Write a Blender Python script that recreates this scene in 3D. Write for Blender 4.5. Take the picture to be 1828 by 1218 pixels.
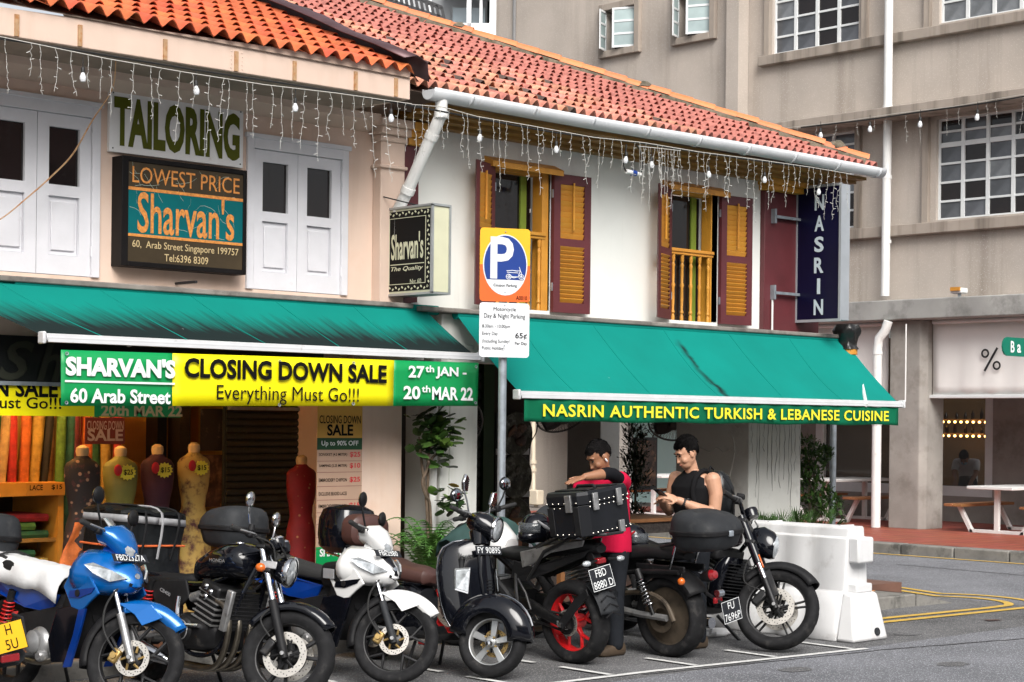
import bpy, bmesh, math, random
from mathutils import Vector, Matrix
from mathutils import noise as mnoise
random.seed(11)
for _o in list(bpy.data.objects):
 bpy.data.objects.remove(_o)
scene = bpy.context.scene
COL = scene.collection
R = math.radians
PI = math.pi
# ------------------------------------------------------------------ camera
# world frame: X runs along the shop fronts (to the right), Y into the shops, Z up, metres
cam_d = bpy.data.cameras.new('camera')
cam_d.sensor_width = 36.0
cam_d.lens = 3211.0 / 1828.0 * 36.0
cam_d.shift_y = 143.0 / 1828.0
cam_d.clip_end = 2000.0
cam = bpy.data.objects.new('camera', cam_d)
COL.objects.link(cam)
cam.matrix_world = (Matrix.Translation((0, 0, 1.9)) @ Matrix.Rotation(R(-43.7), 4, 'Z')
     @ Matrix.Rotation(R(90), 4, 'X') @ Matrix.Rotation(R(0.62), 4, 'Z'))
scene.camera = cam
# ------------------------------------------------------------------ sky and sun (bright overcast)
SUN_EL, SUN_AZ = R(41), R(-120)       # azimuth of the sun seen from the street, from +X towards +Y
world = bpy.data.worlds.new('World')
scene.world = world
world.use_nodes = True
wn = world.node_tree
sky = wn.nodes.new('ShaderNodeTexSky')
sky.sky_type = 'NISHITA'
sky.sun_disc = False
sky.sun_elevation = SUN_EL
sky.sun_rotation = PI / 2 - SUN_AZ
sky.dust_density = 4.0
sky.air_density = 1.0
sky.ozone_density = 1.0
hs = wn.nodes.new('ShaderNodeHueSaturation')
hs.inputs['Saturation'].default_value = 0.3
wn.links.new(sky.outputs[0], hs.inputs['Color'])
wn.links.new(hs.outputs[0], wn.nodes['Background'].inputs[0])
wn.nodes['Background'].inputs[1].default_value = 0.13
sd = bpy.data.lights.new('sun', 'SUN')
sd.energy = 2.4
sd.angle = R(35)
sd.color = (1.0, 0.97, 0.93)
sun = bpy.data.objects.new('sun', sd)
COL.objects.link(sun)
_dir = Vector((math.cos(SUN_AZ) * math.cos(SUN_EL), math.sin(SUN_AZ) * math.cos(SUN_EL), math.sin(SUN_EL)))
sun.rotation_euler = _dir.to_track_quat('Z', 'Y').to_euler()
sun.location = _dir * 60
vs = scene.view_settings
vs.view_transform = 'Standard'
vs.look = 'None'
vs.gamma = 1.0
vs.exposure = 0.5
vs.use_curve_mapping = False
# ------------------------------------------------------------------ materials
def M(name, col, rough=0.6, metal=0.0, var=0.0, vs=4.0, bump=0.0, bs=60.0, stain=None, streak=None,
      rnd=0.0, coat=0.0, spec=0.5, emit=None, trans=0.0, alpha=1.0, wave=None, spots=None, rvar=0.0):
 m = bpy.data.materials.new(name)
 m.use_nodes = True
 nt = m.node_tree
 N, L = nt.nodes, nt.links
 b = N['Principled BSDF']
 b.inputs['Roughness'].default_value = rough
 b.inputs['Metallic'].default_value = metal
 b.inputs['Specular IOR Level'].default_value = spec
 b.inputs['Coat Weight'].default_value = coat
 b.inputs['Coat Roughness'].default_value = 0.08
 b.inputs['Transmission Weight'].default_value = trans
 b.inputs['Alpha'].default_value = alpha
 c4 = (col[0], col[1], col[2], 1)
 b.inputs['Base Color'].default_value = c4
 if emit:
  b.inputs['Emission Color'].default_value = (emit[0], emit[1], emit[2], 1)
  b.inputs['Emission Strength'].default_value = emit[3]
 tc = N.new('ShaderNodeTexCoord')
 cur = None
 def noise(scale, detail=4, rough_=0.55, mapscale=None, dist=0.0):
  n = N.new('ShaderNodeTexNoise')
  n.inputs['Scale'].default_value = scale
  n.inputs['Detail'].default_value = detail
  n.inputs['Roughness'].default_value = rough_
  n.inputs['Distortion'].default_value = dist
  if mapscale:
   mp = N.new('ShaderNodeMapping')
   mp.inputs['Scale'].default_value = mapscale
   L.new(tc.outputs['Object'], mp.inputs[0])
   L.new(mp.outputs[0], n.inputs['Vector'])
  else:
   L.new(tc.outputs['Object'], n.inputs['Vector'])
  return n.outputs['Fac']
 def ramp(fac, a, c_, va=0.0, vb=1.0):
  r = N.new('ShaderNodeMapRange')
  r.inputs[1].default_value = a
  r.inputs[2].default_value = c_
  r.inputs[3].default_value = va
  r.inputs[4].default_value = vb
  L.new(fac, r.inputs[0])
  return r.outputs[0]
 def mix(a, bcol, fac):
  x = N.new('ShaderNodeMix')
  x.data_type = 'RGBA'
  if a is None:
   x.inputs[6].default_value = c4
  else:
   L.new(a, x.inputs[6])
  if isinstance(bcol, tuple):
   x.inputs[7].default_value = (bcol[0], bcol[1], bcol[2], 1)
  else:
   L.new(bcol, x.inputs[7])
  if isinstance(fac, float):
   x.inputs[0].default_value = fac
  else:
   L.new(fac, x.inputs[0])
  return x.outputs[2]
 if var:
  f = ramp(noise(vs), 0.3, 0.7)
  x = N.new('ShaderNodeMix')
  x.data_type = 'RGBA'
  x.inputs[6].default_value = tuple(max(0, k * (1 - var)) for k in col) + (1,)
  x.inputs[7].default_value = tuple(min(1, k * (1 + var)) for k in col) + (1,)
  L.new(f, x.inputs[0])
  cur = x.outputs[2]
 if wave:                                   # (colour, scale, axis, threshold)
  w = N.new('ShaderNodeTexWave')
  w.bands_direction = wave[2]
  w.inputs['Scale'].default_value = wave[1]
  w.inputs['Distortion'].default_value = wave[4] if len(wave) > 4 else 0.0
  L.new(tc.outputs['Object'], w.inputs['Vector'])
  cur = mix(cur, wave[0], ramp(w.outputs['Fac'], wave[3], wave[3] + 0.15))
 if stain:                                  # (colour, amount, scale, threshold)
  f = ramp(noise(stain[2], 6, 0.65), stain[3], stain[3] + 0.16, 0, stain[1])
  cur = mix(cur, stain[0], f)
 if streak:                                 # (colour, amount, scale, threshold) runs down the wall
  s = streak[2]
  f = ramp(noise(1.0, 5, 0.6, (s, s, s * 0.07)), streak[3], streak[3] + 0.22, 0, streak[1])
  cur = mix(cur, streak[0], f)
 if spots:                                  # (colour, scale, radius)
  v = N.new('ShaderNodeTexVoronoi')
  v.inputs['Scale'].default_value = spots[1]
  L.new(tc.outputs['Object'], v.inputs['Vector'])
  cur = mix(cur, spots[0], ramp(v.outputs['Distance'], spots[2], spots[2] + 0.08, 1, 0))
 if rnd:
  oi = N.new('ShaderNodeObjectInfo')
  h = N.new('ShaderNodeHueSaturation')
  if cur is None:
   h.inputs['Color'].default_value = c4
  else:
   L.new(cur, h.inputs['Color'])
  L.new(ramp(oi.outputs['Random'], 0, 1, 1 - rnd, 1 + rnd), h.inputs['Value'])
  r2 = N.new('ShaderNodeMath')
  r2.operation = 'FRACT'
  r3 = N.new('ShaderNodeMath')
  r3.operation = 'MULTIPLY'
  r3.inputs[1].default_value = 17.3
  L.new(oi.outputs['Random'], r3.inputs[0])
  L.new(r3.outputs[0], r2.inputs[0])
  L.new(ramp(r2.outputs[0], 0, 1, 0.5 - rnd * 0.05, 0.5 + rnd * 0.05), h.inputs['Hue'])
  cur = h.outputs[0]
 if cur is not None:
  L.new(cur, b.inputs['Base Color'])
 if rvar:
  L.new(ramp(noise(vs * 2.3), 0.3, 0.7, max(0.03, rough - rvar), min(1, rough + rvar)), b.inputs['Roughness'])
 if bump:
  bn = N.new('ShaderNodeBump')
  bn.inputs['Strength'].default_value = min(1.0, bump)
  bn.inputs['Distance'].default_value = 0.01
  L.new(noise(bs, 5), bn.inputs['Height'])
  L.new(bn.outputs[0], b.inputs['Normal'])
 return m
MAT = {}
def mm(name, *a, **k):
 MAT[name] = M(name, *a, **k)
 return MAT[name]
# ------------------------------------------------------------------ mesh helpers
class MB:
 def __init__(s):
  s.v, s.f = [], []
 def add(s, vs, fs):
  b = len(s.v)
  s.v += [Vector(p) for p in vs]
  s.f += [tuple(b + i for i in f) for f in fs]
  return s
 def box(s, x0, x1, y0, y1, z0, z1):
  return s.add([(x0, y0, z0), (x1, y0, z0), (x1, y1, z0), (x0, y1, z0), (x0, y0, z1), (x1, y0, z1), (x1, y1, z1), (x0, y1, z1)],
                     [(0, 3, 2, 1), (4, 5, 6, 7), (0, 1, 5, 4), (1, 2, 6, 5), (2, 3, 7, 6), (3, 0, 4, 7)])
 def obox(s, c, size, m=None):
  h = [k / 2 for k in size]
  b = len(s.v)
  s.box(-h[0], h[0], -h[1], h[1], -h[2], h[2])
  for i in range(b, len(s.v)):
   p = s.v[i]
   if m is not None:
    p = m @ p
   s.v[i] = p + Vector(c)
  return s
 def ring(s, c, u, v, ru, rv, n, p=2.0):
  out = []
  for i in range(n):
   t = 2 * PI * i / n
   ct, st = math.cos(t), math.sin(t)
   a = math.copysign(abs(ct) ** (2 / p), ct) * ru
   b = math.copysign(abs(st) ** (2 / p), st) * rv
   out.append(Vector(c) + u * a + v * b)
  return out
 def loft(s, rings, cap=True, closed=True):
  b = len(s.v)
  n = len(rings[0])
  for r in rings:
   s.v += [Vector(p) for p in r]
  for i in range(len(rings) - 1):
   for j in range(n if closed else n - 1):
    k = (j + 1) % n
    s.f.append((b + i * n + j, b + i * n + k, b + (i + 1) * n + k, b + (i + 1) * n + j))
  if cap and closed:
   s.f.append(tuple(b + j for j in range(n))[::-1])
   e = b + (len(rings) - 1) * n
   s.f.append(tuple(e + j for j in range(n)))
  return s
 def cyl(s, p0, p1, r0, r1=None, n=10):
  p0, p1 = Vector(p0), Vector(p1)
  d = (p1 - p0).normalized()
  u = d.orthogonal().normalized()
  v = d.cross(u)
  if r1 is None:
   r1 = r0
  return s.loft([s.ring(p0, u, v, r0, r0, n), s.ring(p1, u, v, r1, r1, n)])
 def tube(s, pts, r, n=8, smooth=0, flat=None):
  pts = [Vector(p) for p in pts]
  rr = list(r) if isinstance(r, (list, tuple)) else [r] * len(pts)
  if smooth:
   q, qr = [], []
   for i in range(len(pts) - 1):
    p0 = pts[max(i - 1, 0)]; p1 = pts[i]; p2 = pts[i + 1]; p3 = pts[min(i + 2, len(pts) - 1)]
    for k in range(smooth):
     t = k / smooth
     q.append(0.5 * ((2 * p1) + (p2 - p0) * t + (2 * p0 - 5 * p1 + 4 * p2 - p3) * t * t + (3 * p1 - p0 - 3 * p2 + p3) * t ** 3))
     qr.append(rr[i] * (1 - t) + rr[i + 1] * t)
   q.append(pts[-1]); qr.append(rr[-1])
   pts, rr = q, qr
  rings = []
  u = None
  for i, p in enumerate(pts):
   d = (pts[min(i + 1, len(pts) - 1)] - pts[max(i - 1, 0)])
   if d.length < 1e-9:
    d = Vector((0, 0, 1))
   d.normalize()
   if u is None:
    u = d.orthogonal().normalized()
   u = (u - d * u.dot(d))
   if u.length < 1e-6:
    u = d.orthogonal()
   u.normalize()
   v = d.cross(u)
   rings.append(s.ring(p, u, v, rr[i], rr[i], n))
  return s.loft(rings)
 def lathe(s, prof, c=(0, 0, 0), axis=(0, 0, 1), n=24, close=False):
  d = Vector(axis).normalized()
  u = d.orthogonal().normalized()
  v = d.cross(u)
  c = Vector(c)
  rings = []
  for k in range(n):
   t = 2 * PI * k / n
   e = u * math.cos(t) + v * math.sin(t)
   rings.append([c + e * r + d * h for r, h in prof])
  b = len(s.v)
  m = len(prof)
  for r in rings:
   s.v += r
  for k in range(n):
   k2 = (k + 1) % n
   for j in range(m if close else m - 1):
    j2 = (j + 1) % m
    s.f.append((b + k * m + j, b + k2 * m + j, b + k2 * m + j2, b + k * m + j2))
  return s
 def ell(s, c, r, nu=14, nv=8, m=None):
  rings = []
  c = Vector(c)
  for i in range(nv + 1):
   t = -PI / 2 + PI * i / nv
   rings.append([])
   for j in range(nu):
    a = 2 * PI * j / nu
    p = Vector((math.cos(a) * math.cos(t) * r[0], math.sin(a) * math.cos(t) * r[1], math.sin(t) * r[2]))
    if i in (0, nv):
     p = Vector((math.cos(a) * 1e-4, math.sin(a) * 1e-4, math.sin(t) * r[2]))
    rings[-1].append(c + (m @ p if m is not None else p))
  return s.loft(rings)
 def poly(s, pts, off):
  off = Vector(off)
  a = [Vector(p) for p in pts]
  n = len(a)
  fs = [tuple(range(n))[::-1], tuple(range(n, 2 * n))]
  fs += [(i, (i + 1) % n, n + (i + 1) % n, n + i) for i in range(n)]
  return s.add(a + [p + off for p in a], fs)
 def strip(s, left, right):
  n = len(left)
  return s.add(list(left) + list(right), [(i, i + 1, n + i + 1, n + i) for i in range(n - 1)])
 def sheet(s, rows):
  n = len(rows[0])
  vs_ = [p for r in rows for p in r]
  return s.add(vs_, [(i * n + j, i * n + j + 1, (i + 1) * n + j + 1, (i + 1) * n + j) for i in range(len(rows) - 1) for j in range(n - 1)])
 def xf(s, m, start=0):
  for i in range(start, len(s.v)):
   s.v[i] = m @ s.v[i]
  return s
 def mesh(s, name, mat, smooth=True, angle=38, recalc=True, off=None):
  me = bpy.data.meshes.new(name)
  me.from_pydata([p - off for p in s.v] if off is not None else s.v, [], s.f)
  if recalc:
   bm = bmesh.new()
   bm.from_mesh(me)
   bmesh.ops.recalc_face_normals(bm, faces=bm.faces)
   bm.to_mesh(me)
   bm.free()
  if smooth:
   me.polygons.foreach_set('use_smooth', [True] * len(me.polygons))
   me.set_sharp_from_angle(angle=R(angle))
  if mat is not None:
   me.materials.append(MAT[mat] if isinstance(mat, str) else mat)
  me.update()
  return me
BASE = {}
def tag(o, label=None, cat=None, group=None, kind=None):
 if label: o['label'] = label
 if cat: o['category'] = cat
 if group: o['group'] = group
 if kind: o['kind'] = kind
 return o
def thing(name, label, cat, loc=(0, 0, 0), rotz=0.0, group=None, rot=None):
 o = bpy.data.objects.new(name, None)
 o.empty_display_size = 0.2
 COL.objects.link(o)
 o.location = loc
 o.rotation_euler = rot if rot else (0, 0, rotz)
 BASE[o] = Vector(loc)
 return tag(o, label, cat, group)
def build(mb, name, mat, parent=None, local=False, smooth=True, angle=38, bevel=0, solid=0, subd=0, recalc=True, kind=None, base=None):
 """mesh coordinates are world ones unless local; a child's are taken relative to its thing's base"""
 off = None
 if parent is not None:
  BASE_loc = BASE.get(parent, Vector((0, 0, 0)))
  off = None if local else BASE_loc
 elif base is not None:
  off = Vector(base)
 me = mb.mesh(name, mat, smooth, angle, recalc, off)
 o = bpy.data.objects.new(name, me)
 COL.objects.link(o)
 if parent is not None:
  o.parent = parent
  BASE[o] = BASE.get(parent, Vector((0, 0, 0)))
 elif base is not None:
  o.location = base
  BASE[o] = Vector(base)
 else:
  BASE[o] = Vector((0, 0, 0))
 if solid:
  md = o.modifiers.new('solid', 'SOLIDIFY'); md.thickness = solid; md.offset = 0
 if bevel:
  md = o.modifiers.new('bevel', 'BEVEL'); md.width = bevel; md.segments = 2; md.limit_method = 'ANGLE'; md.angle_limit = R(40)
 if subd:
  md = o.modifiers.new('sub', 'SUBSURF'); md.levels = subd; md.render_levels = subd
 if kind:
  o['kind'] = kind
 return o
def inst(name, me, parent, loc, rot=(0, 0, 0), scale=None):
 o = bpy.data.objects.new(name, me)
 COL.objects.link(o)
 o.parent = parent
 o.location = Vector(loc) - BASE.get(parent, Vector((0, 0, 0)))
 o.rotation_euler = rot
 if scale:
  o.scale = scale
 BASE[o] = Vector(loc)
 return o
def struct(name, mb, mat, **k):
 o = build(mb, name, mat, **k)
 o['kind'] = 'structure'
 return o
def single(name, mb, mat, label, cat, base, group=None, **k):
 o = build(mb, name, mat, base=base, **k)
 return tag(o, label, cat, group)
# ------------------------------------------------------------------ lettering
def text_geo(s, bold=0.0, shear=0.0, spacing=1.0, res=3):
 cu = bpy.data.curves.new('t', 'FONT')
 cu.body = s
 cu.size = 1.0
 cu.offset = bold
 cu.shear = shear
 cu.space_character = spacing
 cu.resolution_u = res
 cu.fill_mode = 'FRONT'
 o = bpy.data.objects.new('t', cu)
 COL.objects.link(o)
 dg = bpy.context.evaluated_depsgraph_get()
 me = o.evaluated_get(dg).to_mesh()
 vs_ = [v.co.copy() for v in me.vertices]
 fs = [tuple(p.vertices) for p in me.polygons]
 o.evaluated_get(dg).to_mesh_clear()
 bpy.data.objects.remove(o)
 bpy.data.curves.remove(cu)
 return vs_, fs
def put_text(mb, s, c, u, v, w=None, h=None, bold=0.0, shear=0.0, spacing=1.0, lift=0.003, align='C', res=3):
 """flat lettering s centred at c, along u with up v; w / h are the size of its bounding box"""
 vs_, fs = text_geo(s, bold, shear, spacing, res)
 if not vs_:
  return mb
 x0 = min(p.x for p in vs_); x1 = max(p.x for p in vs_)
 y0 = min(p.y for p in vs_); y1 = max(p.y for p in vs_)
 if w is None:
  w = (x1 - x0) * h / (y1 - y0)
 if h is None:
  h = (y1 - y0) * w / (x1 - x0)
 sx, sy = w / (x1 - x0), h / (y1 - y0)
 u, v, c = Vector(u).normalized(), Vector(v).normalized(), Vector(c)
 n = u.cross(v)
 ax = {'C': -(x0 + x1) / 2, 'L': -x0, 'R': -x1}[align]
 return mb.add([c + u * (p.x + ax) * sx + v * (p.y - (y0 + y1) / 2) * sy + n * lift for p in vs_], fs)
def letter(parent, mat, items, u, v, lift=0.003, name='lettering', local=False):
 """items: (string, centre, w, h[, bold[, shear[, align]]])"""
 for it in items:
  mb = MB()
  s, c, w, h = it[:4]
  put_text(mb, s, c, u, v, w, h, bold=it[4] if len(it) > 4 else 0.0, shear=it[5] if len(it) > 5 else 0.0,
                 align=it[6] if len(it) > 6 else 'C', lift=lift)
  o = build(mb, name, mat, parent, local=local, smooth=False, recalc=False)
 return o
V = Vector
UX, UZ, UY = Vector((1, 0, 0)), Vector((0, 0, 1)), Vector((0, 1, 0))
# ------------------------------------------------------------------ palette
mm('asphalt', (0.125, 0.125, 0.128), 0.9, var=0.4, vs=1.1, bump=1.0, bs=55, stain=((0.045, 0.045, 0.047), 0.6, 40, 0.5), spots=((0.4, 0.4, 0.39), 52, 0.2), spec=0.3)
mm('asphalt_new', (0.17, 0.175, 0.19), 0.9, var=0.25, vs=0.8, bump=1.0, bs=60, stain=((0.08, 0.08, 0.085), 0.6, 45, 0.5), spots=((0.5, 0.51, 0.54), 55, 0.22), spec=0.3)
mm('seam', (0.03, 0.03, 0.03), 0.8)
mm('paint_white', (0.68, 0.68, 0.66), 0.7, var=0.12, vs=9, stain=((0.16, 0.16, 0.16), 0.75, 22, 0.55))
mm('paint_yellow', (0.62, 0.4, 0.07), 0.7, var=0.15, vs=9, stain=((0.16, 0.14, 0.11), 0.75, 20, 0.55))
mm('kerb', (0.23, 0.22, 0.2), 0.9, var=0.3, vs=3, bump=0.5, bs=40, stain=((0.05, 0.05, 0.045), 0.8, 3, 0.48))
mm('red_tile', (0.3, 0.075, 0.045), 0.55, var=0.25, vs=1.5, rnd=0.14, bump=0.1)
mm('grout', (0.2, 0.17, 0.15), 0.9)
mm('floor_tile', (0.14, 0.07, 0.05), 0.5, var=0.25, vs=2)
mm('render_grey', (0.45, 0.395, 0.345), 0.95, var=0.12, vs=0.8, bump=0.45, bs=110, streak=((0.2, 0.165, 0.13), 0.6, 1.7, 0.52), spots=((0.56, 0.52, 0.47), 36, 0.16), stain=((0.47, 0.42, 0.38), 0.5, 0.9, 0.52))
mm('render_trim', (0.34, 0.29, 0.245), 0.95, var=0.15, vs=1.2, bump=0.4, bs=90, streak=((0.12, 0.1, 0.08), 0.85, 3.4, 0.46))
mm('slab_concrete', (0.3, 0.295, 0.28), 0.9, var=0.25, vs=1.0, bump=0.35, bs=60, stain=((0.1, 0.1, 0.09), 0.6, 1.8, 0.52))
mm('column_concrete', (0.3, 0.28, 0.255), 0.95, var=0.2, vs=1.5, bump=0.45, bs=90, stain=((0.17, 0.15, 0.13), 0.6, 2.2, 0.5))
mm('pink_wall', (0.74, 0.57, 0.465), 0.85, var=0.06, vs=1.5, bump=0.12, bs=30, streak=((0.55, 0.39, 0.29), 0.55, 3, 0.52), stain=((0.72, 0.5, 0.37), 0.6, 1.6, 0.5))
mm('pink_trim', (0.64, 0.49, 0.4), 0.8, var=0.06, vs=2, bump=0.1, bs=30, streak=((0.5, 0.36, 0.27), 0.4, 5, 0.55))
mm('white_wall', (0.76, 0.77, 0.73), 0.8, var=0.04, vs=1.5, bump=0.1, bs=25, streak=((0.5, 0.49, 0.44), 0.45, 4, 0.56), stain=((0.55, 0.54, 0.5), 0.5, 1.6, 0.6))
mm('white_wood', (0.7, 0.7, 0.73), 0.55, var=0.04, vs=6, bump=0.08, bs=40, stain=((0.3, 0.26, 0.22), 0.6, 6, 0.66))
mm('maroon', (0.1, 0.02, 0.024), 0.5, var=0.15, vs=4, bump=0.06, bs=40)
mm('ochre', (0.56, 0.25, 0.03), 0.5, var=0.12, vs=5, rnd=0.08, bump=0.08, bs=60)
mm('ochre_dark', (0.24, 0.12, 0.02), 0.6, var=0.3, vs=3)
mm('green_paint', (0.19, 0.27, 0.03), 0.55, var=0.1)
mm('dark_green', (0.02, 0.06, 0.012), 0.5, var=0.1)
mm('glass_dark', (0.014, 0.01, 0.01), 0.06, spec=0.5, var=0.3, vs=2)
mm('glass_shop', (0.05, 0.055, 0.05), 0.05, alpha=0.32, spec=0.6)
mm('glass_frosted', (0.5, 0.56, 0.55), 0.25, var=0.05)
mm('glass_teal', (0.36, 0.56, 0.54), 0.25, var=0.06, vs=1)
mm('tile_orange', (0.56, 0.125, 0.045), 0.65, var=0.2, vs=9, rnd=0.2, bump=0.1, bs=70, stain=((0.3, 0.1, 0.06), 0.5, 12, 0.6))
mm('tile_pink', (0.54, 0.225, 0.155), 0.75, var=0.28, vs=11, rnd=0.28, bump=0.15, bs=70, stain=((0.16, 0.07, 0.05), 0.7, 14, 0.58))
mm('tile_mossy', (0.09, 0.06, 0.05), 0.9, var=0.4, vs=14, rnd=0.3)
mm('tile_cap', (0.6, 0.19, 0.07), 0.6, var=0.1, vs=8, rnd=0.12, stain=((0.35, 0.16, 0.09), 0.4, 10, 0.6))
mm('mortar', (0.15, 0.125, 0.09), 0.95, var=0.4, vs=7, bump=0.8, bs=40, stain=((0.05, 0.05, 0.03), 0.8, 9, 0.48))
mm('flashing', (0.11, 0.06, 0.065), 0.45, metal=0.4, var=0.25, vs=5)
mm('gutter', (0.62, 0.64, 0.66), 0.45, var=0.07, vs=4, stain=((0.32, 0.27, 0.22), 0.5, 5, 0.6))
mm('pvc_white', (0.74, 0.74, 0.72), 0.4, var=0.05, vs=4, stain=((0.45, 0.42, 0.38), 0.4, 4, 0.6))
mm('pvc_cream', (0.6, 0.52, 0.4), 0.5, var=0.08)
mm('grey_pipe', (0.2, 0.2, 0.2), 0.5, var=0.1)
mm('galvanised', (0.36, 0.4, 0.44), 0.42, metal=0.55, var=0.2, vs=14, bump=0.05)
mm('black_paint', (0.012, 0.012, 0.013), 0.45, var=0.2)
mm('dark_metal', (0.035, 0.035, 0.037), 0.45, metal=0.5)
mm('shutter_steel', (0.05, 0.055, 0.05), 0.5, metal=0.5, var=0.2, vs=3)
mm('yellow_wall', (0.52, 0.32, 0.06), 0.8, var=0.1)
mm('ledge', (0.2, 0.18, 0.16), 0.85, var=0.3, vs=4, stain=((0.06, 0.05, 0.045), 0.7, 5, 0.5))
mm('wood', (0.3, 0.13, 0.05), 0.5, var=0.25, vs=6, rnd=0.15)
mm('soffit', (0.3, 0.24, 0.19), 0.9, var=0.15)
mm('ceiling', (0.28, 0.26, 0.23), 0.9, var=0.1)
mm('highrise', (0.72, 0.73, 0.74), 0.6, var=0.03, vs=0.2)
mm('highrise_grey', (0.3, 0.31, 0.32), 0.6)
mm('highrise_glass', (0.2, 0.25, 0.28), 0.15)
# ------------------------------------------------------------------ ground, road, pavements
struct('ground', MB().add([(-400, -400, -0.02), (600, -400, -0.02), (600, 600, -0.02), (-400, 600, -0.02)], [(0, 1, 2, 3)]), 'asphalt')
rd = MB()
def gp(x, y, z=0.0):
 return (x, y, z)
rd.add([(-30, -9, 0), (70, -9, 0), (70, 9.0, 0), (-30, 9.0, 0)], [(0, 1, 2, 3)])
struct('road', rd, 'asphalt_new', smooth=False)
struct('parking_bay_surface', MB().add([(-30, 9.0, 0.0), (17.2, 9.0, 0.0), (17.2, 11.9, 0.0), (-30, 11.9, 0.0)], [(0, 1, 2, 3)]), 'asphalt', smooth=False)
struct('side_street', MB().add([(17.2, 9.0, 0.0), (22.6, 9.0, 0.0), (22.6, 80, 0.0), (17.2, 80, 0.0)], [(0, 1, 2, 3)]), 'asphalt_new', smooth=False)
# sealed joints in the asphalt
sm = MB()
def ribbon(mb, pts, w, z):
 pts = [Vector((p[0], p[1], z)) for p in pts]
 l, r = [], []
 for i, p in enumerate(pts):
  d = (pts[min(i + 1, len(pts) - 1)] - pts[max(i - 1, 0)]).normalized()
  n = Vector((-d.y, d.x, 0)) * (w / 2)
  l.append(p + n); r.append(p - n)
 return mb.strip(l, r)
def wob(a, b, n, amp):
 return [(a[0] + (b[0] - a[0]) * i / n + random.uniform(-amp, amp), a[1] + (b[1] - a[1]) * i / n + random.uniform(-amp, amp)) for i in range(n + 1)]
ribbon(sm, wob((12.676, 8.827, 0.0)[:2], (14.974, 8.356, 0.0)[:2], 30, 0.012), 0.025, 0.004)
ribbon(sm, wob((20.764, 14.108, 0.0)[:2], (20.543, 11.472, 0.0)[:2], 30, 0.012), 0.03, 0.004)
ribbon(sm, wob((10.093, 9.091, 0.0)[:2], (12.645, 8.805, 0.0)[:2], 24, 0.01), 0.02, 0.004)
struct('asphalt_joint', sm, 'seam', smooth=False)
# white bay markings: front line, dividing stubs
wm = MB()
ribbon(wm, [(3.0, 9.32), (8.0, 9.24), (10.24, 9.16), (11.5, 9.04), (12.72, 8.93)], 0.07, 0.008)
struct('bay_front_line', wm, 'paint_white', smooth=False)
for i, x in enumerate((5.0, 6.0, 7.0, 8.0, 8.95, 9.85, 10.75, 11.65, 12.58)):
 y0 = 9.2 - (x - 9.5) * 0.085 + 0.04
 mk = MB()
 ribbon(mk, [(x, y0), (x + 0.02, y0 + 0.55)], 0.06, 0.012)
 struct('bay_divider_line', mk, 'paint_white', smooth=False)
 mk = MB()
 ribbon(mk, [(x + 0.03, y0 + 0.85), (x + 0.03, y0 + 1.15)], 0.06, 0.012)
 struct('bay_divider_line', mk, 'paint_white', smooth=False)
# double yellow line round the corner
ym = MB()
def arc(c, r, a0, a1, n=10):
 return [(c[0] + r * math.cos(R(a0 + (a1 - a0) * i / n)), c[1] + r * math.sin(R(a0 + (a1 - a0) * i / n))) for i in range(n + 1)]
ribbon(ym, [(13.6, 10.3)] + [(16.5, 10.12)] + arc((16.75, 10.75), 0.66, -70, 40) + [(17.55, 12.0), (17.75, 14.0), (17.8, 40)], 0.1, 0.008)
ribbon(ym, [(13.6, 10.08)] + [(16.6, 9.9)] + arc((16.85, 10.75), 0.9, -75, 40) + [(17.8, 12.0), (17.98, 14.0), (18.02, 40)], 0.1, 0.008)
ribbon(ym, [(22.25, 8.0), (22.3, 60)], 0.1, 0.008)
struct('yellow_kerb_line', ym, 'paint_yellow', smooth=False)
mk = MB()
ribbon(mk, [(15.474, 9.474, 0.0)[:2], (15.63, 9.414, 0.0)[:2]], 0.1, 0.01)
struct('road_stud', mk, 'tile_mossy', smooth=False)
# pavement of the shop row: kerb, five-foot way, corner ramp
pv = MB().box(-30, 14.0, 11.55, 11.68, -0.05, 0.13)
struct('shop_kerb', pv, 'kerb', bevel=0.015)
for i in range(6):
 pv = MB().box(13.99 + i * 0.36, 14.35 + i * 0.36, 10.72, 10.86, -0.05, 0.13)
 struct('kerb_stone', pv, 'kerb', bevel=0.015)
struct('kerb_ramp', MB().add([(16.15, 10.72, 0.13), (16.15, 11.6, 0.13), (16.9, 11.6, 0.03), (16.75, 10.68, 0.005), (16.15, 10.72, -0.05), (16.75, 10.68, -0.05), (16.9, 11.6, -0.05)],
       [(0, 3, 2, 1), (0, 4, 5, 3), (3, 5, 6, 2)]), 'kerb', smooth=False)
struct('corner_pavement', MB().box(13.99, 16.15, 10.86, 12.3, -0.05, 0.126), 'kerb', smooth=False)
mm('tactile', (0.45, 0.2, 0.06), 0.8, var=0.2, vs=9)
struct('tactile_strip', MB().box(15.0, 16.1, 11.2, 11.7, 0.1, 0.134), 'tactile', smooth=False)
struct('five_foot_way', MB().box(-10, 17.3, 11.68, 26, -0.05, 0.122), 'floor_tile', smooth=False)
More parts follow.
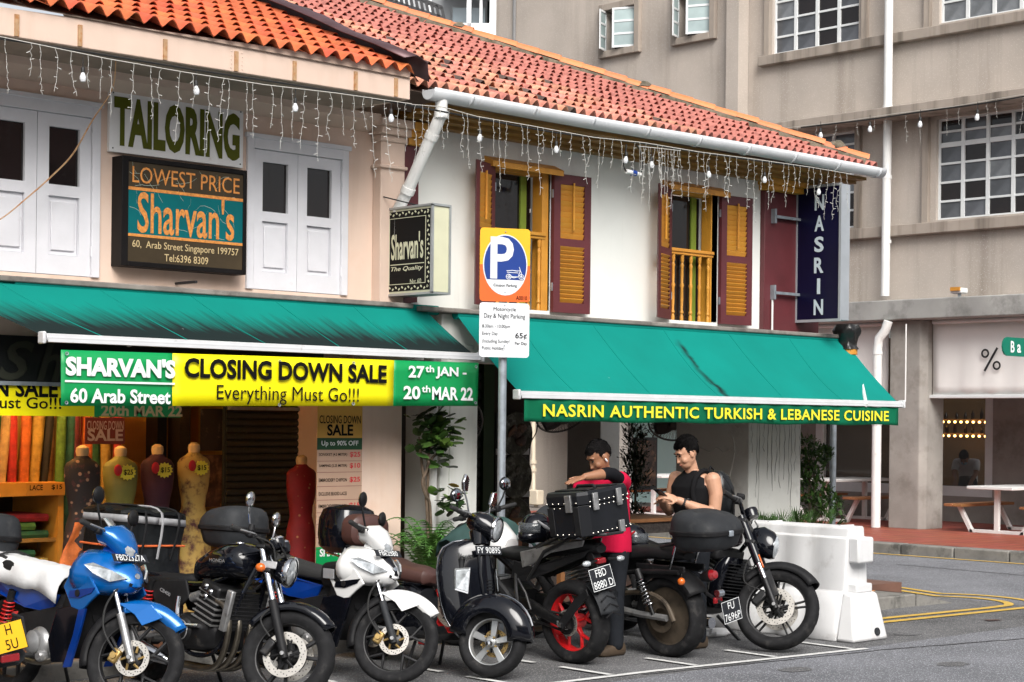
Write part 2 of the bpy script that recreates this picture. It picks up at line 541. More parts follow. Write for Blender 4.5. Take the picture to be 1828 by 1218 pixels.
# far pavement: kerb stones and red quarry tiles
for i in range(10):
 y0 = 11.6 + i * 0.9
 kb = MB().box(22.45 + random.uniform(-.01, .01), 22.72, y0, y0 + 0.885, -0.05, 0.15 + random.uniform(-.005, .008))
 struct('kerb_stone', kb, 'kerb', bevel=0.02)
struct('kerb_run', MB().box(22.46, 22.72, 20.6, 60, -0.05, 0.15), 'kerb')
struct('far_pavement', MB().box(22.72, 34, 5, 60, -0.05, 0.142), 'grout', smooth=False)
far_tiles = bpy.data.objects['far_pavement']
tb = MB().box(-0.147, 0.147, -0.147, 0.147, -0.006, 0.008)
tme = tb.mesh('tile', 'red_tile', smooth=False)
rest = MB()
cnt = 0
cand = []
for i in range(22):
 for j in range(40):
  x, y = 22.88 + i * 0.3, 13.3 + j * 0.3
  cand.append((x, y))
vis = [(x, y) for x, y in cand if (x < 26.4 and y < 18.5)]
for x, y in cand:
 if (x, y) in vis and cnt < 290:
  inst('tile', tme, far_tiles, (x, y, 0.144)); cnt += 1
 else:
  rest.box(x - .147, x + .147, y - .147, y + .147, 0.138, 0.152)
build(rest, 'tile_field', 'red_tile', far_tiles, smooth=False, kind='stuff')
# ------------------------------------------------------------------ wall with openings
def wall(mb, o, u, v, d, U, V, holes, T):
 """slab in the plane (o,u,v), U x V metres, thickness T along d, with rectangular openings (u0,u1,v0,v1)"""
 o, u, v, d = Vector(o), Vector(u), Vector(v), Vector(d)
 us = sorted({0.0, U} | {h[0] for h in holes} | {h[1] for h in holes})
 vs_ = sorted({0.0, V} | {h[2] for h in holes} | {h[3] for h in holes})
 us = [k for k in us if 0 <= k <= U]; vs_ = [k for k in vs_ if 0 <= k <= V]
 P = lambda a, b, t=0.0: o + u * a + v * b + d * t
 for i in range(len(us) - 1):
  for j in range(len(vs_) - 1):
   a0, a1, b0, b1 = us[i], us[i + 1], vs_[j], vs_[j + 1]
   ca, cb = (a0 + a1) / 2, (b0 + b1) / 2
   if any(h[0] < ca < h[1] and h[2] < cb < h[3] for h in holes):
    continue
   mb.add([P(a0, b0), P(a1, b0), P(a1, b1), P(a0, b1)], [(0, 1, 2, 3)])
   mb.add([P(a0, b0, T), P(a1, b0, T), P(a1, b1, T), P(a0, b1, T)], [(3, 2, 1, 0)])
 for h in list(holes) + [(0, U, 0, V)]:
  a0, a1, b0, b1 = h
  for q in (((a0, b0), (a1, b0)), ((a1, b0), (a1, b1)), ((a1, b1), (a0, b1)), ((a0, b1), (a0, b0))):
   (p0, q0), (p1, q1) = q
   mb.add([P(p0, q0), P(p1, q1), P(p1, q1, T), P(p0, q0, T)], [(0, 1, 2, 3)])
 return mb
# ------------------------------------------------------------------ pink shophouse (left)
FY = 12.6
ps = thing('pink_shophouse', 'pink two-storey shophouse with orange tiled roof and white shuttered windows', 'shophouse', (8.0, 12.6, 0))
w = MB()
wall(w, (2.0, FY, 2.93), UX, UZ, UY, 8.53, 1.95, [(4.39, 5.48, 0.07, 1.42), (6.89, 7.98, 0.07, 1.36)], 0.25)
build(w, 'wall', 'pink_wall', ps, smooth=False)
pl = MB().box(10.27, 10.55, 12.48, 12.598, 2.93, 4.46)
pl.box(10.25, 10.57, 12.46, 12.599, 4.40, 4.46).box(10.23, 10.58, 12.42, 12.599, 4.46, 4.53).box(10.2, 10.59, 12.38, 12.599, 4.53, 4.60)
pl.box(10.24, 10.56, 12.45, 12.599, 4.16, 4.19)
build(pl, 'pilaster', 'pink_trim', ps, bevel=0.008)
cm = MB()
prof = [(12.6, 4.48), (12.55, 4.49), (12.5, 4.53), (12.42, 4.56), (12.4, 4.62), (12.6, 4.63)]
cm.loft([[(2.0, y, z) for y, z in prof], [(10.2, y, z) for y, z in prof]])
build(cm, 'cornice', 'pink_trim', ps)
so = MB().box(2.0, 9.86, 11.66, 12.6, 4.615, 4.64)
build(so, 'soffit', 'soffit', ps)
fa = MB()
fa.add([(2.0, 11.62, 4.53), (9.87, 11.62, 4.61), (9.87, 11.62, 4.885), (2.0, 11.62, 4.64),
  (2.0, 11.66, 4.53), (9.87, 11.66, 4.61), (9.87, 11.66, 4.885), (2.0, 11.66, 4.64)],
       [(0, 1, 2, 3), (7, 6, 5, 4), (0, 4, 5, 1), (1, 5, 6, 2), (2, 6, 7, 3), (3, 7, 4, 0)])
fa.add([(9.83, 11.66, 4.61), (9.87, 11.66, 4.61), (9.87, 12.5, 4.62), (9.83, 12.5, 4.62), (9.83, 11.66, 4.88), (9.87, 11.66, 4.88), (9.87, 12.5, 5.2), (9.83, 12.5, 5.2)],
       [(0, 3, 2, 1), (4, 5, 6, 7), (1, 2, 6, 5), (2, 3, 7, 6), (3, 0, 4, 7), (0, 1, 5, 4)])
build(fa, 'fascia', 'pink_trim', ps, smooth=False, bevel=0.006)
mm('peg_wood', (0.42, 0.26, 0.14), 0.8, var=0.2, vs=20, stain=((0.35, 0.13, 0.03), 0.8, 25, 0.5))
for px in (29, 142, 294, 421, 525, 634, 706):
 x = {29: 6.222, 142: 6.724, 294: 7.445, 421: 8.091, 525: 8.653, 634: 9.276, 706: 9.709}[px]
 zb = 4.53 + (x - 2.0) / 7.87 * 0.08
 build(MB().box(x - .016, x + .016, 11.605, 11.622, zb + .005, zb + .16), 'peg', 'peg_wood', ps, smooth=False)
for x in (8.05, 8.15):
 for k in range(6):
  rv = MB().ell((x + random.uniform(-.004, .004), 11.618, 4.62 + k * 0.032), (.006, .004, .006), 6, 4)
  build(rv, 'rivet', 'pink_trim', ps)
build(MB().box(2.0, 10.5, 12.28, 12.598, 2.9, 2.945), 'ledge', 'ledge', ps, bevel=0.01)
build(MB().box(2.0, 10.5, 12.5, 12.85, 2.35, 2.89), 'lintel', 'pink_wall', ps, smooth=False)
build(MB().box(9.93, 10.5, 12.42, 12.95, 0.12, 2.88), 'column', 'pink_wall', ps, bevel=0.012)
build(MB().box(2.0, 10.5, 12.86, 15.2, 2.8, 2.9), 'walkway_ceiling', 'ceiling', ps, smooth=False)
def white_window(px, x0, x1, z0, z1):
 """pair of panelled leaves, each with a small dark pane above and a raised panel below"""
 f = MB()
 fw = 0.07
 f.box(x0, x0 + fw, 12.575, 12.68, z0, z1).box(x1 - fw, x1, 12.575, 12.68, z0, z1).box(x0 + fw, x1 - fw, 12.574, 12.68, z1 - fw * 1.3, z1)
 f.box(x0 - 0.02, x1 + 0.02, 12.56, 12.6, z1 - 0.005, z1 + 0.035)
 win = build(f, 'window', 'white_wood', ps, bevel=0.004)
 mid = (x0 + x1) / 2
 for a, b in ((x0 + fw + .004, mid - .003), (mid + .003, x1 - fw - .004)):
  w_ = b - a
  t = 0.1
  h0, h1 = z0 + 0.005, z1 - fw * 1.3 - 0.004
  pz0, pz1 = h0 + (h1 - h0) * 0.56, h1 - 0.1          # pane
  qz0, qz1 = h0 + 0.15, h0 + (h1 - h0) * 0.49          # panel
  l = MB()
  wall(l, (a, 12.60, h0), UX, UZ, UY, w_, h1 - h0, [(t, w_ - t, pz0 - h0, pz1 - h0), (t, w_ - t, qz0 - h0, qz1 - h0)], 0.045)
  leaf = build(l, 'leaf', 'white_wood', win, bevel=0.004, smooth=False)
  build(MB().box(a + t, b - t, 12.63, 12.636, pz0, pz1), 'pane', 'glass_dark', win, smooth=False)
  p = MB().box(a + t + .002, b - t - .002, 12.628, 12.64, qz0 + .002, qz1 - .002)
  p.box(a + t + .03, b - t - .03, 12.612, 12.628, qz0 + .04, qz1 - .04)
  build(p, 'panel', 'white_wood', win, bevel=0.006)
  for zz in (h0 + 0.2, h1 - 0.15):
   h = MB().cyl(((a - .004) if a < mid - .1 else (b + .004), 12.585, zz - .04), ((a - .004) if a < mid - .1 else (b + .004), 12.585, zz + .04), .008, n=6)
   build(h, 'hinge', 'white_wood', win)
white_window(0, 6.39, 7.478, 3.0, 4.35)
white_window(1, 8.89, 9.98, 3.0, 4.29)
# roof tiles ---------------------------------------------------------
def tile_mesh(name, mat, w, L, hgt, n=8, thick=0.03, vee=False):
 mb = MB()
 top, low, lip = [], [], []
 for i in range(n + 1):
  x = -w / 2 + w * i / n
  t = i / n
  z = hgt * (0.5 - 0.5 * math.cos(2 * PI * t)) ** (0.8 if not vee else 0.6)
  if vee:
   z = hgt * (1 - abs(2 * t - 1))
  zl = z + .005 + thick * (z / hgt); low.append((x, 0, zl)); top.append((x, L, z - 0.008)); lip.append((x, 0.003, zl - .008))
 mb.sheet([lip, low, top])
 return mb.mesh(name, mat, smooth=True, angle=50, recalc=False)
def roof(parent, mats, w, e, hgt, x0, zf, y0, slope, xmax, nrows, ncols, limit, xmin=None, thick=.02, darkp=0.0, jit=0.004, kindname='tile', vee=False):
 ang = math.atan(slope)
 ms = [tile_mesh('tile', m_, w * 1.03, e * 1.22, hgt, vee=vee, thick=thick) for m_ in mats]
 spots = []
 for r in range(nrows):
  s = r * e * math.cos(ang)
  y = y0 + s
  z = zf + s * slope
  rj = random.uniform(-.2, .2) * w if thick > .02 else 0.0
  for c_ in range(ncols):
   x = x0 + (c_ + 0.5) * w + rj
   if x > xmax(y) or (xmin and x < xmin(y)):
    continue
   spots.append((x, y, z))
 spots.sort(key=lambda p: p[0] ** 2 + p[1] ** 2)
 rest = MB()
 for i, (x, y, z) in enumerate(spots):
  x += random.uniform(-jit, jit); z += random.uniform(0, jit)
  k = 1 if (random.random() < darkp and len(ms) > 1) else 0
  ra = ang + random.uniform(-.012, .012)
  rz = random.uniform(-.015, .015)
  if i < limit:
   inst('tile', ms[k], parent, (x, y, z), (ra, 0, rz))
  else:
   mt = Matrix.Translation((x, y, z)) @ Matrix.Rotation(rz, 4, 'Z') @ Matrix.Rotation(ra, 4, 'X')
   me = ms[0]
   rest.add([mt @ v.co for v in me.vertices], [tuple(p.vertices) for p in me.polygons])
 if rest.v:
  build(rest, 'tile_field', mats[0], parent, recalc=False, kind='stuff')
r1 = MB()
r1.add([(2.0, 11.6, 4.79), (9.86, 11.6, 4.79), (9.86, 17, 7.03), (2.0, 17, 7.03)], [(0, 1, 2, 3)])
roof1 = build(r1, 'roof', 'soffit', ps, smooth=False)
roof(roof1, ['tile_orange'], 0.155, 0.27, 0.05, 4.9, 4.815, 11.56, 0.415, lambda y: 9.84, 14, 33, 300, xmin=lambda y: 4.6)
fl = MB()
pts = [(9.72 + .01 * math.sin(k * 1.7), 11.52 + k * 0.42, 4.93 + .415 * k * 0.42 + 0.008 * math.sin(k * 2.3)) for k in range(13)]
fl.sheet([pts, [(p[0] + .14, p[1], p[2] + .03 + .01 * math.sin(p[1] * 5)) for p in pts], [(p[0] + .27, p[1] + .02, p[2] - .0) for p in pts], [(p[0] + .29, p[1] + .02, p[2] - .16) for p in pts]])
build(fl, 'flashing', 'flashing', ps, solid=0.008)
# ------------------------------------------------------------------ white shophouse (right, at the corner)
wsh = thing('white_shophouse', 'white corner shophouse with mustard louvred shutters and weathered pink roof tiles', 'shophouse', (13.5, 12.6, 0))
w = MB()
wall(w, (10.735, FY, 2.93), UX, UZ, UY, 5.1, 1.72, [(1.02, 1.77, 0.06, 1.42), (3.575, 4.27, 0.06, 1.44)], 0.25)
build(w, 'wall', 'white_wall', wsh, smooth=False)
build(MB().box(10.555, 10.733, 12.5, 12.8, 2.93, 4.47), 'pilaster', 'maroon', wsh, bevel=0.005)
build(MB().box(10.57, 10.78, 12.42, 12.6, 4.47, 4.52).box(10.57, 10.82, 12.38, 12.6, 4.52, 4.6).box(10.58, 10.76, 12.46, 12.6, 4.4, 4.47), 'pilaster_capital', 'ochre', wsh, bevel=0.006)
build(MB().box(15.84, 16.85, 12.54, 12.9, 2.93, 4.5).box(16.6, 16.85, 12.9, 26, 2.93, 4.66), 'corner_wall', 'maroon', wsh, bevel=0.006)
build(MB().box(15.8, 16.92, 12.44, 12.6, 4.5, 4.56).box(15.78, 16.95, 12.38, 12.6, 4.56, 4.63), 'corner_capital', 'ochre', wsh, bevel=0.006)
ev = MB()
for k, (y, z) in enumerate(((12.55, 4.6), (12.42, 4.63), (12.28, 4.66), (12.14, 4.69))):
 ev.box(10.45, 17.0, y - .135, y, z - .012, z + .02)
build(ev, 'eaves_board', 'ochre_dark', wsh, smooth=False)
build(MB().box(10.5, 17.0, 12.58, 12.84, 4.61, 4.72), 'wall_plate', 'ochre', wsh, smooth=False)
r2 = MB()
r2.add([(9.9, 12.0, 4.78), (17.0, 12.0, 4.78), (11.5, 17.5, 7.2), (9.9, 17.5, 7.2)], [(0, 1, 2, 3)])
r2.add([(17.0, 12.0, 4.78), (17.0, 26, 4.78), (11.5, 20.5, 7.2), (11.5, 17.5, 7.2)], [(0, 1, 2, 3)])
roof2 = build(r2, 'roof', 'soffit', wsh, smooth=False)
roof(roof2, ['tile_pink', 'tile_mossy'], 0.125, 0.26, 0.045, 9.95, 4.8, 11.93, 0.44, lambda y: 16.98 - (y - 12.0), 23, 57, 300, darkp=0.06, jit=0.012, thick=.026)
# a few slipped tiles along the party line
for k in range(6):
 me = tile_mesh('tile', 'tile_pink' if k % 2 else 'tile_mossy', 0.2, 0.45, 0.07)
 inst('tile', me, roof2, (10.0 + k * 0.09, 11.95 + k * 0.03, 4.8 + .05 + random.uniform(0, .03)), (0.3, random.uniform(-.2, .2), -0.5 + random.uniform(-.2, .2)))
# hip: mortar bed and cap tiles
hd = Vector((-1, 1, 0.44)).normalized()
hs0 = Vector((16.98, 12.02, 4.86))
mo = MB()
rings = []
for k in range(60):
 p = hs0 + hd * (k * 0.14)
 s_ = Vector((1, 1, 0)).normalized()
 j = lambda: random.uniform(-.012, .012)
 rings.append([p - s_ * (0.13 + j()) + Vector((0, 0, -.06)), p - s_ * (0.1 + j()) + Vector((0, 0, .05)), p + s_ * 0.1 + Vector((0, 0, .06)), p + s_ * (0.14) + Vector((0, 0, -.1))])
mo.loft(rings)
build(mo, 'hip_mortar', 'mortar', roof2)
cap = MB()
prof = []
rings = []
for (t, rr) in ((0, 0.105), (0.29, 0.088)):
 rings.append([Vector((t, math.cos(a) * rr, math.sin(a) * rr * 0.75)) for a in [PI * i / 8 for i in range(9)]])
cap.sheet(rings)
cap.sheet([[p * 1.0 + Vector((0, 0, 0)) for p in rings[0]], [Vector((0.004, p.y * 0.86, p.z * 0.86)) for p in rings[0]]])
cme = cap.mesh('cap_tile', 'tile_cap', recalc=False)
q = hd.to_track_quat('X', 'Z').to_euler()
for k in range(31):
 p = hs0 + hd * (k * 0.262 - 0.03) + Vector((0, 0, 0.055 + random.uniform(-.006, .006)))
 inst('cap_tile', cme, roof2, p, (q[0] + random.uniform(-.04, .04), q[1], q[2] + random.uniform(-.02, .02)))
for p in ((16.665, 13.9, 4.962), (15.2, 13.8, 5.72), (13.7, 15.3, 6.38), (16.75, 12.25, 5.06)):
 lump = MB()
 lump.ell((p[0] if p[0] > 0 else 15, p[1], p[2]), (0.11, 0.11, 0.06), 10, 6)
 for i in range(len(lump.v)):
  lump.v[i] += Vector((random.uniform(-.02, .02),) * 3)
 if p[0] in (15.2, 13.7, 16.75):
  build(lump, 'mortar_lump', 'mortar', roof2)
# gutter and brackets
def gutter_run(x0, x1, y, z, r):
 g = MB()
 rings = []
 n = 30
 for k in range(n + 1):
  x = x0 + (x1 - x0) * k / n
  dz = -0.008 * math.sin(PI * k / n * 2)
  rings.append([(x, y + r * math.cos(a), z + dz + r * math.sin(a) + (0.012 if i in (0, 12) else 0)) for i, a in enumerate([PI + PI * i / 12 for i in range(13)])])
 g.sheet(rings)
 o = build(g, 'gutter', 'gutter', wsh, solid=0.008)
 e = MB().add([(x0 - .002, y + r * math.cos(PI + PI * i / 12), z + r * math.sin(PI + PI * i / 12)) for i in range(13)], [tuple(range(13))])
 build(e, 'gutter_end', 'gutter', o, smooth=False, solid=0.006)
 e = MB().add([(x1 + .002, y + r * math.cos(PI + PI * i / 12), z + r * math.sin(PI + PI * i / 12)) for i in range(13)], [tuple(range(13))])
 build(e, 'gutter_end', 'gutter', o, smooth=False, solid=0.006)
 for k in range(9):
  x = x0 + 0.45 + k * 0.78
  if x > x1 - .1:
   break
  c_ = MB()
  rr = r + 0.006
  c_.sheet([[(x + s_, y + rr * math.cos(PI + PI * i / 12), z + rr * math.sin(PI + PI * i / 12)) for i in range(13)] for s_ in (-.018, .018)])
  build(c_, 'gutter_joint', 'gutter', o, solid=0.006)
 return o
gutter_run(10.32, 17.12, 11.9, 4.79, 0.085)
dp = MB()
dp.tube([(10.47, 11.9, 4.72), (10.47, 11.9, 4.6), (10.465, 11.96, 4.5), (10.43, 12.3, 3.95), (10.43, 12.42, 3.8), (10.43, 12.42, 3.55)], 0.055, 12)
for p0, p1 in (((10.47, 11.9, 4.62), (10.47, 11.9, 4.56)), ((10.464, 12.0, 4.44), (10.46, 12.03, 4.39)), ((10.432, 12.28, 3.98), (10.43, 12.31, 3.93))):
 dp.cyl(p0, p1, 0.064, n=12)
build(dp, 'downpipe', 'pvc_white', wsh)
dp = MB()
dp.tube([(10.6, 12.4, 2.95), (10.6, 12.36, 2.8), (10.64, 12.3, 2.65), (10.7, 12.3, 2.5), (10.8, 12.35, 2.3), (10.8, 12.36, 0.1)], 0.05, 12)
dp.cyl((10.6, 12.37, 2.84), (10.605, 12.35, 2.78), 0.06, n=12)
build(dp, 'downpipe', 'pvc_white', wsh)
build(MB().box(10.55, 16.9, 12.22, 12.598, 2.88, 2.925), 'ledge', 'ledge', wsh, bevel=0.012)
build(MB().box(10.55, 16.85, 12.5, 12.8, 2.45, 2.88), 'lintel', 'white_wall', wsh, smooth=False)
# windows with mustard frames, balustrades and louvred maroon shutters
slat_mesh = {}
def louvre_leaf(win, hinge, ang, wd, z0, z1, side):
 """shutter leaf from its hinge; side -1 opens to the left, +1 to the right; ang away from the wall"""
 d = Vector((side * math.cos(ang), -math.sin(ang), 0))
 n = Vector((-math.sin(ang) * 1.0, -math.cos(ang) * 1.0 * 1, 0)) if side < 0 else Vector((math.sin(ang), -math.cos(ang), 0))
 o = Vector(hinge)
 H = z1 - z0
 st = 0.085
 split = 0.51
 l = MB()
 holes = [(st, wd - st, 0.1, H * split - 0.04), (st, wd - st, H * split + 0.035, H - 0.1)]
 wall(l, o + Vector((0, 0, z0)) , d, UZ, -n * -1, wd, H, holes, 0.04)
 leaf = build(l, 'shutter', 'maroon', wsh, smooth=False, bevel=0.003)
 rotz = math.atan2(d.y, d.x)
 key = round(wd, 3)
 if key not in slat_mesh:
  slat_mesh[key] = MB().box(st - .004, wd - st + .004, -0.004, 0.004, -0.027, 0.027).mesh('slat', 'ochre', smooth=False)
 def slats(za, zb, m_, tilt):
  for k in range(m_):
   zz = za + (zb - za) * (k + 0.5) / m_
   p = o + Vector((0, 0, z0 + zz)) + n * 0.02
   inst('slat', slat_mesh[key], leaf, p, (tilt if side < 0 else tilt, 0, rotz))
 tl = R(38) if side > 0 else R(-38)
 slats(0.1, H * split - 0.04, 13, tl)
 slats(H * split + 0.035, H - 0.1, 10, tl * 0.6)
 rod = MB()
 c_ = o + d * (wd / 2) + n * 0.055
 rod.cyl(c_ + Vector((0, 0, z0 + H * split + 0.12)), c_ + Vector((0, 0, z1 - 0.08)), 0.011, n=6)
 build(rod, 'tilt_rod', 'ochre', leaf)
 for zz in (z0 + 0.25, z1 - 0.2):
  build(MB().obox(o + n * 0.02 + Vector((0, 0, zz)), (0.02, 0.02, 0.08)), 'hinge', 'galvanised', leaf)
bal = MB().lathe([(0.0, 0), (0.02, 0), (0.02, 0.06), (0.012, 0.08), (0.022, 0.1), (0.014, 0.13), (0.018, 0.25), (0.016, 0.36), (0.024, 0.39), (0.014, 0.42), (0.018, 0.5), (0.016, 0.58), (0.022, 0.6), (0.012, 0.63), (0.02, 0.65), (0.02, 0.72), (0, 0.72)], n=10).mesh('baluster', 'ochre')
def mustard_window(x0, x1, ztop, la, lw, rw):
 z0 = 2.99
 f = MB()
 f.box(x0, x0 + .05, 12.62, 12.74, z0, ztop).box(x1 - .11, x1 - .0, 12.6, 12.74, z0, ztop).box(x0 + .05, x1 - .11, 12.62, 12.74, ztop - .06, ztop)
 win = build(f, 'window', 'ochre', wsh, smooth=False, bevel=0.004)
 build(MB().add([(x0 - .12, 12.47, ztop + .0), (x1 + .06, 12.47, ztop), (x1 + .06, 12.6, ztop + .06), (x0 - .12, 12.6, ztop + .06),
     (x0 - .12, 12.47, ztop - .055), (x1 + .06, 12.47, ztop - .055), (x1 + .06, 12.6, ztop - .03), (x0 - .12, 12.6, ztop - .03)],
                   [(0, 1, 2, 3), (4, 7, 6, 5), (0, 4, 5, 1), (1, 5, 6, 2), (2, 6, 7, 3), (3, 7, 4, 0)]), 'window_hood', 'ochre', win, smooth=False, bevel=0.004)
 build(MB().box(x1 - .26, x1 - .18, 12.752, 12.772, z0, ztop - .06), 'inner_jamb', 'green_paint', win, smooth=False)
 build(MB().box(x0 + .05, x1 - .11, 12.775, 12.78, z0, ztop - .06), 'pane', 'glass_dark', win, smooth=False)
 rl = MB().box(x0 + .02, x1 - .07, 12.58, 12.66, 3.72, 3.755).box(x0 + .02, x1 - .07, 12.595, 12.645, 3.69, 3.72)
 build(rl, 'rail', 'ochre', win, bevel=0.006)
 nb = 5
 for k in range(nb):
  inst('baluster', bal, win, (x0 + .09 + (x1 - x0 - .22) * k / (nb - 1), 12.62, 2.975))
 louvre_leaf(win, (x0 + .0, 12.585, 0), la, lw, z0, ztop - .03, -1)
 louvre_leaf(win, (x1 + .0, 12.585, 0), R(4), rw, z0 - .01, ztop - .02, 1)
mustard_window(11.755, 12.53, 4.37, R(24), 0.45, 0.49)
mustard_window(14.31, 15.1, 4.4, R(24), 0.45, 0.49)
# ground floor of the white shophouse
build(MB().box(10.9, 11.36, 12.35, 12.85, 0.12, 2.88), 'column', 'white_wall', wsh, bevel=0.01)
build(MB().box(11.0, 11.28, 12.33, 12.352, 0.5, 2.6), 'column_panel', 'white_wall', wsh, bevel=0.006)
build(MB().box(10.55, 17.0, 12.8, 26, 2.78, 2.88), 'walkway_ceiling', 'ceiling', wsh, smooth=False)
mm('cracked_paint', (0.56, 0.56, 0.53), 0.85, var=0.06, vs=3, bump=0.3, bs=18, stain=((0.36, 0.35, 0.33), 0.6, 3, 0.58))
crp = MB().box(15.368, 16.293, 12.35, 13.4, 0.12, 2.78)
cpil = build(crp, 'corner_pillar', 'cracked_paint', wsh, bevel=0.012)
mm('crack', (0.05, 0.048, 0.045), 0.9)
x_a, x_b = 15.368, 16.293
for k in range(13):
 x = x_a + 0.05 + (x_b - x_a - 0.08) * (k + random.uniform(-.25, .25)) / 12
 zt = random.uniform(2.3, 2.7); zb = random.uniform(0.9, 1.6)
 l, r_ = [], []
 n = 16
 for i in range(n + 1):
  xx = min(x_b - .01, max(x_a + .01, x + random.uniform(-.01, .01) + (i / n) * random.uniform(-.02, .02)))
  ww = random.uniform(.001, .0045)
  z = zt + (zb - zt) * i / n
  l.append((xx - ww, 12.3475, z)); r_.append((xx + ww, 12.3475, z))
 build(MB().strip(l, r_), 'paint_crack', 'crack', cpil, smooth=False)
# swirl relief on the pillar's inner side
for pts in ([(12.55, 2.2), (12.75, 2.26), (12.95, 2.24), (13.1, 2.1), (13.0, 2.0)], [(12.5, 1.85), (12.7, 1.95), (12.95, 1.97), (13.2, 1.9), (13.3, 2.0), (13.15, 2.06)],
   [(12.5, 1.55), (12.6, 1.62), (12.7, 1.58), (12.8, 1.63), (12.9, 1.58), (13.05, 1.62), (13.2, 1.55)], [(12.6, 1.8), (12.55, 1.6), (12.62, 1.3)]):
 t = MB().tube([(x_a - .002, y, z) for y, z in pts], 0.009, 6, smooth=5)
 build(t, 'relief_swirl', 'cracked_paint', cpil)
# ------------------------------------------------------------------ grey corner building across the side street (faces -X)
gb = thing('grey_building', 'grey roughcast building with white gridded windows across the side street', 'building', (26, 18, 0))
VY = Vector((0, -1, 0))
GX = 26.0
def Wy(y): return 34.0 - y      # distance along the wall from its far end (Y = 34)
holes = [(Wy(20.46), Wy(18.56), 8.62 - 4.0, 10.4 - 4.0), (Wy(16.93), Wy(13.4), 8.65 - 4.0, 10.4 - 4.0), (Wy(16.96), Wy(13.4), 5.35 - 4.0, 7.05 - 4.0), (Wy(19.6), Wy(18.6), 5.35 - 4.0, 7.05 - 4.0)]
w = MB()
wall(w, (GX, 21.3, 4.0), VY, UZ, UX, 14.3, 10, [(h[0] - 12.7, h[1] - 12.7, h[2], h[3]) for h in holes], 0.3)
build(w, 'wall', 'render_grey', gb, smooth=False)
w = MB()
wall(w, (GX - 0.12, 27.35, 3.0), VY, UZ, UX, 6.05, 11, [(27.35 - 24.5, 27.35 - 23.68, 9.22 - 3, 10.02 - 3), (27.35 - 22.6, 27.35 - 21.78, 9.2 - 3, 10.02 - 3)], 0.35)
build(w, 'wall', 'render_grey', gb, smooth=False)
build(MB().box(GX - 0.12, GX + 10, 27.353, 27.7, 0, 14), 'wall', 'render_grey', gb, smooth=False)
build(MB().box(GX - 0.3, GX - 0.01, 21.0, 21.29, 3.5, 14), 'pilaster', 'render_grey', gb, smooth=False)
build(MB().box(GX - 0.13, GX - 0.002, 7.0, 20.69, 8.42, 8.6), 'sill_band', 'render_trim', gb, bevel=0.015)
build(MB().box(GX - 0.14, GX - 0.002, 7.0, 18.9, 5.12, 5.31), 'sill_band', 'render_trim', gb, bevel=0.015)
build(MB().box(GX - 0.55, GX - 0.002, 7.0, 20.2, 7.09, 7.26), 'sunshade', 'render_trim', gb, bevel=0.015)
build(MB().box(GX - 0.35, GX + 2.6, 5.0, 30.0, 3.68, 4.02), 'canopy_slab', 'slab_concrete', gb, bevel=0.02)
for y in (20.55, 18.42, 17.15):
 build(MB().box(GX - 0.09, GX - 0.002, y - .08, y + .03, 8.6, 12), 'window_fin', 'render_trim', gb, smooth=False)
for y in (18.5, 17.12):
 build(MB().box(GX - 0.09, GX - 0.002, y - .05, y + .06, 5.31, 7.09), 'window_fin', 'render_trim', gb, smooth=False)
mm('glass_teal', (0.52, 0.74, 0.72), 0.3, var=0.06, vs=1)
mm('lane_wall', (0.52, 0.52, 0.5), 0.9, var=0.15, vs=1.2, bump=0.3, bs=40)
mm('frame_white', (0.7, 0.72, 0.72), 0.5, var=0.05)
mm('pane_grey', (0.085, 0.09, 0.1), 0.1, var=0.5, vs=1.7, rnd=0.25, spec=0.6)
mm('pane_dim', (0.16, 0.17, 0.18), 0.12, var=0.4, vs=3)
mm('pane_pale', (0.34, 0.42, 0.42), 0.2, var=0.15, vs=2, rnd=0.15)
pane_cache = {}
def pane_me(w_, h_, mat):
 k = (round(w_, 3), round(h_, 3), mat)
 if k not in pane_cache:
  pane_cache[k] = MB().box(-0.004, 0.004, -w_ / 2, w_ / 2, -h_ / 2, h_ / 2).mesh('pane', mat, smooth=False)
 return pane_cache[k]
def grid_window(parent, y1, z0, wds, hts, x=GX + 0.1, fr=0.035, bar=0.018, mat='pane_grey', extra=None):
 """gridded steel window: from y1 (far side) towards -Y; column widths, row heights from the bottom"""
 f = MB()
 W_, H_ = sum(wds), sum(hts)
 f.box(x - .03, x + .03, y1 - fr, y1, z0, z0 + H_).box(x - .03, x + .03, y1 - W_, y1 - W_ + fr, z0, z0 + H_)
 f.box(x - .031, x + .031, y1 - W_ + fr, y1 - fr, z0, z0 + fr).box(x - .031, x + .031, y1 - W_ + fr, y1 - fr, z0 + H_ - fr, z0 + H_)
 a = 0
 for i, wv in enumerate(wds[:-1]):
  a += wv
  f.box(x - .034, x + .028, y1 - a - .03, y1 - a + .03, z0 + fr, z0 + H_ - fr)
 b = 0
 for j, hv in enumerate(hts[:-1]):
  b += hv
  bb = bar if not (extra and j in extra) else 0.04
  f.box(x - .022, x + .02, y1 - W_ + fr, y1 - fr, z0 + b - bb, z0 + b + bb)
 win = build(f, 'window', 'frame_white', parent, smooth=False)
 a = 0
 for wv in wds:
  b = 0
  for hv in hts:
   inst('pane', pane_me(wv - .05, hv - .03, random.choice((mat, mat, mat, 'glass_dark', 'glass_dark', 'pane_dim'))), win, (x + .005, y1 - a - wv / 2, z0 + b + hv / 2), (0, random.uniform(-.01, .01), random.uniform(-.01, .01)))
   b += hv
  a += wv
 return win
grid_window(gb, 20.46, 8.62, [.475] * 4, [.32] * 5)
grid_window(gb, 16.93, 8.65, [.5] * 7, [.36] * 5)
grid_window(gb, 16.96, 5.35, [.47] * 7, [.315] * 4 + [.22, .22], extra=(3,))
grid_window(gb, 19.6, 5.35, [.48] * 2, [.315] * 4 + [.22, .22], extra=(3,))
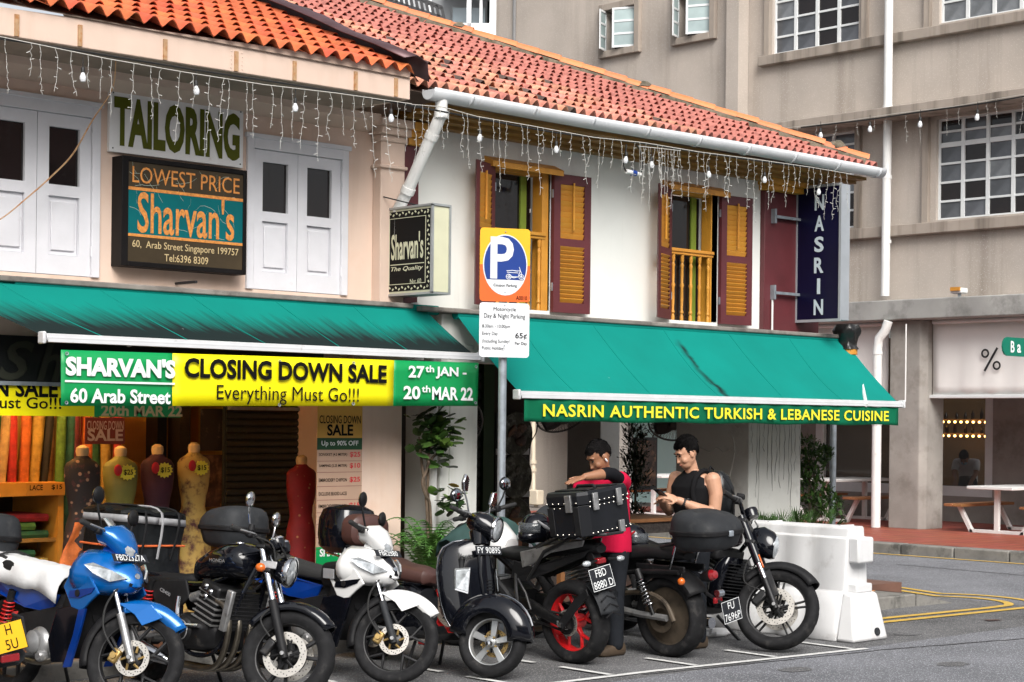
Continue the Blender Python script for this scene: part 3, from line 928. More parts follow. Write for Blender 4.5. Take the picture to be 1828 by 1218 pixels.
# the two small windows with open casements
def open_casement(y1, y0, z0, z1):
 f = MB()
 x = GX - 0.12
 t = 0.13
 f.box(x - .1, x - .002, y0 - t, y0, z0 - t, z1 + t).box(x - .1, x - .002, y1, y1 + t, z0 - t, z1 + t)
 f.box(x - .1, x - .002, y0, y1, z1, z1 + t).box(x - .11, x - .002, y0 - .002, y1 + .002, z0 - t, z0)
 win = build(f, 'window_surround', 'render_trim', gb, smooth=False, bevel=0.01)
 build(MB().box(x + .25, x + .26, y0, y1, z0, z1), 'pane', 'glass_dark', win, smooth=False)
 for (hy, dirn, ang) in ((y0 + .01, 1, R(24)), (y1 - .01, -1, R(70))):
  d = Vector((-math.sin(ang), dirn * math.cos(ang), 0))
  wl = (y1 - y0) * 0.62 if dirn > 0 else (y1 - y0) * 0.4
  l = MB()
  hh = z1 - z0 - .02
  n_ = Vector((d.y, -d.x, 0)) * 0.02
  hl = [(0.04, wl - .04, .04 + k * (hh - .04) / 3, (k + 1) * (hh - .04) / 3) for k in range(3)]
  wall(l, Vector((x, hy, z0 + .01)), d, UZ, n_, wl, hh, hl, 1.0)
  build(l, 'casement', 'frame_white', win, smooth=False)
  pm = MB()
  for k in range(3):
   a, b_, c_, e_ = hl[k]
   o_ = Vector((x, hy, z0 + .01)) + n_ * .5
   pm = MB().add([o_ + d * a + UZ * c_, o_ + d * b_ + UZ * c_, o_ + d * b_ + UZ * e_, o_ + d * a + UZ * e_], [(0, 1, 2, 3)])
   build(pm, 'pane', 'pane_pale', win, smooth=False)
open_casement(24.5, 23.68, 9.22, 10.02)
open_casement(22.6, 21.78, 9.2, 10.02)
# red paper ornament behind a pane
mm('paper_red', (0.6, 0.02, 0.05), 0.6)
orn = thing('paper_ornament', 'red paper ornament hanging behind the top floor window panes', 'ornament', (GX + .16, 19.8, 9.0))
build(MB().poly([(GX + .16, 20.05, 9.3), (GX + .16, 19.75, 9.3), (GX + .16, 19.62, 9.12), (GX + .16, 19.75, 8.95), (GX + .16, 20.05, 8.95), (GX + .16, 20.18, 9.12)], (.01, 0, 0)), 'lantern', 'paper_red', orn, smooth=False)
# ground floor
for y in (17.42, 21.0, 24.7, 12.4):
 c_ = MB()
 c_.poly([(25.88, y - .26, .14), (26.0, y - .34, .14), (26.5, y - .34, .14), (26.5, y + .34, .14), (25.88, y + .34, .14)], (0, 0, 3.54))
 build(c_, 'column', 'column_concrete', gb, smooth=False, bevel=0.02)
SX = 28.6
# recessed shopfront: plinth, white frames, glass
build(MB().box(SX - .05, SX + .2, 5, 21.5, .14, .62), 'plinth', 'column_concrete', gb, smooth=False)
build(MB().box(SX - .1, SX + .6, 16.6, 17.35, .14, 3.68), 'column', 'column_concrete', gb, smooth=False)
fr = MB()
def post(y, wd=.16):
 build(MB().box(SX - .06, SX + .06, y - wd / 2, y + wd / 2, .62, 3.68), 'frame_post', 'frame_white', gb, smooth=False)
def glazing(ya, yb):
 build(MB().box(SX - .05, SX + .05, ya, yb, .621, .8), 'frame_sill', 'frame_white', gb, smooth=False)
 build(MB().box(SX - .004, SX + .004, ya, yb, .8, 3.68), 'pane', 'glass_shop', gb, smooth=False)
post(16.45, .25); post(17.45); post(19.3); post(21.2)
glazing(17.53, 19.22); glazing(19.38, 21.12); glazing(12.0, 16.32)
build(MB().box(SX + .1, SX + .3, 21.4, 24.0, .14, 3.68), 'wall', 'column_concrete', gb, smooth=False)
build(MB().box(SX - .1, SX + .3, 26.1, 30.0, .14, 3.68), 'wall', 'lane_wall', gb, smooth=False)
tg = build(MB().box(SX - .05, SX + .05, 24.0, 26.1, .2, 3.68), 'glass_panel', 'glass_teal', gb, smooth=False)
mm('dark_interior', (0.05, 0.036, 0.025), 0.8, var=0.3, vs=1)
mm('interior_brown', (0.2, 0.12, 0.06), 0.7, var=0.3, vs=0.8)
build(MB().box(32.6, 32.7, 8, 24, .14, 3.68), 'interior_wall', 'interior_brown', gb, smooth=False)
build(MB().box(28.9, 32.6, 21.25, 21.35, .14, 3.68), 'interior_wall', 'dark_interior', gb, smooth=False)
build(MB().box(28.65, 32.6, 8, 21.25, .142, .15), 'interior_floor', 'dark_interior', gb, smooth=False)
mm('led', (1, 0.6, 0.2), 0.5, emit=(1.0, 0.5, 0.14, 14.0))
mm('counter_grey', (0.3, 0.28, 0.26), 0.6, var=0.1)
mm('bottle_dark', (0.03, 0.02, 0.015), 0.2)
for k, (ya, yb, z) in enumerate(((12.0, 17.0, 2.04), (12.0, 17.0, 1.75), (18.4, 20.6, 2.0), (18.4, 20.6, 1.72))):
 sh_ = build(MB().box(31.5, 31.9, ya, yb, z, z + .04), 'shelf', 'interior_brown', gb, smooth=False)
 for j in range(int((yb - ya) / .14)):
  yy = ya + .07 + j * .14
  build(MB().ell((31.45, yy, z - .02), (.025, .03, .025), 6, 4), 'led_lamp', 'led', sh_)
 for j in range(int((yb - ya) / .2)):
  yy = ya + .1 + j * .2 + random.uniform(-.05, .05)
  hgt_ = random.uniform(.12, .24)
  b_ = MB().lathe([(0.0, 0), (.035, 0), (.035, hgt_ * .6), (.012, hgt_ * .8), (.012, hgt_), (0, hgt_)], (31.65, yy, z + .04), n=8)
  build(b_, 'bottle', 'bottle_dark', sh_)
ct = thing('cafe_counter', 'grey cafe service counter inside behind the right-hand glass', 'counter', (31.0, 14.2, .15))
build(MB().box(30.4, 31.2, 12, 16.0, .15, 1.15), 'body', 'counter_grey', ct, smooth=False)
build(MB().box(30.35, 31.25, 11.98, 16.02, 1.15, 1.2), 'worktop', 'frame_white', ct, smooth=False)
for k in range(5):
 y = 15.4 - k * .45
 cm_ = thing('coffee_grinder', 'dark coffee grinder, number %s from the left on the cafe counter' % ('one', 'two', 'three', 'four', 'five')[k], 'grinder', (30.8, y, 1.2), group='grinders on the cafe counter')
 build(MB().box(30.68, 30.92, y - .1, y + .1, 1.2, 1.55), 'body', 'bottle_dark', cm_, bevel=.01)
 build(MB().box(30.655, 30.678, y - .05, y + .06, 1.24, 1.5), 'front_panel', 'frame_white', cm_, smooth=False)
 build(MB().lathe([(.06, 1.55), (.09, 1.7), (.09, 1.74), (0, 1.74)], (30.8, y, 0), n=10), 'hopper', 'bottle_dark', cm_)
# rain pipes of the grey building
dp = MB().tube([(25.8, 17.8, 12.0), (25.8, 17.8, 7.0), (25.78, 17.8, 4.1)], .075, 12)
for z in (9.6, 7.3, 6.1, 5.0):
 dp.cyl((25.8, 17.8, z), (25.8, 17.8, z + .06), .085, n=12)
build(dp, 'downpipe', 'pvc_white', gb)
dp = MB().tube([(25.62, 17.62, 3.66), (25.62, 17.68, 3.5), (25.62, 17.8, 3.38), (25.62, 17.83, 3.2), (25.62, 17.83, .16)], .08, 12)
for z in (3.1, 1.9):
 dp.cyl((25.62, 17.83, z), (25.62, 17.83, z + .05), .09, n=12)
build(dp, 'downpipe', 'pvc_white', gb)
dp = MB().tube([(25.6, 17.25, 3.6), (25.6, 17.25, 2.3)], .012, 6)
build(dp, 'cable_conduit', 'pvc_white', gb)
build(MB().tube([(25.84, 27.1, 14), (25.84, 27.1, 9.0)], .035, 8), 'downpipe', 'grey_pipe', gb)
# cream pipe run with elbows and a meter, seen through the walkway
cp = thing('cream_pipe', 'cream painted pipe with joints and elbow on the grey wall across the lane', 'pipe', (25.7, 27.3, .14))
t = MB().tube([(25.75, 26.317, 2.042), (25.75, 26.293, 0.495), (25.75, 26.226, 0.395), (25.75, 26.206, 0.155)], .05, 10)
build(t, 'riser', 'pvc_cream', cp)
for (py) in ((828), (842), (880)):
 z = {828: 1.034, 842: 0.873, 880: 0.438}[py]
 build(MB().cyl((25.75, 26.3, z), (25.75, 26.3, z + .07), .075, n=10), 'coupling', 'pvc_cream', cp)
build(MB().box(25.6, 25.8, 26.028, 26.387, .2, .5), 'meter_box', 'pvc_cream', cp, bevel=.02)
# blinds
mm('blind', (0.8, 0.78, 0.75), 0.85, var=0.04, vs=1.2, bump=0.08, bs=6)
def roller_blind(y1, y0, label):
 o = thing('roller_blind', label, 'blind', (26.0, (y0 + y1) / 2, 2.37))
 rows = []
 for j in range(9):
  z = 3.64 - j * (3.64 - 2.42) / 8
  rows.append([(26.1 + .018 * math.sin(i * 1.9 + j * .25) * (j / 8) ** .5 + .01 * math.sin(i * .7), y1 + (y0 - y1) * i / 30, z) for i in range(31)])
 build(MB().sheet(rows), 'canvas', 'blind', o, solid=.006)
 build(MB().box(26.06, 26.12, y0 - .03, y1 + .04, 2.36, 2.42), 'bottom_bar', 'frame_white', o, bevel=.01)
 build(MB().cyl((26.1, y0, 3.65), (26.1, y1, 3.65), .04, n=10), 'roller', 'frame_white', o)
 return o
bl1 = roller_blind(17.05, 12.8, 'wide white canvas blind printed with a black percent sign')
bl2 = roller_blind(21.7, 17.95, 'white canvas blind to the left of the round-edged concrete column')
def percent(o, c, u, v, s, mat='black_paint', lift=.012, name='percent_mark'):
 """two rings and a slash"""
 u, v, c = Vector(u), Vector(v), Vector(c)
 n = u.cross(v)
 mb = MB()
 for a, b in ((-.3, .28), (.3, -.28)):
  cc = c + u * a * s + v * b * s + n * lift
  k = 24
  ro, ri = .21 * s, .12 * s
  mb.add([cc + (u * math.cos(2 * PI * i / k) + v * math.sin(2 * PI * i / k)) * ro for i in range(k)] + [cc + (u * math.cos(2 * PI * i / k) + v * math.sin(2 * PI * i / k)) * ri for i in range(k)],
               [(i, (i + 1) % k, k + (i + 1) % k, k + i) for i in range(k)])
 d = (u * .62 + v).normalized(); e = d.cross(n)
 cc = c + n * lift
 mb.add([cc + d * .62 * s + e * .055 * s, cc + d * .62 * s - e * .055 * s, cc - d * .62 * s - e * .055 * s, cc - d * .62 * s + e * .055 * s], [(0, 1, 2, 3)])
 return build(mb, name, mat, o, smooth=False, recalc=False)
percent(bl1, (26.06, 15.903, 2.996), VY, UZ, .36, lift=.02)
percent(gb, (28.54, 25.431, 1.743), VY, UZ, .3, lift=.02)
# street name board cut by the frame edge
mm('sign_green', (0.0, 0.16, 0.1), 0.45)
mm('sign_white', (0.78, 0.8, 0.8), 0.45)
sb = thing('street_sign', 'green street name plate with white letters on a post at the right edge', 'street sign', (23.2, 13.4, .15))
a_ = (22.078, 13.3, 3.011)
pts = []
for k in range(7):
 t = PI / 2 + PI * k / 6
 pts.append((a_[0] + .12 + .12 * math.cos(t), 13.3, a_[2] + .13 * math.sin(t)))
pts += [(a_[0] + 1.2, 13.3, a_[2] - .13), (a_[0] + 1.2, 13.3, a_[2] + .13)]
build(MB().poly(pts, (0, .02, 0)), 'plate', 'sign_green', sb, smooth=False)
letter(sb, 'sign_white', [('B', (a_[0] + .25, 13.3, a_[2]), .1, .16, .02), ('a', (a_[0] + .42, 13.3, a_[2] - .02), .1, .12, .02)], UX, UZ, lift=.006)
build(MB().cyl((a_[0] + 1.1, 13.36, .14), (a_[0] + 1.1, 13.36, a_[2] + .2), .035, n=10), 'pole', 'galvanised', sb)
# camera on the slab
cc = thing('security_camera', 'small white security camera standing on the concrete slab edge', 'camera', (25.75, 16.322, 4.053))
p = Vector((25.75, 16.322, 4.118))
build(MB().box(p.x - .1, p.x + .1, p.y - .1, p.y + .12, p.z - .04, p.z + .05), 'body', 'frame_white', cc, bevel=.02)
build(MB().cyl((p.x, p.y, p.z - .04), (p.x, p.y, p.z - .14), .03, n=8), 'stand', 'galvanised', cc)
build(MB().box(p.x - .13, p.x - .1, p.y - .08, p.y + .1, p.z + .0, p.z + .06), 'hood', 'ochre', cc)
# ------------------------------------------------------------------ white high-rise far behind
hr = thing('high_rise', 'white high-rise block with balconies far behind the roofs', 'building', (60, 68, 0))
Fh = Vector((0.691, 0.723, 0)); Rh = Vector((0.723, -0.691, 0))
def hp(px, D): return Fh * D + Rh * ((px - 914) / 3211.0 * D)
def slab(px0, px1, D, dep, z0, z1, mat, name):
 a, b = hp(px0, D), hp(px1, D)
 mb = MB().poly([(a.x, a.y, z0), (b.x, b.y, z0), (b.x + Fh.x * dep, b.y + Fh.y * dep, z0), (a.x + Fh.x * dep, a.y + Fh.y * dep, z0)], (0, 0, z1 - z0))
 return build(mb, name, mat, hr, smooth=False)
slab(560, 760, 95, 12, 0, 40, 'highrise', 'tower')
slab(756, 862, 92, 12, 0, 40, 'highrise_grey', 'tower')
slab(868, 960, 91, 12, 0, 40, 'highrise', 'tower')
for k in range(7):
 z = 19.6 + k * 2.2
 slab(780, 872, 90, 2.4, z - .55, z, 'highrise', 'balcony_front')
 slab(800, 858, 91.5, .3, z + .05, z + 1.1, 'highrise_glass', 'window')
for k in range(4):
 slab(848 + k * 18, 853 + k * 18, 90.5, .5, 15, 40, 'highrise', 'mullion') if k < 2 else None
slab(752, 762, 90.2, .6, 10, 40, 'highrise', 'mullion')
for j in range(5):
 slab(560, 756, 94.9, .1, 21.0 + j * 1.1, 21.04 + j * 1.1, 'highrise_grey', 'panel_joint')
slab(825, 833, 90.0, .5, 10, 40, 'highrise', 'mullion')
# dark slatted roof terrace screen in front of the tower
sc = thing('slatted_roof_screen', 'dark slatted roof screen showing above the ridge against the white tower', 'screen', tuple(hp(700, 70)))
a, b = hp(650, 70), hp(782, 70)
def zz(py, D): return 1.9 + (752 - py) / 3211.0 * D
build(MB().poly([(a.x, a.y, zz(-12, 70)), (b.x, b.y, zz(30, 70)), (b.x, b.y, zz(38, 70)), (a.x, a.y, zz(-4, 70))], Fh * .3), 'lower_rail', 'dark_metal', sc, smooth=False)
build(MB().poly([(a.x, a.y, zz(-40, 70)), (b.x, b.y, zz(12, 70)), (b.x, b.y, zz(18, 70)), (a.x, a.y, zz(-34, 70))], Fh * .3), 'upper_rail', 'dark_metal', sc, smooth=False)
for k in range(15):
 p = a + (b - a) * (k / 14)
 t = k / 14
 z0, z1 = zz(-8 + 42 * t, 70), zz(-38 + 52 * t, 70)
 build(MB().poly([(p.x, p.y, z0), (p.x + Rh.x * .12, p.y + Rh.y * .12, z0), (p.x + Rh.x * .02, p.y + Rh.y * .02, z1), (p.x - Rh.x * .1, p.y - Rh.y * .1, z1)], Fh * .2), 'slat', 'dark_metal', sc, smooth=False)
# ------------------------------------------------------------------ shop row on the other side of the road (behind the camera, seen in panes and chrome)
for i, (nm, colr) in enumerate((('sage', (0.3, 0.36, 0.26)), ('cream', (0.6, 0.5, 0.36)), ('blue-grey', (0.3, 0.4, 0.46)), ('ivory', (0.65, 0.62, 0.52)), ('rose', (0.55, 0.35, 0.3)))):
 mm('opp_' + nm, colr, 0.85, var=0.1)
 x0 = -16 + i * 7.5
 op = thing('opposite_shophouse', '%s shophouse across the road behind the viewpoint' % nm, 'shophouse', (x0 + 3.7, -10, 0), group='shophouses across the road')
 build(MB().box(x0, x0 + 7.45, -14, -10, 0, 9.0), 'wall', 'opp_' + nm, op, smooth=False)
 build(MB().add([(x0, -9.5, 9.0), (x0 + 7.45, -9.5, 9.0), (x0 + 7.45, -13.5, 11.0), (x0, -13.5, 11.0)], [(0, 1, 2, 3)]), 'roof', 'tile_pink', op, smooth=False)
 for k in range(3):
  build(MB().box(x0 + .8 + k * 2.2, x0 + 2.2 + k * 2.2, -10.0, -9.96, 4.6, 7.4), 'window', 'glass_dark', op, smooth=False)
 build(MB().box(x0 + .4, x0 + 7.05, -10.0, -9.96, .2, 3.4), 'shopfront', 'dark_interior', op, smooth=False)
# ------------------------------------------------------------------ awnings
def awning_mat(name, col, dirt, smear=False):
 m = M(name, col, 0.85, var=0.1, vs=1.2, bump=0.1, bs=9, spec=0.2)
 nt = m.node_tree; N, L = nt.nodes, nt.links
 b = N['Principled BSDF']
 src = b.inputs['Base Color'].links[0].from_socket
 tc = N.new('ShaderNodeTexCoord')
 sp = N.new('ShaderNodeSeparateXYZ'); L.new(tc.outputs['UV'], sp.inputs[0])
 mp = N.new('ShaderNodeMapping'); mp.inputs['Scale'].default_value = (75, 1.1, 1); L.new(tc.outputs['UV'], mp.inputs[0])
 n1 = N.new('ShaderNodeTexNoise'); n1.inputs['Scale'].default_value = 1.0; n1.inputs['Detail'].default_value = 9; n1.inputs['Roughness'].default_value = 0.7; L.new(mp.outputs[0], n1.inputs['Vector'])
 a = N.new('ShaderNodeMath'); a.operation = 'MULTIPLY_ADD'
 L.new(sp.outputs[1], a.inputs[0]); a.inputs[1].default_value = dirt[0]; a.inputs[2].default_value = dirt[1]
 s = N.new('ShaderNodeMath'); s.operation = 'ADD'; L.new(a.outputs[0], s.inputs[0]); L.new(n1.outputs['Fac'], s.inputs[1])
 r = N.new('ShaderNodeMapRange'); r.inputs[1].default_value = 0.5; r.inputs[2].default_value = 1.0; r.inputs[3].default_value = 0.0; r.inputs[4].default_value = dirt[2]
 L.new(s.outputs[0], r.inputs[0])
 x = N.new('ShaderNodeMix'); x.data_type = 'RGBA'; L.new(src, x.inputs[6]); x.inputs[7].default_value = (0.008, 0.011, 0.012, 1); L.new(r.outputs[0], x.inputs[0])
 # pale droppings
 mp2 = N.new('ShaderNodeMapping'); mp2.inputs['Scale'].default_value = (46, 9, 1); L.new(tc.outputs['UV'], mp2.inputs[0])
 n2 = N.new('ShaderNodeTexNoise'); n2.inputs['Scale'].default_value = 1.0; n2.inputs['Detail'].default_value = 3; L.new(mp2.outputs[0], n2.inputs['Vector'])
 r2 = N.new('ShaderNodeMapRange'); r2.inputs[1].default_value = 0.755; r2.inputs[2].default_value = 0.8; L.new(n2.outputs['Fac'], r2.inputs[0])
 y = N.new('ShaderNodeMix'); y.data_type = 'RGBA'; L.new(x.outputs[2], y.inputs[6]); y.inputs[7].default_value = (0.42, 0.5, 0.48, 1); L.new(r2.outputs[0], y.inputs[0])
 last = y.outputs[2]
 if smear:                                  # one oily black run down the canvas
  def mth(op, a_, b_=None, c_=None):
   q = N.new('ShaderNodeMath'); q.operation = op
   for i_, v_ in enumerate((a_, b_, c_)):
    if v_ is None: continue
    if isinstance(v_, (int, float)): q.inputs[i_].default_value = v_
    else: L.new(v_, q.inputs[i_])
   return q.outputs[0]
  n3 = N.new('ShaderNodeTexNoise'); n3.inputs['Scale'].default_value = 7.0; n3.inputs['Detail'].default_value = 5; L.new(tc.outputs['UV'], n3.inputs['Vector'])
  cx = mth('ADD', mth('MULTIPLY_ADD', n3.outputs['Fac'], 0.05, 0.705), mth('MULTIPLY', sp.outputs[1], 0.012))
  dx = mth('ABSOLUTE', mth('SUBTRACT', sp.outputs[0], cx))
  g = mth('ADD', mth('MULTIPLY', dx, -70.0), 1.15)
  g = mth('MULTIPLY', mth('MINIMUM', mth('MAXIMUM', g, 0.0), 1.0), mth('MINIMUM', mth('MAXIMUM', mth('MULTIPLY_ADD', sp.outputs[1], 9.0, -1.0), 0.0), 1.0))
  g = mth('MULTIPLY', g, mth('MINIMUM', mth('MAXIMUM', mth('MULTIPLY_ADD', n1.outputs['Fac'], 4.0, -1.1), 0.0), 0.96))
  zz_ = N.new('ShaderNodeMix'); zz_.data_type = 'RGBA'; L.new(last, zz_.inputs[6]); zz_.inputs[7].default_value = (0.006, 0.01, 0.01, 1); L.new(g, zz_.inputs[0])
  last = zz_.outputs[2]
 L.new(last, b.inputs['Base Color'])
 MAT[name] = m
awning_mat('canvas_old', (0.0, 0.19, 0.155), (1.3, -0.42, 0.97))
awning_mat('canvas_new', (0.0, 0.2, 0.165), (0.3, -0.3, 0.55), True)
mm('awning_bar', (0.66, 0.67, 0.68), 0.4, metal=0.2, var=0.06, stain=((0.3, 0.28, 0.25), 0.6, 9, 0.62))
def awning(label, x0, x1, yb, zb, yf0, yf1, zf, mat, bulge=0.0, xb=None):
 xb = xb or (x0, x1)
 o = thing('awning', label, 'awning', ((x0 + x1) / 2, yf0, zf))
 nu, nv = 40, 10
 me = MB()
 rows = []
 for j in range(nv + 1):
  t = j / nv
  row = []
  for i in range(nu + 1):
   s = i / nu
   x = (x0 + (x1 - x0) * s) * t + (xb[0] + (xb[1] - xb[0]) * s) * (1 - t)
   yf = yf0 + (yf1 - yf0) * s
   z = zb + (zf - zb) * t - bulge * math.sin(PI * t) * (1 - .45 * math.cos(s * PI * 6))
   row.append((x, yb + (yf - yb) * t, z))
  rows.append(row)
 me.sheet(rows)
 c = build(me, 'canvas', mat, o, recalc=False)
 uv = c.data.uv_layers.new(name='UVMap')
 for lp in c.data.loops:
  i = lp.vertex_index
  uv.data[lp.index].uv = ((i % (nu + 1)) / nu * (x1 - x0) / 4, (i // (nu + 1)) / nv)
 for i in range(5, nu, 7):
  build(MB().tube([V(rows[j][i]) + V((0, 0, .002)) for j in range(nv + 1)], .004, 4), 'seam', mat, o)
 b = MB().cyl((x0 - .03, yf0, zf), (x1 + .03, yf1, zf), .034, n=12)
 b.add([(x0 - .02, yf0 - .03, zf + .025), (x1 + .02, yf1 - .03, zf + .025), (x1 + .02, yf1 - .035, zf - .03), (x0 - .02, yf0 - .035, zf - .03)], [(0, 1, 2, 3)])
 build(b, 'front_bar', 'awning_bar', o)
 for (x, y) in ((x0 - .05, yf0), (x1 + .05, yf1)):
  build(MB().obox((x, y, zf), (.03, .085, .09)), 'end_cap', 'awning_bar', o, bevel=.01)
 for x in (x0 + .7, x1 - .7):
  build(MB().tube([(x, yb + .1, zb - .12), (x + .45, (yb + yf0) / 2, (zb + zf) / 2 - .12), (x, yf0 + .05, zf - .02)], .022, 8), 'folding_arm', 'frame_white', o)
 build(MB().cyl((x0, yb + .02, zb + .0), (x1, yb + .02, zb + .0), .045, n=10), 'roller', 'canvas_new', o)
 return o
aw1 = awning('left green awning blackened with mildew streaks, fixed to the pink shophouse', 6.6, 10.83, 12.32, 2.9, 11.8, 11.8, 2.47, 'canvas_old', bulge=.018, xb=(5.85, 10.66))
aw2 = awning('right cleaner green awning with one black smear, fixed to the white shophouse', 11.0, 16.95, 12.26, 2.87, 11.4, 11.5, 2.135, 'canvas_new', bulge=.045)
# valance with yellow lettering
mm('valance', (0.0, 0.12, 0.055), 0.8, spec=0.2, var=0.06, vs=2)
mm('letter_yellow', (0.8, 0.72, 0.03), 0.6)
vx = lambda s: 11.03 + 5.88 * s
rows = []
for j in range(6):
 rows.append([(vx(i / 80), 11.4 + .1 * i / 80 - .012 + .012 * math.sin(i * .55) * j / 5 + .008 * math.sin(i * 1.3), 2.1 - .2 * j / 5 - .006 * math.sin(i * .4) * j / 5) for i in range(81)])
build(MB().sheet(rows), 'valance', 'valance', aw2, recalc=False, solid=.004)
tx = 'NASRIN AUTHENTIC TURKISH & LEBANESE CUISINE'
def spans(text, bold, spacing):
 ext = lambda q: (lambda xs: (min(xs), max(xs)))([p.x for p in text_geo(q, bold, 0, spacing)[0]])
 f0, f1 = ext(text)
 out, pre = [], ''
 for wd in text.split(' '):
  hi = ext(pre + wd)[1]
  lo_, hi_ = ext(wd)
  out.append((wd, (hi - (hi_ - lo_) - f0) / (f1 - f0), (hi - f0) / (f1 - f0)))
  pre += wd + ' '
 return out
for wd, s0, s1 in spans(tx, .022, 1.08):
 mb = MB()
 put_text(mb, wd, (11.245 + 5.45 * (s0 + s1) / 2, 11.44, 2.0), UX, UZ, 5.45 * (s1 - s0), .112, bold=.022, lift=0, spacing=1.08)
 for p in mb.v:
  p.y = 11.4 + .1 * (p.x - 11.03) / 5.88 - .036
 build(mb, 'lettering', 'letter_yellow', aw2, smooth=False, recalc=False)
# ------------------------------------------------------------------ closing-down banner
mm('banner_yellow', (0.83, 0.74, 0.0), 0.45, var=0.03, bump=0.05, bs=8)
mm('banner_green', (0.0, 0.27, 0.07), 0.45, var=0.04, bump=0.05, bs=8)
mm('print_black', (0.006, 0.006, 0.006), 0.6, spec=0.1)
mm('print_white', (0.76, 0.78, 0.78), 0.5)
mm('print_red', (0.5, 0.02, 0.03), 0.5)
mm('print_maroon', (0.13, 0.015, 0.018), 0.6)
bn = thing('sale_banner', 'green and yellow closing down sale banner hanging from the left awning', 'banner', (8.75, 11.78, 2.0))
BX0, BX1, BY = 6.69, 10.83, 11.775
zt = lambda x: 2.385 + (x - BX0) / (BX1 - BX0) * .03
zb_ = lambda x: 1.975 + (x - BX0) / (BX1 - BX0) * .056
def bslice(xa, xb, mat, name):
 n = 24
 rows = []
 for j in range(5):
  rows.append([(xa + (xb - xa) * i / n, BY + .006 * math.sin((xa + (xb - xa) * i / n) * 5.1 + j * .4) + (.01 * math.sin(i * .9) if xb > 10.5 and i > 16 else 0), zt(xa + (xb - xa) * i / n) * (1 - j / 4) + zb_(xa + (xb - xa) * i / n) * j / 4) for i in range(n + 1)])
 return build(MB().sheet(rows), name, mat, bn, recalc=False, solid=.003)
XA, XB = 7.647, 9.855
bslice(BX0, XA, 'banner_green', 'left_panel'); bslice(XA, XB, 'banner_yellow', 'middle_panel'); bslice(XB, BX1, 'banner_green', 'right_panel')
gxc = (BX0 + XA) / 2
letter(bn, 'print_white', [("SHARVAN'S", (gxc + .02, BY, 2.27), .94, .145, .05), ('60 Arab Street', (gxc + .02, BY, 2.055), .86, .11, .03)], UX, UZ, lift=.02, name='lettering')
build(MB().box(gxc - .45, gxc + .49, BY - .014, BY - .01, 2.15, 2.165), 'rule', 'print_white', bn, smooth=False)
yc = (XA + XB) / 2
letter(bn, 'print_black', [('CLOSING DOWN SALE', (yc, BY, 2.285), 2.02, .155, .035), ('Everything Must Go!!!', (yc, BY, 2.085), 1.42, .15, 0.0)], UX, UZ, lift=.02)
rc = (XB + BX1) / 2
letter(bn, 'print_white', [('27', (rc - .25, BY, 2.315), .18, .105, .03), ('th', (rc - .1, BY, 2.345), .1, .06, .02), ('JAN -', (rc + .15, BY, 2.315), .36, .105, .03),
                           ('20', (rc - .3, BY, 2.135), .19, .115, .03), ('th', (rc - .14, BY, 2.17), .1, .06, .02), ('MAR 22', (rc + .17, BY, 2.135), .48, .115, .03)], UX, UZ, lift=.02)
for x, z in ((BX0 + .04, 2.36), (BX0 + .04, 2.0), (XB - .45, 2.37), (XB - .45, 2.03), (BX1 - .04, 2.38), (BX1 - .04, 2.06), (XA + 1.0, 2.36), (XA + 1.0, 2.01)):
 build(MB().lathe([(.007, -.004), (.014, -.006), (.014, 0)], (x, BY - .012, z), (0, 1, 0), n=10), 'eyelet', 'galvanised', bn)
# ------------------------------------------------------------------ name boards
# TAILORING board
tl = thing('tailoring_board', 'white board with bold olive tailoring lettering on the pink wall', 'sign', (8.18, 12.57, 4.0))
x0, x1 = 7.545, 8.83
mm('olive_print', (0.09, 0.1, 0.004), 0.5, spec=0.2)
mm('board_white', (0.82, 0.82, 0.81), 0.5, var=0.04, stain=((0.35, 0.22, 0.1), 0.5, 5, 0.68))
build(MB().box(x0, x1, 12.56, 12.598, 4.01, 4.505), 'board', 'board_white', tl, bevel=.004)
letter(tl, 'olive_print', [('TAILORING', ((x0 + x1) / 2, 12.56, 4.26), 1.21, .4, .045)], UX, UZ)
for x in (x0 + .03, x1 - .03):
 for z in (4.04, 4.48):
  build(MB().ell((x, 12.557, z), (.007, .004, .007), 6, 4), 'screw', 'dark_metal', tl)
# light box
lb = thing('shop_light_box', 'black framed light box with teal panel and orange lettering under the white board', 'light box', (8.23, 12.5, 3.06))
x0, x1, z0, z1 = 7.652, 8.755, 3.14, 3.934
mm('lb_teal', (0.0, 0.11, 0.12), 0.5, spec=0.2, var=0.12, vs=3)
mm('lb_brown', (0.05, 0.036, 0.02), 0.5, spec=0.2, var=0.25, vs=3)
mm('lb_orange', (0.62, 0.24, 0.05), 0.5, var=0.3, vs=40)
mm('lb_cream', (0.55, 0.42, 0.22), 0.5)
mm('crackle', (0.42, 0.5, 0.42), 0.6)
mm('box_black', (0.007, 0.006, 0.006), 0.5, spec=0.15, var=0.3, stain=((0.4, 0.38, 0.35), 0.7, 9, 0.7))
yF = 12.45
build(MB().box(x0 - .06, x0, yF - .01, 12.598, z0 - .04, z1 + .04).box(x1, x1 + .035, yF - .01, 12.598, z0 - .04, z1 + .04).box(x0, x1, yF - .01, 12.598, z1, z1 + .04).box(x0, x1, yF - .01, 12.598, z0 - .04, z0), 'casing', 'box_black', lb, bevel=.004)
build(MB().box(x0, x1, yF, 12.59, z0, z0 + .2), 'address_panel', 'lb_brown', lb, smooth=False)
build(MB().box(x0, x1, yF, 12.59, z0 + .2, z1 - .2), 'name_panel', 'lb_teal', lb, smooth=False)
build(MB().box(x0, x1, yF, 12.59, z1 - .2, z1), 'heading_panel', 'lb_brown', lb, smooth=False)
build(MB().box(x0, x1, yF - .003, yF, z0 + .2, z0 + .222), 'rule', 'lb_orange', lb, smooth=False)
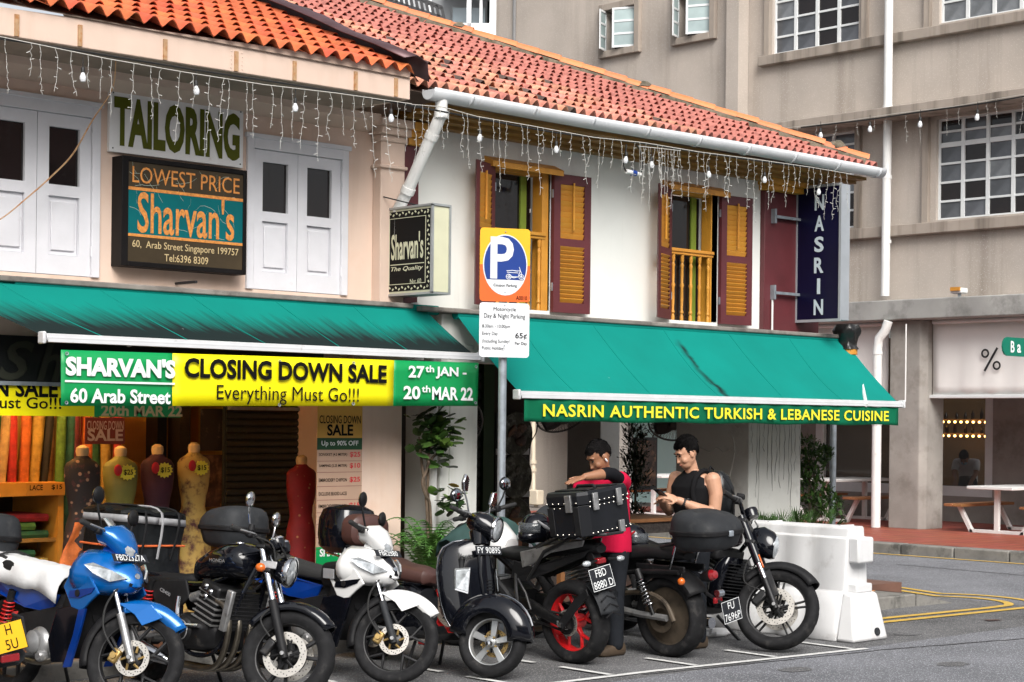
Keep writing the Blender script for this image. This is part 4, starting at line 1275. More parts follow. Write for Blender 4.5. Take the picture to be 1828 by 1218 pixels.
build(MB().box(x0, x1, yF - .003, yF, z1 - .225, z1 - .2), 'rule', 'lb_orange', lb, smooth=False)
xc = (x0 + x1) / 2
letter(lb, 'lb_orange', [('LOWEST PRICE', (xc, yF, z1 - .1), 1.03, .13, .0), ("Sharvan's", (xc, yF, (z0 + z1) / 2 + .005), .93, .34, .012)], UX, UZ, lift=.004)
letter(lb, 'lb_cream', [('60,  Arab Street Singapore 199757', (xc, yF, z0 + .135), 1.02, .075, .004), ('Tel:6396 8309', (xc, yF, z0 + .05), .42, .06, .004)], UX, UZ, lift=.004)
for k in range(34):
 p = Vector((random.uniform(x0 + .05, x1 - .05), yF - .002, random.choice((random.uniform(z0 + .25, z1 - .22), random.uniform(z1 - .2, z1 - .02)))))
 a = random.uniform(0, 2 * PI)
 pts = [p]
 for i in range(random.randint(2, 4)):
  a += random.uniform(-.6, .6)
  q_ = pts[-1] + Vector((math.cos(a), 0, math.sin(a))) * random.uniform(.03, .07)
  if x0 < q_.x < x1 and z0 + .23 < q_.z < z1: pts.append(q_)
 if len(pts) > 1:
  l = [q_ + Vector((0, 0, .0013)) for q_ in pts]; r_ = [q_ - Vector((.0008, 0, .0013)) for q_ in pts]
  build(MB().strip(l, r_), 'crackle_line', 'crackle', lb, smooth=False, recalc=False)
build(MB().cyl((xc, 12.3, 3.0), (xc, 12.6, 3.0), .012, n=6), 'bracket', 'dark_metal', lb)
# small projecting light box (faces -X, end towards the street)
pb = thing('projecting_shop_sign', 'small black projecting light box with cream ornamental border on the pink pilaster', 'sign', (10.42, 12.2, 3.0))
mm('pb_black', (0.006, 0.006, 0.006), 0.5, spec=0.1)
mm('pb_cream', (0.56, 0.56, 0.4), 0.45, var=0.05)
mm('pb_frame', (0.4, 0.42, 0.42), 0.4, metal=0.6, var=0.15)
PX = 10.38
ya, yb, z0, z1 = 12.56, 11.9, 3.03, 3.785
build(MB().box(PX, PX + .2, yb, ya, z0, z1), 'casing', 'pb_cream', pb, bevel=.004)
build(MB().box(PX - .004, PX, yb + .02, ya - .02, z0 + .02, z1 - .02), 'face', 'pb_black', pb, smooth=False)
for (y0, y1, a, b) in ((yb - .012, yb + .01, z0 - .012, z1 + .012), (ya - .01, ya + .012, z0 - .012, z1 + .012)):
 build(MB().box(PX - .012, PX + .212, y0, y1, a, b).box(0, 0, 0, 0, 0, 0) if False else MB().box(PX - .012, PX + .01, y0, y1, a, b), 'frame_bar', 'pb_frame', pb, smooth=False)
build(MB().box(PX - .012, PX + .212, yb - .012, ya + .012, z0 - .02, z0 - .001), 'frame_bar', 'pb_frame', pb, smooth=False)
build(MB().box(PX - .012, PX + .212, yb - .012, ya + .012, z1 + .001, z1 + .02), 'frame_bar', 'pb_frame', pb, smooth=False)
build(MB().box(PX + .19, PX + .212, yb - .012, yb + .01, z0, z1), 'frame_bar', 'pb_frame', pb, smooth=False)
cy = (ya + yb) / 2
letter(pb, 'pb_cream', [("Sharvan's", (PX - .004, cy, 3.45), .44, .24, .02), ('The Quality', (PX - .004, cy, 3.245), .44, .05, .012, .3), ('No: 60', (PX - .004, cy - .12, 3.13), .15, .045, .01)], VY, UZ, lift=.003)
bd = MB()
for k in range(14):
 y = yb + .05 + (ya - yb - .1) * k / 13
 for z in (z0 + .045, z1 - .045):
  bd.obox((PX - .006, y, z + .008 * (-1) ** k), (.003, .022, .014), Matrix.Rotation(.7 * (-1) ** k, 3, 'X'))
for k in range(17):
 z = z0 + .05 + (z1 - z0 - .1) * k / 16
 for y in (yb + .045, ya - .045):
  bd.obox((PX - .006, y + .008 * (-1) ** k, z), (.003, .014, .022), Matrix.Rotation(.7 * (-1) ** k, 3, 'X'))
build(bd, 'ornament_border', 'pb_cream', pb, smooth=False, kind='stuff')
for (a, b, c, d) in ((yb + .08, ya - .08, z0 + .08, z0 + .085), (yb + .08, ya - .08, z1 - .085, z1 - .08), (yb + .08, yb + .085, z0 + .085, z1 - .085), (ya - .085, ya - .08, z0 + .085, z1 - .085), (yb + .1, ya - .1, 3.285, 3.292)):
 build(MB().box(PX - .007, PX - .004, a, b, c, d), 'border_line', 'pb_cream', pb, smooth=False)
build(MB().tube([(10.3, 12.48, 3.9), (10.42, 12.2, 3.82), (10.48, 12.0, 3.79)], .006, 6), 'stay_wire', 'dark_metal', pb)
# tall navy blade sign
ns = thing('blade_sign', 'tall navy blade sign with white vertical letters at the building corner', 'sign', (16.6, 12.3, 3.03))
mm('navy', (0.004, 0.004, 0.024), 0.3, spec=0.25, var=0.2, vs=2)
mm('blade_frame', (0.42, 0.45, 0.48), 0.4, metal=0.4, var=0.08)
mm('blade_letter', (0.5, 0.58, 0.62), 0.4)
NX = 16.42
ya, yb, z0, z1 = 12.535, 11.93, 3.06, 4.58
build(MB().box(NX, NX + .17, yb, ya, z0, z1), 'casing', 'blade_frame', ns, bevel=.006)
build(MB().box(NX - .006, NX, yb + .02, ya - .015, z0 + .02, z1 - .02), 'face', 'navy', ns, smooth=False)
for i, ch in enumerate('NASRIN'):
 letter(ns, 'blade_letter', [(ch, (NX - .006, 12.22, z1 - .19 - i * .235), .13 if ch != 'I' else .045, .175, .03)], VY, UZ, lift=.004, name='letter')
for (c, d, a, b) in ((yb - .01, yb + .02, z0 - .01, z1 + .01), (ya - .015, ya + .01, z0 - .01, z1 + .01), (yb + .02, ya - .015, z0 - .01, z0 + .02), (yb + .02, ya - .015, z1 - .02, z1 + .01)):
 build(MB().box(NX - .012, NX - .0005, c, d, a, b), 'trim', 'blade_frame', ns, smooth=False)
for z in (3.35, 4.2):
 build(MB().box(NX - .45, NX + .02, 12.48, 12.505, z, z + .03), 'bracket_arm', 'galvanised', ns, smooth=False)
 build(MB().box(NX - .47, NX - .44, 12.48, 12.54, z - .06, z + .1), 'bracket_plate', 'galvanised', ns, smooth=False)
build(MB().cyl((NX - .455, 12.52, 2.95), (NX - .455, 12.52, 3.3), .012, n=8), 'conduit', 'pvc_white', ns)
# black plastic wrapped lamp below it
wl = thing('wrapped_lamp', 'lamp wrapped in black plastic hanging below the navy blade sign', 'lamp', (16.95, 12.2, 2.85))
mb = MB()
rings = []
for k in range(9):
 z = 3.04 - k * .035
 rr = .13 + .025 * math.sin(k * .8)
 rings.append([(16.93 + rr * (1 + .12 * math.sin(5 * a + k)) * math.cos(a), 12.2 + rr * (1 + .12 * math.sin(7 * a - k)) * math.sin(a), z) for a in [2 * PI * i / 28 for i in range(28)]])
mb.loft(rings)
mm('bin_bag', (0.012, 0.012, 0.012), 0.3, bump=0.5, bs=25)
build(mb, 'plastic_wrap', 'bin_bag', wl)
build(MB().cyl((16.93, 12.2, 2.7), (16.93, 12.2, 2.76), .12, n=16), 'shade_rim', 'ochre', wl)
# ------------------------------------------------------------------ parking sign
pk = thing('parking_sign', 'motorcycle coupon parking sign on a galvanised pole between the two awnings', 'parking sign', (10.66, 11.3, 0.1))
ua = R(-26)
pu = Vector((math.cos(ua), math.sin(ua), 0)); pn = pu.cross(UZ)
pc = Vector((10.62, 11.22, 0))
build(MB().cyl((10.66, 11.28, 0.0), (10.66, 11.28, 3.5), .036, n=14), 'pole', 'galvanised', pk)
mm('sign_orange', (0.72, 0.12, 0.02), 0.4, var=0.05)
mm('sign_amber', (0.8, 0.42, 0.015), 0.4, var=0.05)
mm('sign_blue', (0.004, 0.035, 0.22), 0.4, var=0.05)
mm('plate_white', (0.68, 0.7, 0.72), 0.4, var=0.03)
def rrect(c, u, v, w_, h_, r, n=5):
 pts = []
 for (sx, sy, a0) in ((1, 1, 0), (-1, 1, 90), (-1, -1, 180), (1, -1, 270)):
  for k in range(n + 1):
   a = R(a0 + 90 * k / n)
   pts.append(c + u * (sx * (w_ / 2 - r) + r * math.cos(a)) + v * (sy * (h_ / 2 - r) + r * math.sin(a)))
 return pts
PW = .45
zP0, zP1, zI0 = 2.925, 3.555, 2.445
cP = pc + UZ * ((zP0 + zP1) / 2); cI = pc + UZ * ((zI0 + zP0) / 2 - .004)
build(MB().poly(rrect(cP, pu, UZ, PW, zP1 - zP0, .03), -pn * -.004 * -1), 'parking_plate', 'sign_amber', pk, smooth=False)
build(MB().poly([p + pn * .0 for p in rrect(cI, pu, UZ, PW, zP0 - zI0 - .012, .03)], pn * -.004), 'tariff_plate', 'plate_white', pk, smooth=False)
half = [p for p in rrect(cP, pu, UZ, PW, zP1 - zP0, .03) if p.z < cP.z]
half = [cP + pu * PW / 2 + UZ * .0, cP - pu * PW / 2 + UZ * .0] + [p for p in rrect(cP, pu, UZ, PW, zP1 - zP0, .03)[12:18]] + [p for p in rrect(cP, pu, UZ, PW, zP1 - zP0, .03)[18:24]]
build(MB().poly([p + pn * .0015 for p in half], pn * .001), 'lower_half', 'sign_orange', pk, smooth=False)
def ellip(c, a, b, n=40, z_lim=None):
 return [c + pu * a * math.cos(2 * PI * i / n) + UZ * b * math.sin(2 * PI * i / n) for i in range(n)]
eC = cP + UZ * .0
build(MB().poly([p + pn * .004 for p in ellip(eC, .2, .262)], pn * .001), 'ellipse_border', 'plate_white', pk, smooth=False)
blue = [p for p in ellip(eC, .19, .252, 60) if p.z > eC.z - .135]
blue = sorted(blue, key=lambda p: math.atan2((p - eC).dot(pu), (p - eC).z))
build(MB().poly([p + pn * .0065 for p in blue], pn * .001), 'blue_field', 'sign_blue', pk, smooth=False)
mb = MB()
put_text(mb, 'P', eC - pu * .03 + UZ * .06, pu, UZ, .21, .36, bold=.02, lift=.0095)
build(mb, 'letter_p', 'plate_white', pk, smooth=False, recalc=False)
letter(pk, 'print_black', [('Coupon Parking', eC - UZ * .178, .21, .03, .012)], pu, UZ, lift=.009)
letter(pk, 'print_black', [('A0010', cP + pu * .15 - UZ * .28, .1, .035, .012)], pu, UZ, lift=.005)
# little motorcycle pictogram in white line
pic = MB()
pc0 = eC + pu * .085 - UZ * .07
def pl(pts, r=.0035):
 pic.tube([pc0 + pu * a + UZ * b + pn * .0095 for a, b in pts], r, 5)
for cx in (-.055, .06):
 pl([(cx + .022 * math.cos(2 * PI * i / 14), -.03 + .022 * math.sin(2 * PI * i / 14)) for i in range(15)])
 pl([(cx + .009 * math.cos(2 * PI * i / 8), -.03 + .009 * math.sin(2 * PI * i / 8)) for i in range(9)])
pl([(-.075, .02), (-.02, .025), (.02, .02), (.05, .025), (.06, .005), (.06, -.03)]); pl([(-.055, -.01), (-.02, -.03), (.03, -.03), (.04, .0), (.05, .025), (.04, .055)])
pl([(-.07, .008), (.03, .004)]); pl([(-.055, -.03), (-.01, -.04), (.03, -.03)])
build(pic, 'motorcycle_pictogram', 'plate_white', pk)
letter(pk, 'print_black', [('Motorcycle', cI + UZ * .175, .2, .042, 0), ('Day & Night Parking', cI + UZ * .115, .37, .05, 0),
 ('8.30am - 10.00pm', cI + UZ * .028 - pu * .075, .25, .036, 0), ('Every Day', cI - UZ * .035 - pu * .13, .14, .036, 0),
 ('(Including Sunday/', cI - UZ * .1 - pu * .075, .25, .036, 0), ('Public Holiday)', cI - UZ * .16 - pu * .1, .2, .036, 0),
 ('65¢', cI - UZ * .05 + pu * .15, .105, .058, .01), ('Per Day', cI - UZ * .115 + pu * .15, .11, .032, .008)], pu, UZ, lift=.004)
for c_ in (cP + UZ * .285, cP - UZ * .235, cI + UZ * .215, cI - UZ * .13):
 build(MB().ell(c_ + pn * .006, (.006, .006, .006), 6, 4), 'bolt', 'galvanised', pk)
# second pole with the back of a sign, right of the blade sign
sp_ = thing('traffic_sign', 'grey back of a traffic sign on a galvanised pole beyond the right awning', 'traffic sign', (17.1, 13.0, 0.0))
qx, qy = 18.837, 13.76
qd = 15.9
P0 = Vector((17.4, 12.72, 0))
build(MB().cyl((P0.x, P0.y, .1), (P0.x, P0.y, 2.9), .038, n=12), 'pole', 'galvanised', sp_)
build(MB().poly(rrect(Vector((P0.x + .12, P0.y + .02, 2.5)), Vector((.723, -.691, 0)), UZ, .34, .66, .04), (.005, .005, 0)), 'plate', 'dark_metal', sp_, smooth=False)
# ------------------------------------------------------------------ ground floor of the pink shophouse: fabric shop
for nm, c_ in dict(f_cream=(.5, .33, .14), f_green=(.02, .1, .03), f_red=(.42, .02, .02), f_orange=(.55, .13, .02), f_tan=(.4, .2, .08), f_black=(.012, .01, .012), f_lime=(.1, .22, .03), f_pink=(.5, .05, .09), f_maroon=(.12, .012, .02), f_purple=(.1, .015, .05), f_gold=(.45, .28, .05), f_teal=(.01, .09, .07)).items():
 mm(nm, (c_[0] * .8, c_[1] * .8, c_[2] * .8), 0.75, var=0.35, vs=14, bump=0.2, bs=25, stain=((min(1, c_[0] * 1.8 + .05), min(1, c_[1] * 1.8 + .03), min(1, c_[2] * 1.5 + .01)), 0.7, 30, 0.6))
build(MB().box(2.0, 10.45, 15.0, 15.1, .12, 2.8), 'shop_back_wall', 'yellow_wall', ps, smooth=False)
build(MB().box(10.45, 10.55, 12.95, 15.1, .12, 2.8), 'party_wall', 'pink_wall', ps, smooth=False)
for px, wd in ((262, .1), (318, .12)):
 x = {262: 9.308, 318: 9.562}[px]
 build(MB().box(x - wd / 2, x + wd / 2, 14.5, 14.7, .12, 2.8), 'shop_post', 'black_paint' if px == 262 else 'dark_interior', ps, smooth=False)
build(MB().box(9.023, 9.266, 14.7, 14.8, .12, 2.8), 'shop_panel', 'ochre', ps, smooth=False)
build(MB().box(9.647, 9.845, 14.7, 14.8, .12, 2.8), 'shop_panel', 'ochre', ps, smooth=False)
# roller shutter
rs = build(MB().box(9.613, 10.675, 13.92, 13.96, .12, 2.6), 'roller_shutter', 'shutter_steel', ps, smooth=False)
sx0, sx1 = 9.626, 10.675
sme = MB().loft([[(x, 0, 0), (x, -.018, .012), (x, -.022, .035), (x, -.012, .056), (x, 0, .062)] for x in (-(sx1 - sx0) / 2, (sx1 - sx0) / 2)]).mesh('slat', 'shutter_steel', smooth=True)
for k in range(34):
 inst('slat', sme, rs, ((sx0 + sx1) / 2, 13.918, .2 + k * .065))
build(MB().box(sx0, sx1, 13.88, 13.96, 1.976, 2.008), 'shutter_box_trim', 'galvanised', ps, smooth=False)
# dark photo posters beside the shutter
mm('poster_dark', (0.02, 0.016, 0.014), 0.5, stain=((0.4, 0.3, 0.24), 0.9, 5, 0.55))
mm('poster_meat', (0.06, 0.03, 0.02), 0.5, var=0.8, vs=7, stain=((0.32, 0.16, 0.08), 0.8, 8, 0.5))
mm('poster_greens', (0.05, 0.05, 0.03), 0.5, var=0.8, vs=7, stain=((0.3, 0.3, 0.26), 0.9, 9, 0.5))
def poster(label, x0, x1, y, z0, z1, mat, cat='poster', cap=None):
 p = thing('poster', label, cat, ((x0 + x1) / 2, y, z0))
 build(MB().box(x0, x1, y - .006, y, z0, z1), 'sheet', mat, p, smooth=False)
 if cap:
  build(MB().box(x0, x1, y - .009, y - .006, z0 - .0, z0 + .06), 'caption_band', 'plate_white', p, smooth=False)
  letter(p, 'print_black', [(cap, ((x0 + x1) / 2, y - .009, z0 + .03), (x1 - x0) * .5, .03)], UX, UZ)
 return p
poster('dark food photo poster left of the fabric shop shutter, upper one', 9.396, 9.675, 14.0, 1.594, 1.984, 'poster_dark')
poster('dark food photo poster left of the fabric shop shutter, lower one', 9.396, 9.675, 14.0, 1.073, 1.558, 'poster_meat')
# shop sign over the opening, second sale banner
mm('shop_board', (0.008, 0.009, 0.01), 0.35)
mm('embossed', (0.03, 0.032, 0.024), 0.35)
nb_ = thing('shop_name_board', 'black shop name board with dark embossed script under the left awning', 'sign', (5.5, 12.4, 2.2))
z0_, z1_ = 2.15, 2.507
build(MB().box(3.0, 9.6, 12.42, 12.5, z0_, z1_), 'board', 'shop_board', nb_, smooth=False)
build(MB().box(3.0, 9.6, 12.405, 12.42, z0_ - .02, z0_ + .01), 'board_edge', 'galvanised', nb_, smooth=False)
letter(nb_, 'embossed', [('S', (6.675, 12.42, (z0_ + z1_) / 2 - .01), .3, .3, .02, .3), ('h', (6.957, 12.42, (z0_ + z1_) / 2 - .01), .22, .3, .02, .3), ('arvan', (6.957 + .7, 12.42, (z0_ + z1_) / 2 - .03), .9, .22, .02, .3)], UX, UZ, lift=.012)
b2 = thing('inner_sale_banner', 'second yellow and green sale banner in shade under the shop name board', 'banner', (6.6, 12.4, 2.0))
z0_, z1_ = 1.901, 2.142
xm, xe = 7.362, 8.156
build(MB().box(4.5, xm, 12.437, 12.44, z0_, z1_), 'yellow_panel', 'banner_yellow', b2, smooth=False)
build(MB().box(xm, xe, 12.437, 12.44, z0_, z1_), 'green_panel', 'banner_green', b2, smooth=False)
letter(b2, 'print_black', [('CLOSING DOWN SALE', (7.042, 12.437, z1_ - .03), 1.75, .14, .03, 0, 'R'), ('Everything Must Go!!!', (7.072, 12.437, z0_ + .085), 1.3, .115, .01, 0, 'R')], UX, UZ)
letter(b2, 'lb_cream', [('20th MAR 22', (7.797, 12.437, z0_ + .05), .75, .09, .03)], UX, UZ)
# small hanging sign
cs = thing('hanging_sale_sign', 'small maroon closing down sale sign hanging above the shop dummies', 'sign', (7.6, 13.2, 1.9))
a_, b_ = (7.726, 13.2, 1.672), (8.101, 13.2, 1.893)
build(MB().box(a_[0], b_[0], 13.19, 13.2, a_[2], b_[2]), 'board', 'print_maroon', cs, smooth=False)
mm('letter_dusty', (0.45, 0.36, 0.34), 0.6)
letter(cs, 'letter_dusty', [('CLOSING DOWN', ((a_[0] + b_[0]) / 2, 13.19, b_[2] - .065), (b_[0] - a_[0]) * .92, .075, .01), ('SALE', ((a_[0] + b_[0]) / 2, 13.19, a_[2] + .075), (b_[0] - a_[0]) * .9, .1, .03)], UX, UZ)
for x in (a_[0] + .05, b_[0] - .05):
 build(MB().cyl((x, 13.195, b_[2]), (x, 13.195, 2.8), .003, n=5), 'cord', 'dark_metal', cs)
# shelf with fabric rolls
shf = thing('fabric_shelf', 'ochre shop shelf unit with folded cloth under the upright fabric rolls', 'shelf', (6.2, 13.9, .12))
sxr = 7.721
zs0, zs1 = 1.236, 1.347
build(MB().box(4.0, sxr, 13.5, 14.3, zs0, zs1), 'shelf_board', 'ochre', shf, smooth=False)
build(MB().box(sxr - .05, sxr, 13.52, 14.3, .12, zs0), 'side_panel', 'ochre', shf, smooth=False)
build(MB().box(4.0, sxr, 14.3, 14.34, .12, zs0), 'back_panel', 'dark_interior', shf, smooth=False)
for k, z in enumerate((.55, .85)):
 build(MB().box(4.0, sxr - .05, 13.55, 14.3, z, z + .03), 'shelf_board', 'ochre_dark', shf, smooth=False)
pl_ = build(MB().box(sxr - .36, sxr - .01, 13.494, 13.5, zs0 + .005, zs1 - .003), 'price_label', 'ochre', shf, smooth=False)
letter(shf, 'print_black', [('LACE', (sxr - .27, 13.494, (zs0 + zs1) / 2 + .015), .12, .045, .015), ('$15', (sxr - .08, 13.494, (zs0 + zs1) / 2 + .015), .1, .045, .015)], UX, UZ)
FC = ['f_cream', 'f_green', 'f_red', 'f_orange', 'f_orange', 'f_tan', 'f_gold', 'f_black', 'f_black', 'f_tan', 'f_lime', 'f_pink', 'f_teal', 'f_maroon', 'f_maroon', 'f_purple', 'f_orange', 'f_pink', 'f_green', 'f_red', 'f_gold', 'f_orange', 'f_red', 'f_tan']
CN = dict(f_cream='cream', f_green='dark green', f_red='red', f_orange='orange', f_tan='tan', f_gold='gold', f_black='black', f_lime='leaf green', f_pink='pink', f_teal='teal', f_maroon='maroon', f_purple='plum')
ordn = ['first', 'second', 'third', 'fourth', 'fifth', 'sixth', 'seventh', 'eighth', 'ninth', 'tenth', 'eleventh', 'twelfth', 'thirteenth', 'fourteenth', 'fifteenth', 'sixteenth', 'seventeenth', 'eighteenth', 'nineteenth', 'twentieth', 'twenty-first', 'twenty-second', 'twenty-third', 'twenty-fourth']
xr0, xr1 = 7.236, 8.408
for k in range(24):
 x = xr0 + (xr1 - xr0) * (k + .5) / 24
 y = 13.72 + .12 * (k % 2) + random.uniform(-.03, .03)
 tilt = random.uniform(.0, .12) if k < 14 else random.uniform(-.02, .05)
 r_ = random.uniform(.035, .052)
 zb = zs1 + .0 if x < sxr - .05 else .75
 ztop = 2.3
 fr_ = thing('fabric_roll', '%s fabric roll, %s from the left in the row above the shelf' % (CN[FC[k]], ordn[k]), 'fabric roll', (x, y, zb), group='fabric rolls standing on the shelf')
 mb = MB()
 rr = []
 for i in range(9):
  t = i / 8
  rr.append([(tilt * (zb + (ztop - zb) * t - zb) * 1.0 + r_ * (1 + .12 * math.sin(3 * a + i)) * math.cos(a), r_ * math.sin(a) + .02 * t, (ztop - zb) * t) for a in [2 * PI * q / 12 for q in range(12)]])
 mb.loft(rr)
 build(mb, 'cloth', FC[k], fr_, local=True)
 build(MB().cyl((tilt * (ztop - zb), .02, ztop - zb - .01), (tilt * (ztop - zb), .02, ztop - zb + .03), .015, n=8), 'core', 'peg_wood', fr_, local=True)
for k in range(10):
 z = (.15, .58, .88)[k % 3] + (k // 3) * .07
 x = sxr - .3 - (k % 2) * .12
 if z + .06 > zs0: z = .2
 cb = MB().loft([[(x - .24, y_, z_) for y_, z_ in ((13.6, z), (13.58, z + .03), (13.6, z + .06), (14.1, z + .06), (14.1, z))], [(x + .2, y_, z_) for y_, z_ in ((13.6, z), (13.58, z + .03), (13.6, z + .06), (14.1, z + .06), (14.1, z))]])
 single('folded_cloth', cb, ['f_lime', 'f_maroon', 'f_green', 'f_red', 'f_gold'][k % 5], 'folded %s cloth on the %s shelf, layer %s' % (CN[['f_lime', 'f_maroon', 'f_green', 'f_red', 'f_gold'][k % 5]], ('lowest', 'middle', 'upper')[k % 3], ('one', 'two', 'three', 'four')[k // 3]), 'cloth', (x, 13.8, z), group='folded cloths on the shelves')
# shop dummies
mm('dummy_skin', (0.6, 0.42, 0.2), 0.5, var=0.1)
mm('d_black', (0.016, 0.009, 0.007), 0.8, spots=((0.3, 0.16, 0.09), 14, 0.17), stain=((0.16, 0.03, 0.02), 0.7, 14, 0.56))
mm('d_olive', (0.17, 0.16, 0.03), 0.6, var=0.12, vs=6, bump=0.1, bs=8)
mm('d_plum', (0.04, 0.006, 0.016), 0.75, var=0.3)
mm('d_yellow', (0.42, 0.28, 0.07), 0.75, stain=((0.07, 0.015, 0.015), 1.0, 8, 0.47))
mm('d_red', (0.22, 0.008, 0.01), 0.7, var=0.25, vs=4, spots=((0.4, 0.2, 0.08), 13, 0.09))
mm('tag_yellow', (0.8, 0.66, 0.04), 0.5)
mm('tag_red', (0.5, 0.01, 0.015), 0.5)
def dummy(label, px_x, y, ztop, mat, gown, price=None, sc=1.0, stole=None):
 d = thing('shop_dummy', label, 'mannequin', (px_x, y, .12), group='dressed shop dummies')
 h = ztop - .12
 sec = [(h - .0, .035, .03), (h - .05, .06, .05), (h - .1, .05, .045), (h - .14, .055, .05)]
 nk = MB().loft([MB().ring(V((0, 0, z)), UX, UY, a, b, 18, 2) for z, a, b in ((h - .16, .06, .055), (h - .09, .048, .045), (h - .05, .056, .05), (h - .02, .05, .045), (h, .02, .02))])
 build(nk, 'neck', 'dummy_skin', d, local=True)
 t = [(h - .085, .055, .05), (h - .11, .09, .06), (h - .14, .16, .075), (h - .175, .19, .085), (h - .28, .185, .105), (h - .38, .165, .12), (h - .48, .14, .1), (h - .56, .13, .095), (h - .66, .16, .115), (h - .78, .18, .125)]
 if gown:
  t += [(h - 1.0, .2, .15), (h - 1.25, .24, .19), (.03, .28, .24)]
 else:
  t += [(h - .95, .19, .13)]
 rr = []
 for z, a, b in t:
  a, b = a * .84, b * .9
  ring = []
  for q in range(32):
   th_ = 2 * PI * q / 32
   f_ = 1 + (.05 * math.sin(9 * th_ + z) if z < h - .8 else .012 * math.sin(7 * th_ + z * 9))
   ring.append((a * f_ * math.cos(th_), b * f_ * math.sin(th_), z))
  rr.append(ring)
 build(MB().loft(rr), 'dress' if gown else 'top', mat, d, local=True)
 if not gown:
  build(MB().cyl((0, 0, .02), (0, 0, h - .94), .02, n=10), 'stand_pole', 'galvanised', d, local=True)
  build(MB().lathe([(0, .02), (.16, .015), (.16, 0), (0, 0)], n=20), 'stand_base', 'galvanised', d, local=True)
 if price:
  pts = []
  for q in range(28):
   rr_ = .085 if q % 2 else .068
   pts.append((-.01 + rr_ * math.cos(2 * PI * q / 28), -.13, h - .22 + rr_ * .8 * math.sin(2 * PI * q / 28)))
  tg_ = build(MB().poly(pts, (0, .003, 0)), 'price_star', 'tag_yellow', d, local=True, smooth=False)
  build(MB().ell((-.1, -.13, h - .2), (.04, .008, .05), 12, 6), 'price_tab', 'tag_red', d, local=True)
  letter(d, 'print_black', [(price, (-.005, -.133, h - .22), .09, .05, .015)], UX, UZ, local=True)
 if stole:
  rows = [[V((-.12 - .34 * (k / 12) + j * (.03 + .03 * k / 12), -.1 - .02 * math.sin(k * 1.3 + j) + .04 * (k / 12), h - .62 - (h - .66) * k / 12)) for j in range(5)] for k in range(13)]
  build(MB().sheet(rows), 'stole', stole, d, local=True, solid=.006)
 return d
dummy('shop dummy in a black flower-print gown with an orange stole', 7.59, 13.0, 1.666, 'd_black', True, stole='f_orange')
dummy('shop dummy in an olive top with a $25 price star', 8.037, 13.15, 1.658, 'd_olive', False, '$25')
dummy('shop dummy in a plum top with a $15 price star', 8.461, 13.25, 1.67, 'd_plum', False, '$15')
dummy('shop dummy in a yellow top with dark blossom print', 8.864, 13.3, 1.684, 'd_yellow', True, '$15')
dummy('shop dummy in a long red dress by the closed shutter', 9.961, 13.2, 1.572, 'd_red', True)
# roll-up price banner
pb_ = thing('price_banner', 'roll-up price list banner standing at the pink column', 'banner', (9.7, 12.35, .13))
x0, x1 = 9.492, 9.987
z1_, zb1, zc1, ze = 2.001, 1.737, 1.635, 0.796
mm('paper_pink', (0.42, 0.28, 0.2), 0.6, var=0.04)
mm('paper_amber', (0.6, 0.34, 0.06), 0.6, var=0.05)
mm('paper_green', (0.01, 0.06, 0.02), 0.6)
build(MB().box(x0, x1, 12.357, 12.36, zb1, z1_ + .12), 'heading_panel', 'paper_amber', pb_, smooth=False)
build(MB().box(x0, x1, 12.357, 12.36, zc1, zb1), 'discount_panel', 'paper_green', pb_, smooth=False)
build(MB().box(x0, x1, 12.357, 12.36, ze, zc1), 'price_panel', 'paper_pink', pb_, smooth=False)
build(MB().box(x0, x1, 12.357, 12.36, .2, ze), 'footer_panel', 'banner_green', pb_, smooth=False)
build(MB().box(x0 - .02, x1 + .02, 12.33, 12.42, .13, .2), 'base', 'galvanised', pb_, bevel=.01)
xm = (x0 + x1) / 2; W_ = x1 - x0
letter(pb_, 'print_black', [('CLOSING DOWN', (xm, 12.357, 1.898), W_ * .92, .07, .01), ('SALE', (xm, 12.357, 1.806), W_ * .58, .1, .03)], UX, UZ)
letter(pb_, 'print_white', [('Up to 90% OFF', (xm, 12.357, (zb1 + zc1) / 2), W_ * .82, .055, .01)], UX, UZ)
rowsy = [(812, 'SONGKET (4.5 METER)', '$25'), (832, 'SAMPING (2.25 METER)', '$10'), (857, 'EMBROIDERY CHIFFON', '$25'), (881, 'EXCLUSIVE BEADED LACES', ''), (903, 'EMBROIDERY LACES', '$15'), (924, 'JAPANESE LACES', '$5'), (947, 'JACQUARD SILK', ''), (968, 'PRINTED COTTON', '')]
zr = {812: 1.591, 832: 1.494, 857: 1.372, 881: 1.254, 903: 1.147, 924: 1.045, 947: 0.932, 968: 0.83}
for py, a, b in rowsy:
 letter(pb_, 'print_black', [(a, (x0 + .02, 12.357, zr[py]), W_ * .62, .03, .012, 0, 'L')], UX, UZ)
 if b: letter(pb_, 'print_red', [(b, (x1 - .02, 12.357, zr[py]), W_ * .24, .05, .02, 0, 'R')], UX, UZ)
 build(MB().box(x0, x1, 12.3555, 12.357, zr[py] - .056, zr[py] - .053), 'row_line', 'print_maroon', pb_, smooth=False)
letter(pb_, 'print_white', [("SHARVAN'S", (xm, 12.357, ze - .05), W_ * .85, .07, .03)], UX, UZ)
# warm strip lamp in the fabric shop
mm('tube_warm', (1, .8, .5), 0.5, emit=(1.0, 0.55, 0.18, 110.0))
lm = thing('strip_lamp', 'warm fluorescent strip lamp on the fabric shop ceiling', 'lamp', (7.0, 13.5, 2.7))
build(MB().box(6.3, 7.9, 13.05, 13.15, 2.74, 2.8), 'housing', 'frame_white', lm, smooth=False)
build(MB().cyl((6.32, 13.1, 2.71), (7.88, 13.1, 2.71), .022, n=10), 'tube', 'tube_warm', lm)
